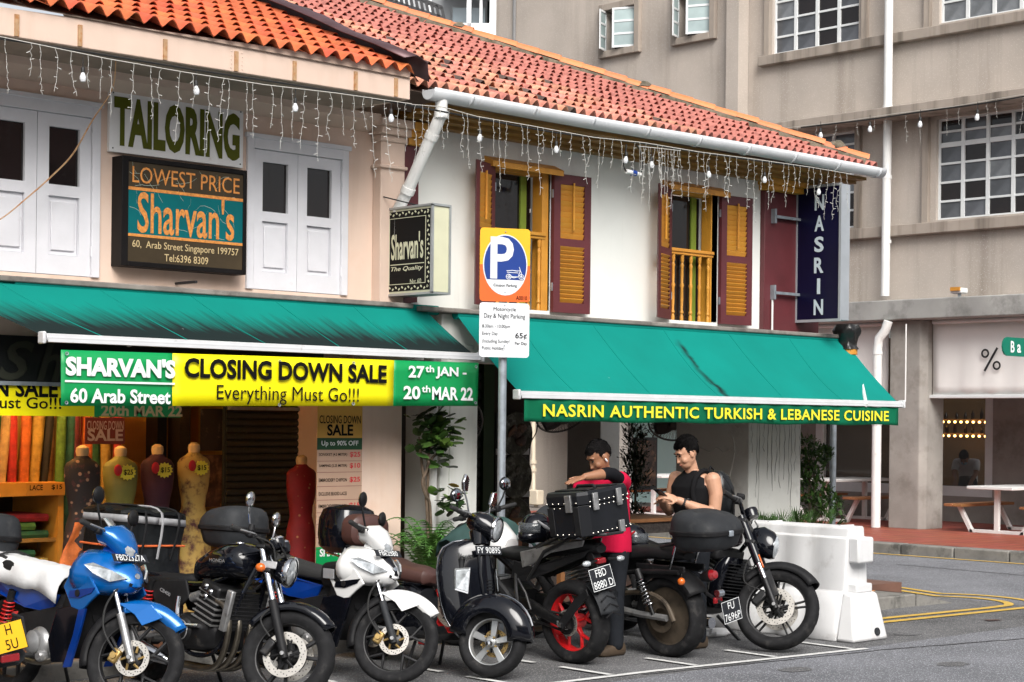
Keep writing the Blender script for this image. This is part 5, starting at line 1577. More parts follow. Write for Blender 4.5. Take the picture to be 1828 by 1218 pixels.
# ------------------------------------------------------------------ ground floor of the white shophouse: restaurant front
IY = 15.0
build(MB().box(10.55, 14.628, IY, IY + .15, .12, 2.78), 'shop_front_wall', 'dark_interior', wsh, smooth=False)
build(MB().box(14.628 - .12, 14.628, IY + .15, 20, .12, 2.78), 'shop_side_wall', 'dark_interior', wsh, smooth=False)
rx0, rx1 = 13.309, 13.835
rs2 = build(MB().box(rx0, rx1, 14.97, 14.99, .12, 2.5), 'roller_shutter', 'shutter_steel', wsh, smooth=False)
sme2 = MB().loft([[(x, 0, 0), (x, -.02, .015), (x, -.026, .06), (x, -.014, .1), (x, 0, .108)] for x in (-(rx1 - rx0) / 2, (rx1 - rx0) / 2)]).mesh('slat', 'shutter_steel', smooth=True)
for k in range(21):
 inst('slat', sme2, rs2, ((rx0 + rx1) / 2, 14.965, .15 + k * .11))
build(MB().box(13.797, 13.962, 14.9, 15.0, .12, 2.6), 'shop_post', 'dark_green', wsh, smooth=False)
gx0, gx1 = 14.007, 14.55
for nm, ya_, yb_, mt, cap in (('upper', 806, 745, 'poster_meat', ''), ('middle', 888, 812, 'poster_greens', ''), ('lower', 960, 895, 'poster_meat', '')):
 za = {806: 1.514, 888: 1.025, 960: 0.529}[ya_]
 zb = {745: 1.99, 812: 1.501, 895: 0.999}[yb_]
 p = poster('menu photo panel beside the green post, %s of three' % nm, gx0, gx1, 14.93, za, zb, 'poster_dark')
 xc_, zc_ = (gx0 + gx1) / 2 + .04, (za + zb) / 2
 build(MB().lathe([(0, .012), (.22, .012), (.25, .02), (.26, .012), (.25, 0)], (xc_, 14.92, zc_), (0, -1, 0), n=26), 'plate_photo', 'poster_greens', p)
 food = MB()
 for q in range(7):
  food.ell((xc_ + random.uniform(-.12, .12), 14.9, zc_ + random.uniform(-.1, .1)), (random.uniform(.05, .1), .012, random.uniform(.03, .06)), 10, 6, Matrix.Rotation(random.uniform(-1, 1), 3, 'Y'))
 build(food, 'food_photo', mt, p, kind='stuff')
 build(MB().box(gx0, gx1, 14.915, 14.92, za, za + .07), 'caption_band', 'plate_white', p, smooth=False)
# side colonnade pillar with a picture
X_, Ya_, Yb_ = 16.5, 15.644, 16.229
build(MB().box(X_, 16.85, Ya_, Yb_, .12, 2.78), 'side_pillar', 'cracked_paint', wsh, smooth=False)
build(MB().box(X_, 16.85, 20.5, 21.2, .12, 2.78), 'side_pillar', 'cracked_paint', wsh, smooth=False)
pf = thing('hanging_picture', 'dark framed food picture hung by cord on the side pillar', 'picture', (16.7, Ya_ - .03, 1.3))
fx0, fx1 = 17.091, 17.521
zf0, zf1 = 1.031, 1.709
yv = Ya_ - .02
build(MB().box(fx0, fx1, yv - .03, yv, zf0, zf1), 'frame', 'black_paint', pf, smooth=False)
build(MB().box(fx0 + .04, fx1 - .03, yv - .034, yv - .03, zf0 + .05, zf1 - .04), 'print', 'poster_meat', pf, smooth=False)
build(MB().tube([(fx0 + .05, yv - .01, zf1), ((fx0 + fx1) / 2, yv - .01, zf1 + .13), (fx1 - .05, yv - .01, zf1)], .004, 5), 'cord', 'dark_metal', pf)
# wall fans
mm('fan_grey', (0.12, 0.12, 0.12), 0.4, metal=0.3)
mm('fan_blade', (0.1, 0.1, 0.1), 0.3)
def fan(label, c, r, n_dir):
 f = thing('wall_fan', label, 'fan', c, group='fans under the walkway ceiling')
 n = V(n_dir).normalized()
 u = n.orthogonal().normalized(); v = n.cross(u)
 O = V((0, 0, 0))
 def circ(rad, off, k=36): return [O + n * off + (u * math.cos(2 * PI * i / k) + v * math.sin(2 * PI * i / k)) * rad for i in range(k + 1)]
 build(MB().tube(circ(r, 0), .012, 6), 'rim', 'fan_grey', f, local=True)
 w_ = MB()
 for k in range(48):
  a = 2 * PI * k / 48
  e = u * math.cos(a) + v * math.sin(a)
  for off in (.09, -.09):
   w_.tube([e * .06 + n * off, e * r * .7 + n * off * .9, e * r], .0022, 3)
 build(w_, 'guard_wires', 'fan_grey', f, local=True, kind='stuff')
 for k in range(3):
  a = 2 * PI * k / 3
  e = u * math.cos(a) + v * math.sin(a); g = n.cross(e)
  rows = [[e * (r * (.12 + .75 * t)) + g * (s * r * .3 * math.sin(PI * (.25 + .6 * t))) + n * (.05 * s) for s in (-1, -.3, .3, 1)] for t in [i / 6 for i in range(7)]]
  build(MB().sheet(rows), 'blade', 'fan_blade', f, local=True, solid=.004)
 build(MB().lathe([(0, .11), (.06, .1), (.075, .06), (.07, -.06), (.09, -.1), (.07, -.22), (0, -.24)], O, n, n=16), 'motor', 'fan_grey', f, local=True)
 build(MB().tube([n * -.15, n * -.2 + UZ * .15, n * -.2 + UZ * .6], .018, 8), 'bracket', 'fan_grey', f, local=True)
fan('black wall fan partly hidden by the white column beside the vine', (12.241, 13.6, 1.86), .27, (-.25, -.9, -.35))
fan('dark ceiling fan above the cream pipe, half under the awning', (14.351, 14.2, 1.982), .3, (-.2, -.6, -.7))
fan('dark tilted fan above the percent mark near the second man', (16.016, 14.0, 1.921), .3, (-.5, -.5, -.6))
# cables under the ceiling
cb_ = thing('hanging_cable', 'thin black cable looping down the cream pipe', 'cable', (13.157, 13.5, 1.62))
build(MB().tube([(13.275, 13.5, 1.944), (13.261, 13.5, 1.797), (13.181, 13.5, 1.679), (13.158, 13.5, 1.532)], .006, 5, smooth=5), 'wire', 'dark_metal', cb_)
# restaurant table edges behind the bikes
mm('table_red', (0.16, 0.03, 0.02), 0.4, var=0.3)
mm('basket', (0.06, 0.05, 0.045), 0.8, bump=0.8, bs=60, var=0.5, vs=30)
for lab, (xa, ya) in (('brown restaurant table behind the red-wheeled motorcycle', (12.6, 13.3)), ('brown restaurant table behind the cruiser', (14.4, 13.2))):
 t_ = thing('restaurant_table', lab, 'table', (xa, ya, .12), group='restaurant tables on the walkway')
 build(MB().box(-.6, .6, -.4, .4, .72, .76), 'table_top', 'wood', t_, local=True, bevel=.006)
 build(MB().box(-.56, .56, -.36, .36, .6, .715), 'apron', 'basket', t_, local=True, smooth=False)
 for sx in (-.52, .52):
  for sy in (-.32, .32):
   build(MB().box(sx - .03, sx + .03, sy - .03, sy + .03, 0, .6), 'leg', 'wood', t_, local=True, smooth=False)
# ------------------------------------------------------------------ cafe tables across the side street
mm('table_white', (0.7, 0.69, 0.67), 0.5, var=0.04)
def cafe_table(label, cx, cy):
 t_ = thing('picnic_table', label, 'table', (cx, cy, .152), group='white picnic tables outside the cafe')
 build(MB().box(-.85, .85, -.42, .42, .72, .77), 'table_top', 'table_white', t_, local=True, bevel=.008)
 for x in (-.6, .6):
  f = MB()
  build(MB().box(x - .035, x + .035, -.04, .04, .05, .72), 'post', 'table_white', t_, local=True, bevel=.005)
  build(MB().box(x - .035, x + .035, -.5, .5, 0, .055), 'foot', 'table_white', t_, local=True, bevel=.005)
  for s in (-1, 1):
   build(MB().loft([[(x - .035, s * .42, .0), (x + .035, s * .42, .0), (x + .035, s * .5, .0), (x - .035, s * .5, .0)], [(x - .035, s * .66, .42), (x + .035, s * .66, .42), (x + .035, s * .74, .42), (x - .035, s * .74, .42)]]), 'bench_strut', 'table_white', t_, local=True, bevel=.005)
 for s in (-1, 1):
  for k in range(2):
   build(MB().box(-.82, .82, s * .7 - .17 + k * .175, s * .7 - .005 + k * .175, .42, .465), 'bench_plank', 'wood', t_, local=True, bevel=.005)
 return t_
cafe_table('white picnic table with wooden benches at the right edge under the blind', 26.55, 15.7)
cafe_table('white picnic table with wooden benches behind the conifer shrub', 27.2, 19.6)
cafe_table('white picnic table seen through the walkway beside the teal glass', 25.9, 22.6)
# ------------------------------------------------------------------ motorcycles: x forward from the rear axle, y left, z up
mm('tyre', (0.012, 0.012, 0.013), 0.8, spec=0.25, var=0.35, vs=20, bump=0.15, bs=120, stain=((0.07, 0.065, 0.06), 0.5, 10, 0.56))
mm('rim_black', (0.013, 0.013, 0.014), 0.4, metal=0.3, var=0.2, stain=((0.09, 0.08, 0.07), 0.5, 14, 0.58))
mm('rim_silver', (0.42, 0.43, 0.43), 0.4, metal=0.6, var=0.12, stain=((0.2, 0.18, 0.15), 0.5, 14, 0.58))
mm('rim_red', (0.62, 0.012, 0.015), 0.35, var=0.12, coat=0.3, stain=((0.2, 0.01, 0.01), 0.5, 14, 0.6))
mm('rim_dirty', (0.085, 0.065, 0.045), 0.6, metal=0.3, var=0.35, vs=6, stain=((0.02, 0.016, 0.012), 0.7, 8, 0.5))
mm('disc_steel', (0.55, 0.52, 0.47), 0.35, metal=0.7, var=0.12, vs=12)
mm('gold', (0.4, 0.27, 0.1), 0.4, metal=0.7, var=0.2, vs=14)
mm('chrome', (0.62, 0.63, 0.65), 0.14, metal=1.0, var=0.1, vs=10)
mm('alloy', (0.36, 0.36, 0.36), 0.42, metal=0.7, var=0.25, vs=12, stain=((0.08, 0.07, 0.06), 0.7, 16, 0.55))
mm('engine_black', (0.014, 0.014, 0.015), 0.45, metal=0.4, var=0.4, vs=14, stain=((0.09, 0.08, 0.07), 0.6, 14, 0.58))
mm('gloss_black', (0.004, 0.0045, 0.007), 0.08, coat=0.35, spec=0.35, rvar=0.04)
mm('plastic_black', (0.012, 0.012, 0.013), 0.55, spec=0.2, var=0.3, vs=10, stain=((0.045, 0.043, 0.04), 0.5, 12, 0.6))
mm('plastic_grey', (0.026, 0.028, 0.031), 0.6, spec=0.22, var=0.25, vs=7, bump=0.12, bs=90, stain=((0.06, 0.06, 0.06), 0.5, 9, 0.55))
mm('rubber', (0.014, 0.014, 0.014), 0.7, bump=0.2, bs=200)
mm('seat_black', (0.011, 0.011, 0.012), 0.55, spec=0.2, var=0.2, bump=0.08, bs=60)
mm('seat_mesh', (0.02, 0.02, 0.02), 0.85, bump=0.8, bs=220)
mm('seat_brown', (0.07, 0.032, 0.027), 0.42, var=0.15, vs=8, bump=0.05, bs=40)
mm('blue_metallic', (0.0, 0.12, 0.42), 0.25, metal=0.3, coat=0.6, var=0.1, vs=3)
mm('blue_dark', (0.0, 0.035, 0.24), 0.3, metal=0.2, coat=0.5, var=0.2, vs=3)
mm('white_gloss', (0.72, 0.72, 0.71), 0.25, coat=0.5, var=0.03)
mm('lens_clear', (0.5, 0.53, 0.55), 0.08, metal=0.35, var=0.45, vs=22, coat=0.6)
mm('lens_red', (0.25, 0.008, 0.012), 0.15, coat=0.7)
mm('lens_amber', (0.6, 0.12, 0.01), 0.2, coat=0.6)
mm('plate_black', (0.012, 0.013, 0.017), 0.4, var=0.2)
mm('plate_yellow', (0.75, 0.42, 0.012), 0.4, var=0.05)
mm('spring_red', (0.45, 0.01, 0.01), 0.4)
mm('pipe_steel', (0.17, 0.15, 0.12), 0.35, metal=0.9, var=0.3, vs=9)
mm('tank_violet', (0.1, 0.085, 0.095), 0.25, metal=0.5, coat=0.7, var=0.1)
mm('cloth_white', (0.6, 0.6, 0.6), 0.7, var=0.06, vs=6, bump=0.35, bs=16)
mm('cloth_green', (0.018, 0.05, 0.045), 0.85, var=0.25, vs=7)
mm('bag_black', (0.007, 0.008, 0.009), 0.32, var=0.4, vs=6, bump=0.9, bs=11, spec=0.4)
mm('bag_strip', (0.3, 0.3, 0.31), 0.45, var=0.2, vs=12)
mm('cord_orange', (0.6, 0.12, 0.03), 0.6)
mm('mirror_face', (0.4, 0.43, 0.46), 0.05, metal=1.0)
mm('alu_box', (0.01, 0.011, 0.014), 0.45, metal=0.2, spec=0.35, var=0.2, vs=4)
V = Vector
def bp(bike, name, mat, mb, S=None, **k):
 if S is not None:
  mb.xf(S)
 return build(mb, name, mat, bike, local=True, **k)
def sub(part, name, mat, mb, S=None, **k):
 return bp(part, name, mat, mb, S, **k)
def rings_x(secs, n=20):
 """cross sections (x, z centre, half width, half height[, power[, y centre]])"""
 out = []
 for s in secs:
  p = s[4] if len(s) > 4 else 2.4
  yc = s[5] if len(s) > 5 else 0.0
  out.append(MB().ring(V((s[0], yc, s[1])), V((0, 1, 0)), V((0, 0, 1)), s[2], s[3], n, p))
 return out
def lx(secs, n=20):
 return MB().loft(rings_x(secs, n))
def steer(head, rake, deg):
 ax = V((-math.sin(R(rake)), 0, math.cos(R(rake))))
 return Matrix.Translation(head) @ Matrix.Rotation(R(deg), 4, ax) @ Matrix.Translation(-V(head))
def shell(rows, n=17):
 """half-open cowl: rows (z, x front, x rear, half width, power)"""
 out = []
 for z, xf, xr, hw, p in rows:
  r = []
  for i in range(n):
   a = -PI / 2 + PI * i / (n - 1)
   ca, sa = max(0.0, math.cos(a)), math.sin(a)
   r.append(V((xr + (xf - xr) * ca ** (2 / p), hw * math.copysign(abs(sa) ** (2 / p), sa), z)))
  out.append(r)
 return MB().sheet(out)
def fender(c, r, w, a0, a1, n=14, drop=.045, taper=None):
 rows = []
 for k in range(n + 1):
  t = k / n
  a = R(a0 + (a1 - a0) * t)
  ww = w * (taper(t) if taper else 1)
  rows.append([])
  for (yy, dr) in ((-1, -drop), (-.93, -drop * .35), (-.7, -.002), (-.35, .012), (0, .016), (.35, .012), (.7, -.002), (.93, -drop * .35), (1, -drop)):
   rr = r + dr
   rows[-1].append(V((c[0] + rr * math.cos(a), yy * ww, c[2] + rr * math.sin(a))))
 return MB().sheet(rows)
def wheel(bike, name, c, Rr, tw, rim, S=None, style='y5', mat='rim_black', discs=(), disc_r=.13, disc_mat='disc_steel', hub=.05, carrier='rim_black', tread=True):
 c = V(c)
 ax = (0, 1, 0)
 dR = Rr - rim
 base = [(rim - .012, -.30), (rim + .004, -.40), (rim + dR * .3, -.5), (rim + dR * .62, -.49), (rim + dR * .86, -.36), (rim + dR * .97, -.18), (Rr, 0)]
 prof = base + [(r, -h) for r, h in base[-2::-1]]
 t = MB()
 n = 96
 rings = []
 for k in range(n):
  a = 2 * PI * k / n
  e = V((math.cos(a), 0, math.sin(a)))
  ring = []
  for j, (r, h) in enumerate(prof):
   g = 0
   if tread and j in (4, 5, 7, 8) and (k + (j * 2 if j < 6 else -j * 2)) % 6 == 0:
    g = .007
   ring.append(c + e * (r - g) + V((0, h * tw, 0)))
  rings.append(ring)
 m = len(prof)
 t.v = [p for r in rings for p in r]
 t.f = [(k * m + j, ((k + 1) % n) * m + j, ((k + 1) % n) * m + j + 1, k * m + j + 1) for k in range(n) for j in range(m - 1)]
 w = MB()
 hw = tw * .3
 rp = [(rim + .002, -hw), (rim - .004, -hw * .86), (rim - .018, -hw * .8), (rim - .028, 0), (rim - .018, hw * .8), (rim - .004, hw * .86), (rim + .002, hw), (rim - .006, 0)]
 w.lathe(rp, c, ax, n=48, close=True)
 o = bp(bike, name, mat, w, S)
 sub(o, 'tyre', 'tyre', t, S, angle=60)
 hb = MB().lathe([(0, -tw * .5), (hub * .5, -tw * .5), (hub, -tw * .38), (hub, tw * .38), (hub * .5, tw * .5), (0, tw * .5)], c, ax, n=20)
 sub(o, 'hub', mat, hb, S)
 def spoke(a0, a1, r0, r1, w0, w1, th=.022, y0=0.0):
  p0 = c + V((math.cos(a0), 0, math.sin(a0))) * r0
  p1 = c + V((math.cos(a1), 0, math.sin(a1))) * r1
  d = (p1 - p0).normalized(); s_ = d.cross(V((0, 1, 0)))
  mb = MB()
  mb.loft([[p0 + s_ * w0 + V((0, -th, 0)), p0 - s_ * w0 + V((0, -th, 0)), p0 - s_ * w0 + V((0, th, 0)), p0 + s_ * w0 + V((0, th, 0))],
                 [p1 + s_ * w1 + V((0, -th * .7, 0)), p1 - s_ * w1 + V((0, -th * .7, 0)), p1 - s_ * w1 + V((0, th * .7, 0)), p1 + s_ * w1 + V((0, th * .7, 0))]])
  sub(o, 'spoke', mat, mb, S, bevel=.004)
 ph = .35
 r1 = rim - .018
 if style == 'wide5':
  for k in range(5):
   a = ph + k * 2 * PI / 5
   spoke(a, a, hub * .8, r1, .019, .026, th=.012)
 elif style == 'y5':
  for k in range(5):
   a = ph + k * 2 * PI / 5
   spoke(a, a, hub * .8, r1 * .58, .012, .010)
   spoke(a, a + .3, r1 * .54, r1, .009, .008, .016)
   spoke(a, a - .3, r1 * .54, r1, .009, .008, .016)
 elif style == 'double5':
  for k in range(5):
   a = ph + k * 2 * PI / 5
   spoke(a + .2, a + .1, hub * .9, r1, .008, .007, .014)
   spoke(a - .2, a - .1, hub * .9, r1, .008, .007, .014)
 elif style == 'three':
  for k in range(3):
   a = ph + k * 2 * PI / 3
   spoke(a + .12, a + .3, hub * .8, r1, .013, .012)
   spoke(a - .12, a - .3, hub * .8, r1, .013, .012)
 elif style == 'solid':
  for sgn in (-1, 1):
   dd = MB().lathe([(hub * .8, sgn * tw * .3), (r1 * .5, sgn * tw * .2), (r1, sgn * tw * .22)], c, ax, n=40)
   sub(o, 'wheel_disc', mat, dd, S)
 for yd in discs:
  cc = c + V((0, yd, 0))
  d = MB().lathe([(disc_r, -.003), (disc_r, .003), (disc_r * .68, .003), (disc_r * .68, -.003)], cc, ax, n=40, close=True)
  dk = sub(o, 'brake_disc', disc_mat, d, S)
  h = MB()
  for k in range(40):
   a = 2 * PI * k / 40
   rr = disc_r * (.78 + .07 * (k % 3))
   for sg in (-1, 1):
    p = cc + V((math.cos(a) * rr, sg * .0036, math.sin(a) * rr))
    h.add([p + V((math.cos(b) * .0042, 0, math.sin(b) * .0042)) for b in [2 * PI * i / 6 for i in range(6)]], [tuple(range(6))])
  ho = sub(o, 'drill_holes', 'plate_black', h, S, smooth=False, recalc=False); ho['kind'] = 'stuff'
  for k in range(6):
   a = k * PI / 3
   p0 = cc + V((math.cos(a), 0, math.sin(a))) * hub * .8
   p1 = cc + V((math.cos(a + .25), 0, math.sin(a + .25))) * disc_r * .72
   sub(o, 'disc_carrier', carrier, MB().tube([p0, p1], [.009, .007], 6), S)
 return o
def forks(bike, axle, top, ys, S, upper, lower, ru=.018, rl=.026, split=.5, boots=None):
 axle, top = V(axle), V(top)
 for y in ys:
  a = axle + V((0, y, 0)); b = top + V((0, y, 0)); m_ = a.lerp(b, split)
  d = (b - a).normalized()
  bp(bike, 'fork_leg', lower, MB().tube([a - d * .03, a + d * .03, m_], [rl * .85, rl, rl], 12), S)
  bp(bike, 'fork_tube', upper, MB().cyl(m_, b, ru, n=12), S)
  bp(bike, 'axle_nut', 'alloy', MB().cyl(a + V((0, -math.copysign(.0, y), 0)), a + V((0, math.copysign(rl + .012, y), 0)), .014, n=8), S)
def mirror(bike, root, tip, face, S, mat='plastic_black', rx=.024, ry=.068, rz=.054, stalk='plastic_black', rz_rot=0.0):
 root, tip = V(root), V(tip)
 bp(bike, 'mirror_stalk', stalk, MB().tube([root, root.lerp(tip, .55) + V((0, .015 * math.copysign(1, tip.y), .0)), tip], .007, 8, smooth=4), S)
 mt = Matrix.Rotation(rz_rot, 3, 'X')
 m_ = bp(bike, 'mirror', mat, MB().ell(tip + V((0, 0, rz * .7)), (rx, ry, rz), 16, 10, mt), S)
 f = MB().ell(tip + V((-rx * .55, 0, rz * .7)), (rx * .6, ry * .86, rz * .86), 16, 8, mt)
 sub(m_, 'mirror_glass', 'mirror_face', f, S)
def grip_set(bike, x, z, y0, y1, S, back=.06, rise=.0, bar='dark_metal'):
 for s in (-1, 1):
  a, b = V((x, s * y0, z)), V((x - back, s * y1, z + rise))
  bp(bike, 'handlebar', bar, MB().tube([V((x, 0, z - .02)), a, a.lerp(b, .3)], .012, 8), S)
  bp(bike, 'grip', 'rubber', MB().tube([a.lerp(b, .38), a.lerp(b, .4), a.lerp(b, .97), b], [.014, .018, .018, .013], 10), S)
  bp(bike, 'switch_gear', 'plastic_black', MB().obox(a.lerp(b, .28), (.045, .05, .05)), S, bevel=.01)
  bp(bike, 'lever', 'alloy', MB().tube([a.lerp(b, .25) + V((.04, 0, 0)), a.lerp(b, .5) + V((.075, 0, -.005)), a.lerp(b, .95) + V((.06, 0, -.01))], [.008, .007, .006], 6), S)
def shock(bike, a, b, mat='chrome', r=.026, body='engine_black'):
 a, b = V(a), V(b)
 d = (b - a)
 mb = MB()
 bp(bike, 'shock_absorber', body, MB().tube([a, a + d * .3, a + d * .3, a + d], [r * .55, r * .55, r * .35, r * .35], 10))
 bp(bike, 'shock_cap', body, MB().cyl(a + d * .78, a + d, r * 1.02, n=12))
 u = d.normalized().orthogonal(); v = d.normalized().cross(u)
 pts = [a + d * (.2 + .6 * k / 84) + (u * math.cos(k * .6) + v * math.sin(k * .6)) * r for k in range(85)]
 bp(bike, 'spring', mat, MB().tube(pts, .0055, 5))
def plate(bike, name, lines, c, u, v, w, h, mat='plate_black', ink='print_white', hl=None, bold=.0, S=None):
 bold = 0.0
 c, u, v = V(c), V(u).normalized(), V(v).normalized()
 n = u.cross(v)
 mb = MB().poly([c + u * w / 2 + v * h / 2, c - u * w / 2 + v * h / 2, c - u * w / 2 - v * h / 2, c + u * w / 2 - v * h / 2], n * -.004)
 pl_ = bp(bike, name, mat, mb, S, smooth=False)
 k = max(1, len(lines))
 lh = (hl or h / k * .68)
 t = MB()
 for i, s in enumerate(lines):
  cc = c + v * (h / 2 - (i + .5) * h / k)
  wd = min(w * .88, len(s) * lh * .66)
  put_text(t, s, cc, u, v, wd, lh, bold=bold, lift=.003)
 if lines: sub(pl_, 'lettering', ink, t, S, smooth=False, recalc=False)
 if h < .1: return pl_
 f = MB()
 for (a, b, e, g) in ((-w / 2, w / 2, h / 2 - .004, h / 2), (-w / 2, w / 2, -h / 2, -h / 2 + .004), (-w / 2, -w / 2 + .004, -h / 2 + .004, h / 2 - .004), (w / 2 - .004, w / 2, -h / 2 + .004, h / 2 - .004)):
  f = MB().add([c + u * a + v * e + n * .001, c + u * b + v * e + n * .001, c + u * b + v * g + n * .001, c + u * a + v * g + n * .001], [(0, 1, 2, 3)])
  sub(pl_, 'plate_rim', ink, f, S, smooth=False)
 return pl_
def top_case(bike, c, l, w, h, mat='plastic_grey', lid=None, belt='plastic_black'):
 """hinged luggage case: tapered tub, proud belt, shallow crowned lid sloping down to the rear"""
 c = V(c)
 def shell_(name, mt, rows, p=3.2):
  mb = MB()
  mb.loft([MB().ring(c + V((dx, 0, z)), V((1, 0, 0)), V((0, 1, 0)), l / 2 * k, w / 2 * k2, 32, p) for z, k, k2, dx in rows])
  for i in range(len(mb.v)):
   q = mb.v[i] - c
   if q.z > h * .56:
    mb.v[i].z += (q.x / l) * h * .16 * min(1, (q.z / h - .56) * 3)
  return bp(bike, name, mt, mb)
 b = shell_('case_tub', mat, [(0, .6, .7, .02), (.02, .78, .82, .015), (h * .12, .86, .88, .01), (h * .42, .96, .97, 0)])
 shell_('case_belt', belt, [(h * .4, .99, .99, 0), (h * .42, 1.03, 1.025, 0), (h * .5, 1.04, 1.035, 0), (h * .53, 1.0, 1.0, 0)])
 lo_ = shell_('case_lid', lid or mat, [(h * .53, 1.0, 1.0, 0), (h * .6, .99, .99, 0), (h * .74, .94, .96, .006), (h * .86, .84, .88, .012), (h * .94, .66, .74, .016), (h * .985, .4, .5, .018), (h, .12, .2, .018)])
 bp(bike, 'case_lock', 'galvanised', MB().obox(c + V((-l / 2 * 1.02, 0, h * .45)), (.016, .05, .045)), bevel=.006)
 for s_ in (-1, 1):
  sub(lo_, 'lid_rib', belt, MB().tube([c + V((-l * .44, s_ * w * .2, h * .64)), c + V((-l * .3, s_ * w * .22, h * .82)), c + V((0, s_ * w * .24, h * .97)), c + V((l * .3, s_ * w * .22, h * .95))], .008, 6, smooth=3))
def bike_root(label, loc, rotz, lean=0.0, name='motorcycle', cat='motorcycle', sc=1.0):
 o = thing(name, label, cat, loc, group='motorcycles parked in the roadside bays', rot=(R(lean), 0, rotz))
 o.scale = (sc, sc, sc)
 return o
OUT, IN = -PI / 2, PI / 2
# ---- underbone mopeds ------------------------------------------------
def underbone(label, X, Yf, paint, paint2, tail, seat, plate_txt, deg, case, cloth=False, rot=0.0, fork='alloy', wheel_style='y5', sc=1.0, lean=-5):
 wb = 1.24
 b = bike_root(label, (X - wb * sc * math.sin(rot), Yf + wb * sc * math.cos(rot), 0), OUT + rot, lean, 'moped', 'moped', sc)
 S = steer((.98, 0, .93), 26, deg)
 wheel(b, 'front_wheel', (wb, 0, .31), .31, .088, .24, S, wheel_style, 'rim_black', (-.055,), .11, 'disc_steel', carrier='gold')
 wheel(b, 'rear_wheel', (0, 0, .31), .31, .092, .24, None, wheel_style, 'rim_black', tread=True)
 forks(b, (wb, 0, .31), (1.0, 0, .8), (-.078, .078), S, 'chrome', fork, .016, .026, .52)
 bp(b, 'brake_caliper', 'gold', MB().obox((wb - .11, -.06, .31), (.06, .045, .09), Matrix.Rotation(.4, 3, 'Y')), S, bevel=.012)
 bp(b, 'caliper_bolt', 'gold', MB().cyl((wb - .11, -.1, .31), (wb - .11, -.05, .31), .02, n=10), S)
 bp(b, 'brake_hose', 'rubber', MB().tube([(wb - .1, -.09, .33), (wb - .2, -.1, .45), (wb - .22, -.1, .6), (wb - .16, -.09, .74)], .007, 6, smooth=5), S)
 bp(b, 'front_fender', paint, fender((wb, 0, .31), .35, .075, 40, 112, drop=.07, taper=lambda t: .35 + .65 * min(1, t * 1.8)), S, solid=.006)
 for s in (-1, 1):
  bp(b, 'fender_side', paint, MB().poly([(wb - .16, s * .079, .63), (wb + .06, s * .079, .645), (wb + .15, s * .076, .575), (wb + .03, s * .083, .51), (wb - .03, s * .083, .57)], (0, s * .006, 0)), S, smooth=False, bevel=.003)
 if paint == 'white_gloss':
  bp(b, 'nose_panel', 'gloss_black', shell([(.945, 1.035, .95, .07, 1.8), (.89, 1.117, .99, .085, 1.7), (.83, 1.173, 1.03, .08, 1.6), (.77, 1.207, 1.08, .045, 1.6)]), solid=.006)
 else:
  bp(b, 'wind_deflector', 'lens_clear', MB().sheet([[V((.98 - .1 * t, -.11 + .055 * u, 1.06 + .1 * t - .012 * abs(u - 2))) for u in range(5)] for t in (0, .5, 1)]), S, solid=.004)
 bp(b, 'mudguard', 'plastic_black', fender((wb, 0, .31), .338, .062, 100, 196, drop=.05), S, solid=.006)
 # nose and leg shields
 nose = bp(b, 'nose_cowl', paint, shell([(.96, .98, .84, .11, 1.8), (.93, 1.04, .83, .165, 1.75), (.88, 1.11, .82, .205, 1.7), (.83, 1.16, .81, .225, 1.65), (.79, 1.19, .81, .225, 1.6), (.755, 1.195, .81, .215, 1.6), (.72, 1.15, .82, .195, 1.7), (.69, 1.06, .84, .16, 2.0)]), solid=.008)
 for s in (-1, 1):
  bp(b, 'indicator_lamp', 'lens_clear', MB().add([(1.16, s * .055, .80), (1.09, s * .125, .845), (.99, s * .19, .885), (.93, s * .213, .87), (1.0, s * .195, .82), (1.09, s * .135, .775)], [(0, 1, 2, 3, 4, 5)]).xf(Matrix.Translation((.012, s * .012, 0))), solid=.012, smooth=False)
  up = [(.80, .85), (.97, .80), (1.06, .70), (.98, .645), (.9, .58), (.80, .60), (.72, .72)]
  bp(b, 'leg_shield', paint, MB().poly([(x, s * (.205 - (0.9 - z) * .06), z) for x, z in up], (0, s * -.018, 0)), bevel=.006, smooth=False)
  st_ = [(1.03, .735), (1.0, .70), (.88, .66), (.78, .66), (.79, .70), (.9, .715)]
  bp(b, 'shield_flash', paint2, MB().poly([(x, s * (.212 - (0.9 - z) * .06), z) for x, z in st_], (0, s * -.018, 0)), smooth=False)
  lo = [(.80, .61), (.93, .60), (.87, .43), (.80, .26), (.62, .24), (.58, .38), (.66, .58)]
  bp(b, 'lower_shield', 'gloss_black', MB().poly([(x, s * (.2 - (0.9 - z) * .05), z) for x, z in lo], (0, s * -.018, 0)), smooth=False, bevel=.006)
  ed = [(.94, .6), (.885, .43), (.81, .23), (.74, .22), (.83, .43), (.875, .59)]
  bp(b, 'shield_edge', paint2, MB().poly([(x, s * (.204 - (0.9 - z) * .05), z) for x, z in ed], (0, s * -.02, 0)), smooth=False, bevel=.004)
  bp(b, 'shield_emblem', 'plastic_black', MB().lathe([(0, .0), (.022, .0), (.022, .006), (.016, .008), (0, .006)], (.87, s * .198, .69), (0, s, 0), n=16))
  bp(b, 'side_cover', tail, MB().poly([(x, s * y, z) for x, y, z in ((.56, .1, .66), (.3, .125, .7), (-.1, .12, .74), (-.38, .08, .8), (-.34, .08, .72), (-.05, .12, .63), (.25, .125, .56), (.5, .1, .54))], (0, s * -.02, 0)), smooth=False, bevel=.006)
  bp(b, 'frame_cover', 'plastic_black', MB().poly([(x, s * .11, z) for x, z in ((.62, .6), (.42, .56), (.12, .5), (.1, .42), (.35, .4), (.6, .36))], (0, s * -.02, 0)), smooth=False, bevel=.006)
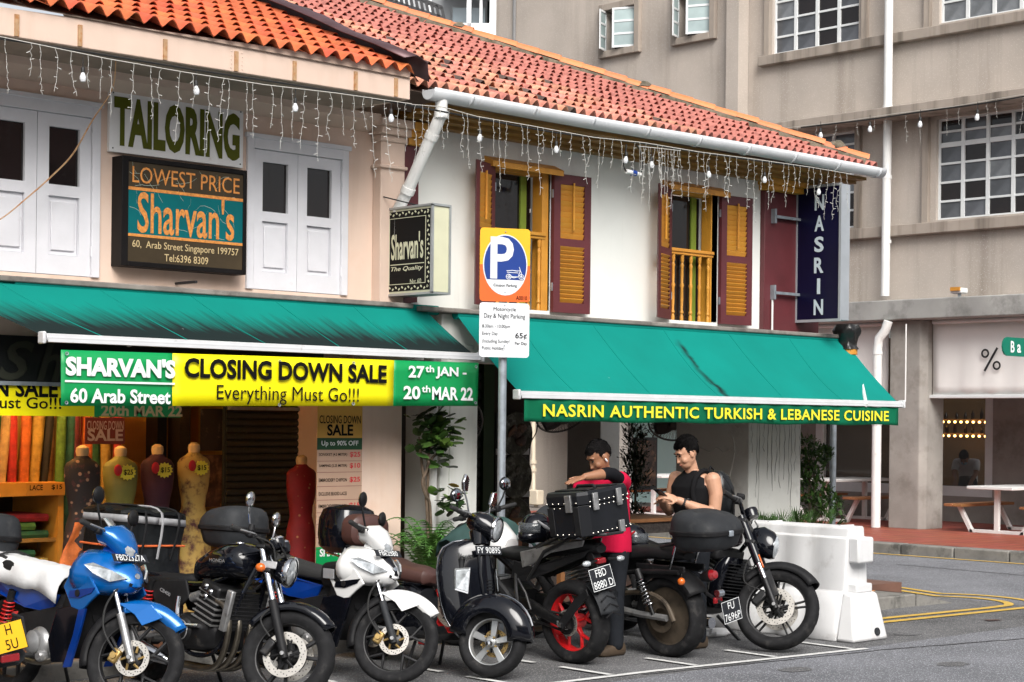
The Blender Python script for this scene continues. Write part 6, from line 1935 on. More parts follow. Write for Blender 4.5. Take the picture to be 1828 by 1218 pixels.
  shock(b, (.02, s * .12, .32), (.13, s * .13, .66), 'spring_red' if s < 0 else 'dark_metal')
  bp(b, 'swingarm', 'alloy', MB().tube([(.38, s * .1, .34), (.1, s * .115, .3), (-.02, s * .115, .31)], [.022, .02, .02], 8))
  bp(b, 'foot_peg', 'rubber', MB().cyl((.42, s * .12, .27), (.42, s * .3, .27), .016, n=8))
 bp(b, 'inner_shield', 'plastic_black', shell([(.88, .93, .8, .17, 3), (.7, .9, .74, .17, 3), (.5, .84, .66, .16, 3), (.28, .78, .62, .13, 3)]), solid=.01)
 bp(b, 'nose_intake', 'plastic_black', MB().poly([(1.18, -.055, .775), (1.178, 0, .755), (1.18, .055, .775), (1.176, .06, .757), (1.178, 0, .735), (1.176, -.06, .757)], (.006, 0, 0)), smooth=False)
 bp(b, 'emblem', 'chrome', MB().lathe([(0, .006), (.017, .006), (.02, 0), (.013, -.003)], (1.18, 0, .815), (1, 0, .25), n=14))
 plate(b, 'number_plate', [plate_txt], (1.1, 0, .925), (0, 1, 0), (-.55, 0, .8), .27, .055, hl=.042)
 # handlebar cowl
 bp(b, 'handlebar_cowl', paint, lx([(.84, 1.03, .06, .03, 2), (.87, 1.03, .14, .05, 2.0), (.92, 1.04, .165, .07, 1.9), (.98, 1.025, .145, .1, 1.8), (1.04, .99, .115, .1, 1.8), (1.08, .96, .07, .07, 1.8), (1.1, .94, .03, .03, 2)]), S)
 bp(b, 'headlight', 'lens_clear', MB().ell((1.035, 0, .985), (.05, .1, .09), 18, 10, Matrix.Rotation(R(-38), 3, 'Y')), S)
 bp(b, 'steering_neck', paint2 if paint != 'white_gloss' else paint, lx([(.9, .93, .06, .05), (1.02, .92, .06, .05)]), S)
 grip_set(b, .92, 1.035, .13, .35, S, .07, .02)
 for s in (-1, 1):
  mirror(b, (.93, s * .2, 1.05), (.9, s * .29, 1.2), None, S)
 bp(b, 'tunnel', 'plastic_black', lx([(.86, .62, .07, .12), (.7, .52, .085, .14), (.5, .54, .095, .14), (.3, .6, .1, .1)]))
 # seat and tail
 so = bp(b, 'seat', seat, lx([(.62, .70, .05, .03), (.58, .725, .085, .045, 2.6), (.45, .745, .12, .055, 3), (.25, .765, .135, .06, 3), (.05, .80, .135, .06, 3), (-.15, .82, .125, .055, 3), (-.33, .825, .1, .045, 2.6), (-.38, .82, .06, .025)]))
 if cloth:
  rows = []
  for i in range(15):
   x = .6 - i * .9 / 14
   rows.append([])
   for j in range(15):
    t = -1 + 2 * j / 14
    y = .15 * math.sin(t * PI / 2) * (1.0 + .1 * math.sin(i * 1.3))
    z = .765 + .075 * (0.6 - x) / .9 + .06 - .17 * abs(t) ** 3.2 + .006 * math.sin(i * 2.1 + j * 1.7) + (-.05 * (1 - i / 2) if i < 2 else 0)
    rows[-1].append(V((x, y, z)))
  bp(b, 'seat_cover_cloth', 'cloth_white', MB().sheet(rows), solid=.006)
  bp(b, 'cloth_strap', 'rubber', MB().tube([(-.05, -.16, .72), (-.06, -.14, .86), (-.06, 0, .9), (-.06, .14, .86), (-.05, .16, .72)], .008, 6, smooth=4))
 bp(b, 'tail', tail, lx([(.3, .68, .11, .06), (.0, .71, .12, .06), (-.3, .76, .1, .05), (-.45, .79, .06, .03)]))
 bp(b, 'tail_light', 'lens_red', MB().ell((-.46, 0, .78), (.04, .07, .035), 14, 8))
 bp(b, 'rear_fender', 'plastic_black', fender((0, 0, .31), .355, .07, 70, 165, drop=.05), solid=.006)
 bp(b, 'rack', 'dark_metal', MB().tube([(.0, -.1, .86), (-.2, -.12, .9), (-.5, -.11, .9), (-.52, 0, .9), (-.5, .11, .9), (-.2, .12, .9), (.0, .1, .86)], .011, 8, smooth=4))
 # engine
 bp(b, 'crankcase', 'alloy', MB().lathe([(0, -.15), (.07, -.15), (.1, -.13), (.115, -.1), (.115, .1), (.1, .13), (.07, .14), (0, .14)], (.42, 0, .34), (0, 1, 0), n=28))
 bp(b, 'clutch_cover', 'alloy', MB().lathe([(0, -.185), (.05, -.183), (.075, -.165), (.08, -.13)], (.41, 0, .35), (0, 1, 0), n=24))
 bp(b, 'oil_filter_cover', 'alloy', MB().lathe([(0, -.18), (.025, -.18), (.035, -.165), (.035, -.12)], (.5, 0, .27), (0, 1, 0), n=16))
 bp(b, 'cylinder', 'engine_black', lx([(.5, .4, .07, .07, 4), (.6, .43, .075, .075, 4), (.62, .44, .075, .075, 4), (.72, .47, .06, .06, 4)]))
 for k in range(5):
  bp(b, 'cooling_fin', 'alloy', lx([(.54 + k * .03, .415 + k * .009, .085, .08, 4), (.548 + k * .03, .418 + k * .009, .085, .08, 4)]))
 bp(b, 'exhaust_pipe', 'pipe_steel', MB().tube([(.7, -.05, .4), (.66, -.1, .3), (.5, -.13, .23), (.3, -.14, .24), (.1, -.15, .28)], .018, 8, smooth=4))
 bp(b, 'silencer', 'plastic_black', MB().tube([(.16, -.155, .27), (.1, -.16, .28), (-.28, -.18, .37), (-.32, -.182, .38)], [.025, .048, .052, .04], 14))
 bp(b, 'heat_shield', 'chrome', MB().tube([(.02, -.2, .31), (-.18, -.215, .36)], [.02, .022], 8))
 bp(b, 'side_stand', 'dark_metal', MB().tube([(.4, .1, .25), (.35, .22, .02)], .011, 6))
 bp(b, 'kick_lever', 'dark_metal', MB().tube([(.38, -.17, .33), (.33, -.19, .5), (.3, -.25, .52)], .01, 6))
 bp(b, 'rear_foot_peg', 'alloy', MB().tube([(.3, -.12, .38), (.14, -.16, .33), (.1, -.24, .33)], [.016, .014, .014], 8))
 if case:
  top_case(b, case[0], *case[1:])
 return b
# ---- box of the delivery rider, etc.
def soft_box(bike, c, l, w, h):
 c = V(c)
 def P(x, y, z):
  k = 1 + .03 * math.sin(x * 21 + z * 9) + .03 * math.sin(y * 17 + z * 13)
  return c + V((x * l / 2 * k, y * w / 2 * k, z))
 n = 10
 mb = MB()
 rr = []
 for i in range(9):
  z = h * i / 8
  ring = []
  for s in range(40):
   a = 2 * PI * s / 40
   ca, sa = math.cos(a), math.sin(a)
   p = 7
   r_ = (abs(ca) ** p + abs(sa) ** p) ** (-1 / p)
   k = 1 - .05 * math.sin(PI * i / 8) if i < 7 else 1.0
   ring.append(P(ca * r_ * k, sa * r_ * k, z + (.02 * math.sin(3 * a) if i == 8 else 0)))
  rr.append(ring)
 mb.loft(rr)
 o = bp(bike, 'delivery_bag', 'bag_black', mb)
 for i, zz in enumerate((h * .83,)):
  ring0, ring1 = [], []
  for s in range(41):
   a = 2 * PI * s / 40
   ca, sa = math.cos(a), math.sin(a)
   r_ = (abs(ca) ** 7 + abs(sa) ** 7) ** (-1 / 7) * 1.015
   ring0.append(P(ca * r_, sa * r_, zz)); ring1.append(P(ca * r_, sa * r_, zz + h * .11))
  sub(o, 'reflective_strip', 'bag_strip', MB().sheet([ring0, ring1]), solid=.003)
 lid = MB()
 rr = []
 for i, (z, k) in enumerate(((h * .97, 1.03), (h * 1.02, 1.03), (h * 1.06, .93), (h * 1.075, .5))):
  ring = []
  for s in range(40):
   a = 2 * PI * s / 40
   ca, sa = math.cos(a), math.sin(a)
   r_ = (abs(ca) ** 7 + abs(sa) ** 7) ** (-1 / 7) * k
   ring.append(P(ca * r_, sa * r_, z + .012 * math.sin(s * .9) * k))
  rr.append(ring)
 sub(o, 'bag_lid', 'bag_black', lid.loft(rr))
 pts = []
 for s in range(41):
  a = 2 * PI * s / 40
  ca, sa = math.cos(a), math.sin(a)
  r_ = (abs(ca) ** 7 + abs(sa) ** 7) ** (-1 / 7) * 1.012
  pts.append(P(ca * r_, sa * r_, h * .5 + .02 * sa))
 sub(o, 'elastic_cord', 'cord_orange', MB().tube(pts, .008, 6))
 for y in (-.5, 0, .5):
  sub(o, 'strap', 'bag_strip' if y == 0 else 'plastic_black', MB().tube([P(-1.03, y, h * .3), P(-1.05, y, h * 1.0), P(0, y, h * 1.1), P(1.05, y, h * 1.0), P(1.03, y, h * .3)], .009, 5, smooth=4))
 return o
FB = {'blue': (6.271, 10.072, 0.0), 'honda': (7.229, 9.756, 0.0), 'white': (8.309, 9.891, 0.0), 'vespa': (9.102, 9.675, 0.0), 'vrod': (11.979, 9.342, 0.0), 'red': (10.171, 9.873, 0.0), 'cruiser': (11.068, 9.666, 0.0)}
underbone('blue moped with a white cloth over its seat and a grey top case', FB['blue'][0], FB['blue'][1], 'blue_metallic', 'blue_dark', 'blue_dark', 'seat_black', 'FBD2327A', 30,
          ((-.4, 0, .84), .42, .42, .3, 'plastic_grey'), cloth=True, rot=R(8), sc=1.06)
underbone('white and black moped with blue side panels and a dark top case', FB['white'][0], FB['white'][1], 'white_gloss', 'gloss_black', 'blue_dark', 'seat_mesh', 'FBE2380', 30,
          ((-.52, 0, .88), .46, .48, .32, 'plastic_grey'), fork='plastic_grey', rot=R(8), sc=1.01)
# mesh pouch on the white moped's seat front: part of the moped group but lifted off -> own thing
pz = FB['white']
pouch = thing('tank_pouch', 'black pouch strapped ahead of the seat of the white moped', 'bag', (pz[0] - .08, pz[1] + .6, .76))
build(MB().loft(rings_x([(-.02, 0, .1, .07, 4), (.0, 0, .12, .09, 4), (.2, .02, .12, .1, 4), (.22, .02, .1, .08, 4)])).xf(Matrix.Rotation(-PI / 2, 4, 'Z')), 'body', 'seat_black', pouch, local=True)
build(MB().box(-.135, -.125, -.16, -.04, -.02, .05), 'badge', 'bag_strip', pouch, local=True)
# ---- black naked bike with the delivery bag -----------------------------------------
wb = 1.42
hb_ = bike_root('black naked motorcycle with round headlight carrying a black delivery bag', (FB['honda'][0] - wb * 1.02 * math.sin(R(6)), FB['honda'][1] + wb * 1.02 * math.cos(R(6)), 0), OUT + R(6), -6, sc=1.02)
S = steer((1.08, 0, .95), 25, 30)
wheel(hb_, 'front_wheel', (wb, 0, .3), .32, .125, .23, S, 'three', 'rim_black', (-.075, .075), .15, 'disc_steel', carrier='engine_black', hub=.045)
wheel(hb_, 'rear_wheel', (0, 0, .305), .305, .16, .215, None, 'three', 'rim_black', (-.09,), .12)
forks(hb_, (wb, 0, .3), (1.115, 0, .98), (-.1, .1), S, 'chrome', 'plastic_black', .021, .03, .5)
for z in (.83, .985):
 bp(hb_, 'triple_clamp', 'engine_black', MB().obox((1.42 - (z - .3) * .448, 0, z), (.07, .27, .03)), S, bevel=.008)
for s in (-1, 1):
 bp(hb_, 'brake_caliper', 'engine_black', MB().obox((wb - .12, s * .085, .33), (.06, .05, .12), Matrix.Rotation(.5, 3, 'Y')), S, bevel=.012)
 bp(hb_, 'brake_hose', 'rubber', MB().tube([(wb - .12, s * .1, .4), (wb - .2, s * .12, .5), (wb - .14, s * .1, .6)], .007, 6, smooth=4), S)
 bp(hb_, 'indicator', 'lens_amber', MB().ell((1.17, s * .19, .83), (.035, .03, .03), 12, 8), S)
 bp(hb_, 'headlight_bracket', 'alloy', MB().obox((1.19, s * .115, .87), (.12, .012, .05)), S, bevel=.004)
bp(hb_, 'front_fender', 'gloss_black', fender((wb, 0, .3), .352, .09, 40, 150, drop=.055, taper=lambda t: .6 + .4 * math.sin(min(1, t * 2) * PI / 2)), S, solid=.006)
bp(hb_, 'headlight_shell', 'gloss_black', MB().lathe([(0, -.12), (.05, -.11), (.085, -.06), (.1, 0)], (1.3, 0, .86), (1, 0, -.08), n=28), S)
bp(hb_, 'headlight_rim', 'chrome', MB().lathe([(.1, -.02), (.108, 0), (.104, .02), (.092, .022)], (1.305, 0, .86), (1, 0, -.08), n=32), S)
bp(hb_, 'headlight', 'lens_clear', MB().lathe([(.094, .012), (.07, .024), (.03, .03), (0, .031)], (1.305, 0, .86), (1, 0, -.08), n=28), S)
for s in (-1, 1):
 bp(hb_, 'instrument', 'gloss_black', MB().lathe([(0, -.05), (.035, -.045), (.052, -.01), (.052, .025), (.045, .03), (0, .028)], (1.2, s * .06, 1.03), (-.55, 0, .8), n=20), S)
 bp(hb_, 'instrument_bezel', 'chrome', MB().lathe([(.053, .015), (.056, .025), (.05, .034)], (1.2, s * .06, 1.03), (-.55, 0, .8), n=20), S)
bp(hb_, 'flyscreen', 'plastic_black', MB().sheet([[V((1.3 - .12 * t - .05 * (u / 4) ** 2, -.1 + .05 * u, .93 + .16 * t)) for u in range(5)] for t in (0, .5, 1)]), S, solid=.004)
grip_set(hb_, 1.08, 1.04, .15, .37, S, .1, .0, bar='dark_metal')
for s in (-1, 1):
 mirror(hb_, (1.05, s * .2, 1.06), (1.03, s * .27, 1.22), None, S, mat='chrome', ry=.05, rz=.055, stalk='chrome')
bp(hb_, 'cable', 'rubber', MB().tube([(1.06, -.2, 1.03), (1.2, -.15, 1.0), (1.22, -.08, .85), (1.1, -.05, .75)], .006, 6, smooth=5), S)
bp(hb_, 'cable', 'rubber', MB().tube([(1.06, .2, 1.03), (1.22, .1, 1.02), (1.2, .0, .85), (1.08, .03, .72)], .006, 6, smooth=5), S)
bp(hb_, 'brake_reservoir', 'plastic_black', MB().cyl((1.06, -.22, 1.06), (1.06, -.22, 1.1), .022, n=12), S)
bp(hb_, 'tank', 'gloss_black', lx([(.5, .80, .08, .06, 2.6), (.56, .82, .13, .085, 2.6), (.7, .86, .165, .115, 2.6), (.85, .89, .175, .125, 2.6), (.97, .9, .165, .12, 2.6), (1.04, .88, .12, .09, 2.6), (1.06, .87, .06, .05, 2.4)], 28))
mb = MB(); put_text(mb, 'HONDA', (.85, -.176, .89), (1, 0, 0), (0, 0, 1), .16, .022, bold=.02, lift=.006)
bp(hb_, 'lettering', 'alloy', mb, smooth=False, recalc=False)
bp(hb_, 'tank_cap', 'chrome', MB().lathe([(0, .02), (.03, .018), (.034, 0)], (.86, 0, 1.005), (0, 0, 1), n=16))
bp(hb_, 'seat', 'seat_black', lx([(.54, .74, .07, .03), (.5, .74, .11, .05, 3), (.36, .72, .14, .055, 3), (.2, .715, .145, .06, 3), (.05, .72, .13, .05, 3), (-.2, .725, .12, .04, 3), (-.32, .725, .08, .025)]))
for s in (-1, 1):
 bp(hb_, 'side_cover', 'plastic_black', MB().poly([(x, s * .125, z) for x, z in ((.5, .74), (.2, .72), (.12, .66), (.22, .52), (.4, .5), (.55, .62))], (0, s * .02, 0)), smooth=False, bevel=.008)
 shock(hb_, (.04, s * .14, .36), (.15, s * .15, .72), 'spring_red')
 bp(hb_, 'swingarm', 'alloy', MB().tube([(.5, s * .12, .4), (.1, s * .135, .33), (-.05, s * .135, .305)], [.03, .028, .024], 8))
 bp(hb_, 'frame_tube', 'gloss_black', MB().tube([(1.1, s * .05, .86), (1.0, s * .1, .6), (.9, s * .13, .32), (.7, s * .13, .24), (.5, s * .12, .3), (.44, s * .12, .6)], .016, 8, smooth=4))
 bp(hb_, 'frame_tube', 'gloss_black', MB().tube([(1.08, s * .05, .9), (.8, s * .1, .76), (.5, s * .12, .72), (.0, s * .12, .76), (-.25, s * .11, .78)], .016, 8, smooth=4))
mb = MB(); put_text(mb, 'CB400', (.3, -.147, .64), (1, 0, -.3), (.3, 0, 1), .12, .025, bold=.01, lift=.004)
bp(hb_, 'lettering', 'bag_strip', mb, smooth=False, recalc=False)
bp(hb_, 'tail', 'gloss_black', lx([(.1, .68, .12, .05), (-.2, .69, .11, .05), (-.42, .71, .06, .03)]))
# engine: block, head, fins, clutch covers, radiator, four headers
bp(hb_, 'crankcase', 'engine_black', lx([(.42, .4, .12, .1, 5), (.5, .39, .17, .13, 5), (.72, .38, .17, .12, 5), (.84, .36, .13, .08, 5)]))
bp(hb_, 'cylinder_block', 'engine_black', MB().obox((.73, 0, .55), (.2, .3, .24), Matrix.Rotation(R(18), 3, 'Y')), bevel=.015)
for k in range(6):
 bp(hb_, 'cooling_fin', 'alloy', MB().obox((.715 + k * .012, 0, .48 + k * .036), (.225, .325, .008), Matrix.Rotation(R(18), 3, 'Y')))
bp(hb_, 'cylinder_head', 'engine_black', MB().obox((.785, 0, .695), (.2, .34, .08), Matrix.Rotation(R(18), 3, 'Y')), bevel=.02)
for s in (-1, 1):
 for k in range(3):
  bp(hb_, 'head_bolt_cap', 'chrome', MB().lathe([(0, .012), (.016, .01), (.022, 0)], (.75 + .05 * (k % 2), s * .172, .64 + k * .035), (0, s, 0), n=12))
 bp(hb_, 'clutch_cover', 'engine_black', MB().lathe([(0, .03), (.06, .028), (.085, .012), (.09, 0)], (.55, s * .165, .4), (0, s, 0), n=24))
 bp(hb_, 'cover_ring', 'alloy', MB().lathe([(.062, .028), (.066, .033), (.07, .026)], (.55, s * .165, .4), (0, s, 0), n=24))
 bp(hb_, 'coolant_pipe', 'chrome', MB().tube([(.48, s * .17, .62), (.5, s * .19, .5), (.56, s * .19, .44), (.72, s * .18, .44)], .016, 8, smooth=4))
 bp(hb_, 'carburettor', 'alloy', MB().cyl((.55, s * .11, .62), (.62, s * .11, .64), .035, n=14))
rad = bp(hb_, 'radiator', 'engine_black', MB().obox((.98, 0, .56), (.04, .3, .26), Matrix.Rotation(R(12), 3, 'Y')), smooth=False)
for k in range(9):
 sub(rad, 'radiator_fin', 'plastic_black', MB().obox((1.003 + (k - 4) * .006, 0, .56 + (k - 4) * .027), (.006, .29, .008)))
for s in (-1, 1):
 sub(rad, 'radiator_tank', 'alloy', MB().obox((.98, s * .165, .56), (.06, .035, .28), Matrix.Rotation(R(12), 3, 'Y')), bevel=.008)
for k, y in enumerate((-.14, -.05, .05, .14)):
 bp(hb_, 'exhaust_header', 'pipe_steel', MB().tube([(.84, y, .62), (.93, y, .58), (.98, y, .46), (.95, y * .95, .3), (.86, y * .8, .19), (.7, y * .6, .15), (.4, -.04 + y * .25, .16)], .021, 10, smooth=5))
bp(hb_, 'silencer', 'chrome', MB().tube([(.36, -.12, .17), (.28, -.16, .2), (-.28, -.22, .36), (-.32, -.22, .37)], [.03, .05, .055, .045], 14))
bp(hb_, 'side_stand', 'dark_metal', MB().tube([(.5, .14, .26), (.46, .3, .02)], .013, 6))
bp(hb_, 'foot_peg', 'rubber', MB().cyl((.4, -.15, .32), (.4, -.3, .32), .017, n=8))
bp(hb_, 'rear_fender', 'plastic_black', fender((0, 0, .305), .37, .09, 70, 150, drop=.05), solid=.006)
plate(hb_, 'number_plate', [], (-.5, 0, .62), (0, -1, 0), (-.3, 0, .95), .2, .15)
bp(hb_, 'rack', 'dark_metal', MB().tube([(.05, -.13, .74), (-.2, -.15, .77), (-.55, -.15, .77), (-.57, .0, .77), (-.55, .15, .77), (-.2, .15, .77), (.05, .13, .74)], .012, 8, smooth=4))
soft_box(hb_, (-.3, 0, .72), .56, .56, .46)
bp(hb_, 'pannier_pad', 'plastic_grey', MB().ell((-.6, .06, 1.06), (.13, .2, .13), 18, 10))
# ---- black scooter with brown seat ---------------------------------------------------
wb = 1.34
sc_ = bike_root('glossy black scooter with brown leather seat and brown topped case', (FB['vespa'][0], FB['vespa'][1] + wb * 1.04, 0), OUT, -3, 'scooter', 'scooter', 1.04)
S = steer((1.14, 0, .9), 27, 27)
wheel(sc_, 'front_wheel', (wb, 0, .25), .25, .13, .178, S, 'wide5', 'rim_silver', (.05,), .1, 'gold', hub=.04)
for k in range(5):
 a = .35 + PI / 5 + k * 2 * PI / 5
 bp(sc_, 'wheel_bolt', 'gold', MB().cyl((wb + .055 * math.cos(a), -.07, .235 + .055 * math.sin(a)), (wb + .055 * math.cos(a), -.05, .235 + .055 * math.sin(a)), .008, n=6), S)
bp(sc_, 'hub_cap', 'chrome', MB().lathe([(0, -.085), (.016, -.082), (.026, -.06)], (wb, 0, .235), (0, 1, 0), n=16), S)
wheel(sc_, 'rear_wheel', (0, 0, .235), .235, .13, .158, None, 'wide5', 'rim_silver')
# front fender: bulbous shell over the wheel
rows = []
for k in range(17):
 a = R(8 + (172 - 8) * k / 16)
 t = k / 16
 ww = .075 + .055 * math.sin(PI * t) ** .6
 rr = .3 + .045 * math.sin(PI * t)
 rows.append([])
 for j in range(13):
  b_ = -PI / 2 + PI * j / 12
  y = ww * math.sin(b_)
  dr = -.15 * (1 - math.cos(b_)) ** 1.6
  rows[-1].append(V((wb - .02 + (rr + dr) * math.cos(a) * 1.06, y, .245 + (rr + dr) * math.sin(a))))
bp(sc_, 'front_fender', 'gloss_black', MB().sheet(rows), S, solid=.006)
bp(sc_, 'fender_trim', 'chrome', MB().tube([r[6] + V((.004, 0, .006)) for r in rows[2:9]], .006, 6), S)
# leg shield
def shx(z): return 1.245 - .30 * (z - .3) ** 1.0 * .62
rows = []
zs = [.26, .32, .4, .5, .62, .74, .84, .9, .945, .965]
hws = [.15, .2, .235, .255, .265, .265, .25, .22, .16, .08]
for z, hw in zip(zs, hws):
 rows.append([])
 for j in range(21):
  t = -1 + j / 10
  ridge = .035 * math.exp(-(t / .22) ** 2) * (1 if z > .45 else .5)
  rows[-1].append(V((shx(z) - .2 * abs(t) ** 2.2 * (hw / .26) + ridge, hw * t, z)))
bp(sc_, 'leg_shield', 'gloss_black', MB().sheet(rows), solid=.014)
bp(sc_, 'shield_trim', 'chrome', MB().tube([r[0] for r in rows] + [r[-1] for r in rows[::-1]], .009, 8))
bp(sc_, 'horn_cover', 'gloss_black', lx([(1.06, .88, .05, .05), (1.1, .87, .055, .06)]).xf(Matrix.Translation((.0, 0, 0))))
hc = bp(sc_, 'horn_casting', 'gloss_black', MB().loft([MB().ring(V((shx(z) + .015, 0, z)), V((1, 0, 0)), V((0, 1, 0)), .04, w_, 16, 2.5) for z, w_ in ((.5, .03), (.6, .055), (.72, .065), (.84, .06), (.92, .05))]))
for k in range(4):
 sub(hc, 'horn_slot', 'plastic_black', MB().obox((shx(.62 + k * .02) + .05, 0, .62 + k * .022), (.02, .06 - .006 * k, .008)))
for s in (-1, 1):
 lp = [(.76, .13), (.75, .2), (.62, .205), (.6, .15)]
 pts = [V((shx(z) - .2 * (y / .26) ** 2.2 + .03, s * y, z)) for z, y in lp]
 bz = bp(sc_, 'indicator_bezel', 'chrome', MB().poly([p + (p - sum(pts, V()) / 4) * .16 for p in pts], (.006, 0, 0)), smooth=False)
 bp(sc_, 'indicator_lamp', 'lens_clear', MB().poly([p + V((.006, 0, 0)) for p in pts], (.008, 0, 0)), smooth=False, bevel=.003)
mb = MB(); put_text(mb, 'Vespa', (shx(.84) - .055 + .022, -.14, .845), (.35, .94, .12), (-.15, 0, 1), .12, .05, bold=.0, shear=.35, lift=.02)
bp(sc_, 'lettering', 'chrome', mb, smooth=False, recalc=False)
plate(sc_, 'number_plate', ['FY 9089S'], (shx(.9) + .075, 0, .9), (0, 1, 0), (-.25, 0, .95), .25, .062, hl=.045)
HS = Matrix.Translation((0, 0, .06)) @ S if False else S @ Matrix.Translation((.06, 0, .03))
# headset
bp(sc_, 'headset', 'gloss_black', lx([(.94, 1.06, .05, .04), (.98, 1.06, .1, .07, 2.3), (1.05, 1.06, .135, .085, 2.3), (1.12, 1.04, .12, .085, 2.3), (1.16, 1.02, .1, .08, 2.2)]), HS)
bp(sc_, 'neck', 'gloss_black', MB().cyl((1.06, 0, .9), (1.04, 0, 1.0), .07, .08, 16), HS)
bp(sc_, 'headlight_rim', 'chrome', MB().lathe([(.09, -.02), (.096, 0), (.09, .012), (.08, .012)], (1.165, 0, 1.025), (1, 0, -.12), n=30), HS)
bp(sc_, 'headlight', 'lens_clear', MB().lathe([(.084, .004), (.06, .018), (0, .024)], (1.165, 0, 1.025), (1, 0, -.12), n=26), HS)
grip_set(sc_, 1.0, 1.08, .12, .34, HS, .07, .02, bar='gloss_black')
for s in (-1, 1):
 bp(sc_, 'mirror_stalk', 'chrome', MB().tube([(1.0, s * .17, 1.1), (.99, s * .22, 1.18), (.97, s * .26, 1.25)], .007, 8), HS)
 pts = [(.97, s * (.27 + a), 1.29 + c_) for a, c_ in ((-.045, -.05), (.02, -.055), (.05, .0), (.03, .065), (-.025, .05))]
 m_ = bp(sc_, 'mirror', 'chrome', MB().poly(pts, (.022, 0, 0)), HS, bevel=.006)
 sub(m_, 'mirror_glass', 'mirror_face', MB().poly([(p[0] - .002, s * .27 + (p[1] - s * .27) * .86, 1.29 + (p[2] - 1.29) * .86) for p in pts], (-.002, 0, 0)), HS, smooth=False)
 for k in range(6):
  sub(m_, 'mirror_louvre', 'plastic_black', MB().box(.9925, .995, s * .27 - .03, s * .27 + .03, 1.255 + k * .013, 1.261 + k * .013), HS, smooth=False)
# floor, body, cowls
bp(sc_, 'floorboard', 'plastic_black', MB().poly([(x, -.2, z) for x, z in ((1.08, .3), (1.0, .24), (.6, .22), (.55, .3), (.6, .25), (1.0, .28))], (0, .4, 0)), bevel=.01)
bp(sc_, 'inner_shield', 'plastic_black', MB().box(1.04, 1.11, -.17, .17, .35, .85), bevel=.02)
bp(sc_, 'body', 'gloss_black', lx([(.58, .42, .1, .16, 3), (.5, .43, .14, .22, 3), (.3, .44, .16, .22, 2.8), (.05, .46, .16, .2, 2.6), (-.2, .48, .13, .16, 2.4), (-.4, .5, .08, .1, 2.2), (-.46, .51, .04, .06)], 24))
for s in (-1, 1):
 bp(sc_, 'side_cowl', 'gloss_black', MB().ell((.05, s * .15, .47), (.4, .11, .19), 26, 14))
 bp(sc_, 'cowl_trim', 'chrome', MB().tube([(.4, s * .22, .4), (.25, s * .255, .36), (.0, s * .265, .34), (-.2, s * .24, .37)], .006, 6, smooth=4))
 bp(sc_, 'passenger_peg', 'alloy', MB().tube([(.42, s * .18, .27), (.3, s * .24, .27)], .014, 8))
bp(sc_, 'seat', 'seat_brown', lx([(.64, .65, .04, .03), (.6, .66, .1, .06, 3), (.46, .675, .145, .07, 3), (.28, .685, .16, .07, 3), (.16, .71, .16, .075, 3), (.0, .735, .155, .07, 3), (-.22, .74, .135, .065, 3), (-.32, .73, .08, .04)], 28))
bp(sc_, 'seat_piping', 'gloss_black', MB().tube([(.6, -.1, .61), (.4, -.15, .62), (.1, -.16, .65), (-.2, -.14, .68), (-.32, 0, .69), (-.2, .14, .68), (.1, .16, .65), (.4, .15, .62), (.6, .1, .61)], .008, 6, smooth=4))
bp(sc_, 'rack', 'chrome', MB().tube([(-.2, -.1, .7), (-.35, -.12, .76), (-.55, -.1, .78), (-.55, .1, .78), (-.35, .12, .76), (-.2, .1, .7)], .01, 8, smooth=4))
bp(sc_, 'case_tub', 'gloss_black', MB().loft([MB().ring(V((-.42, 0, .79 + z)), V((1, 0, 0)), V((0, 1, 0)), .2 * k, .21 * k, 28, 3) for z, k in ((0, .7), (.04, .92), (.13, 1.0), (.25, .98), (.33, .85), (.37, .5))]))
bp(sc_, 'case_pad', 'seat_brown', MB().loft([MB().ring(V((-.19, 0, .97)) + V((d, 0, 0)), V((0, 1, 0)), V((0, 0, 1)), .19 * k, .125 * k, 24, 3) for d, k in ((-.06, 1.02), (.0, 1.03), (.05, .98), (.075, .8), (.085, .4))]))
bp(sc_, 'stand', 'dark_metal', MB().tube([(.62, -.14, .2), (.56, -.16, .0)], .012, 6))
bp(sc_, 'stand', 'dark_metal', MB().tube([(.62, .14, .2), (.56, .16, .0)], .012, 6))
bp(sc_, 'tail_light', 'lens_red', MB().ell((-.45, 0, .56), (.03, .05, .035), 12, 8))
bp(sc_, 'red_reflector', 'lens_red', MB().obox((.8, -.19, .2), (.16, .03, .03)), bevel=.006)
bp(sc_, 'engine_cover', 'engine_black', MB().ell((.12, .1, .26), (.28, .1, .12), 18, 10))
bp(sc_, 'silencer', 'pipe_steel', MB().tube([(.1, -.17, .22), (-.25, -.19, .24)], [.06, .065], 14))
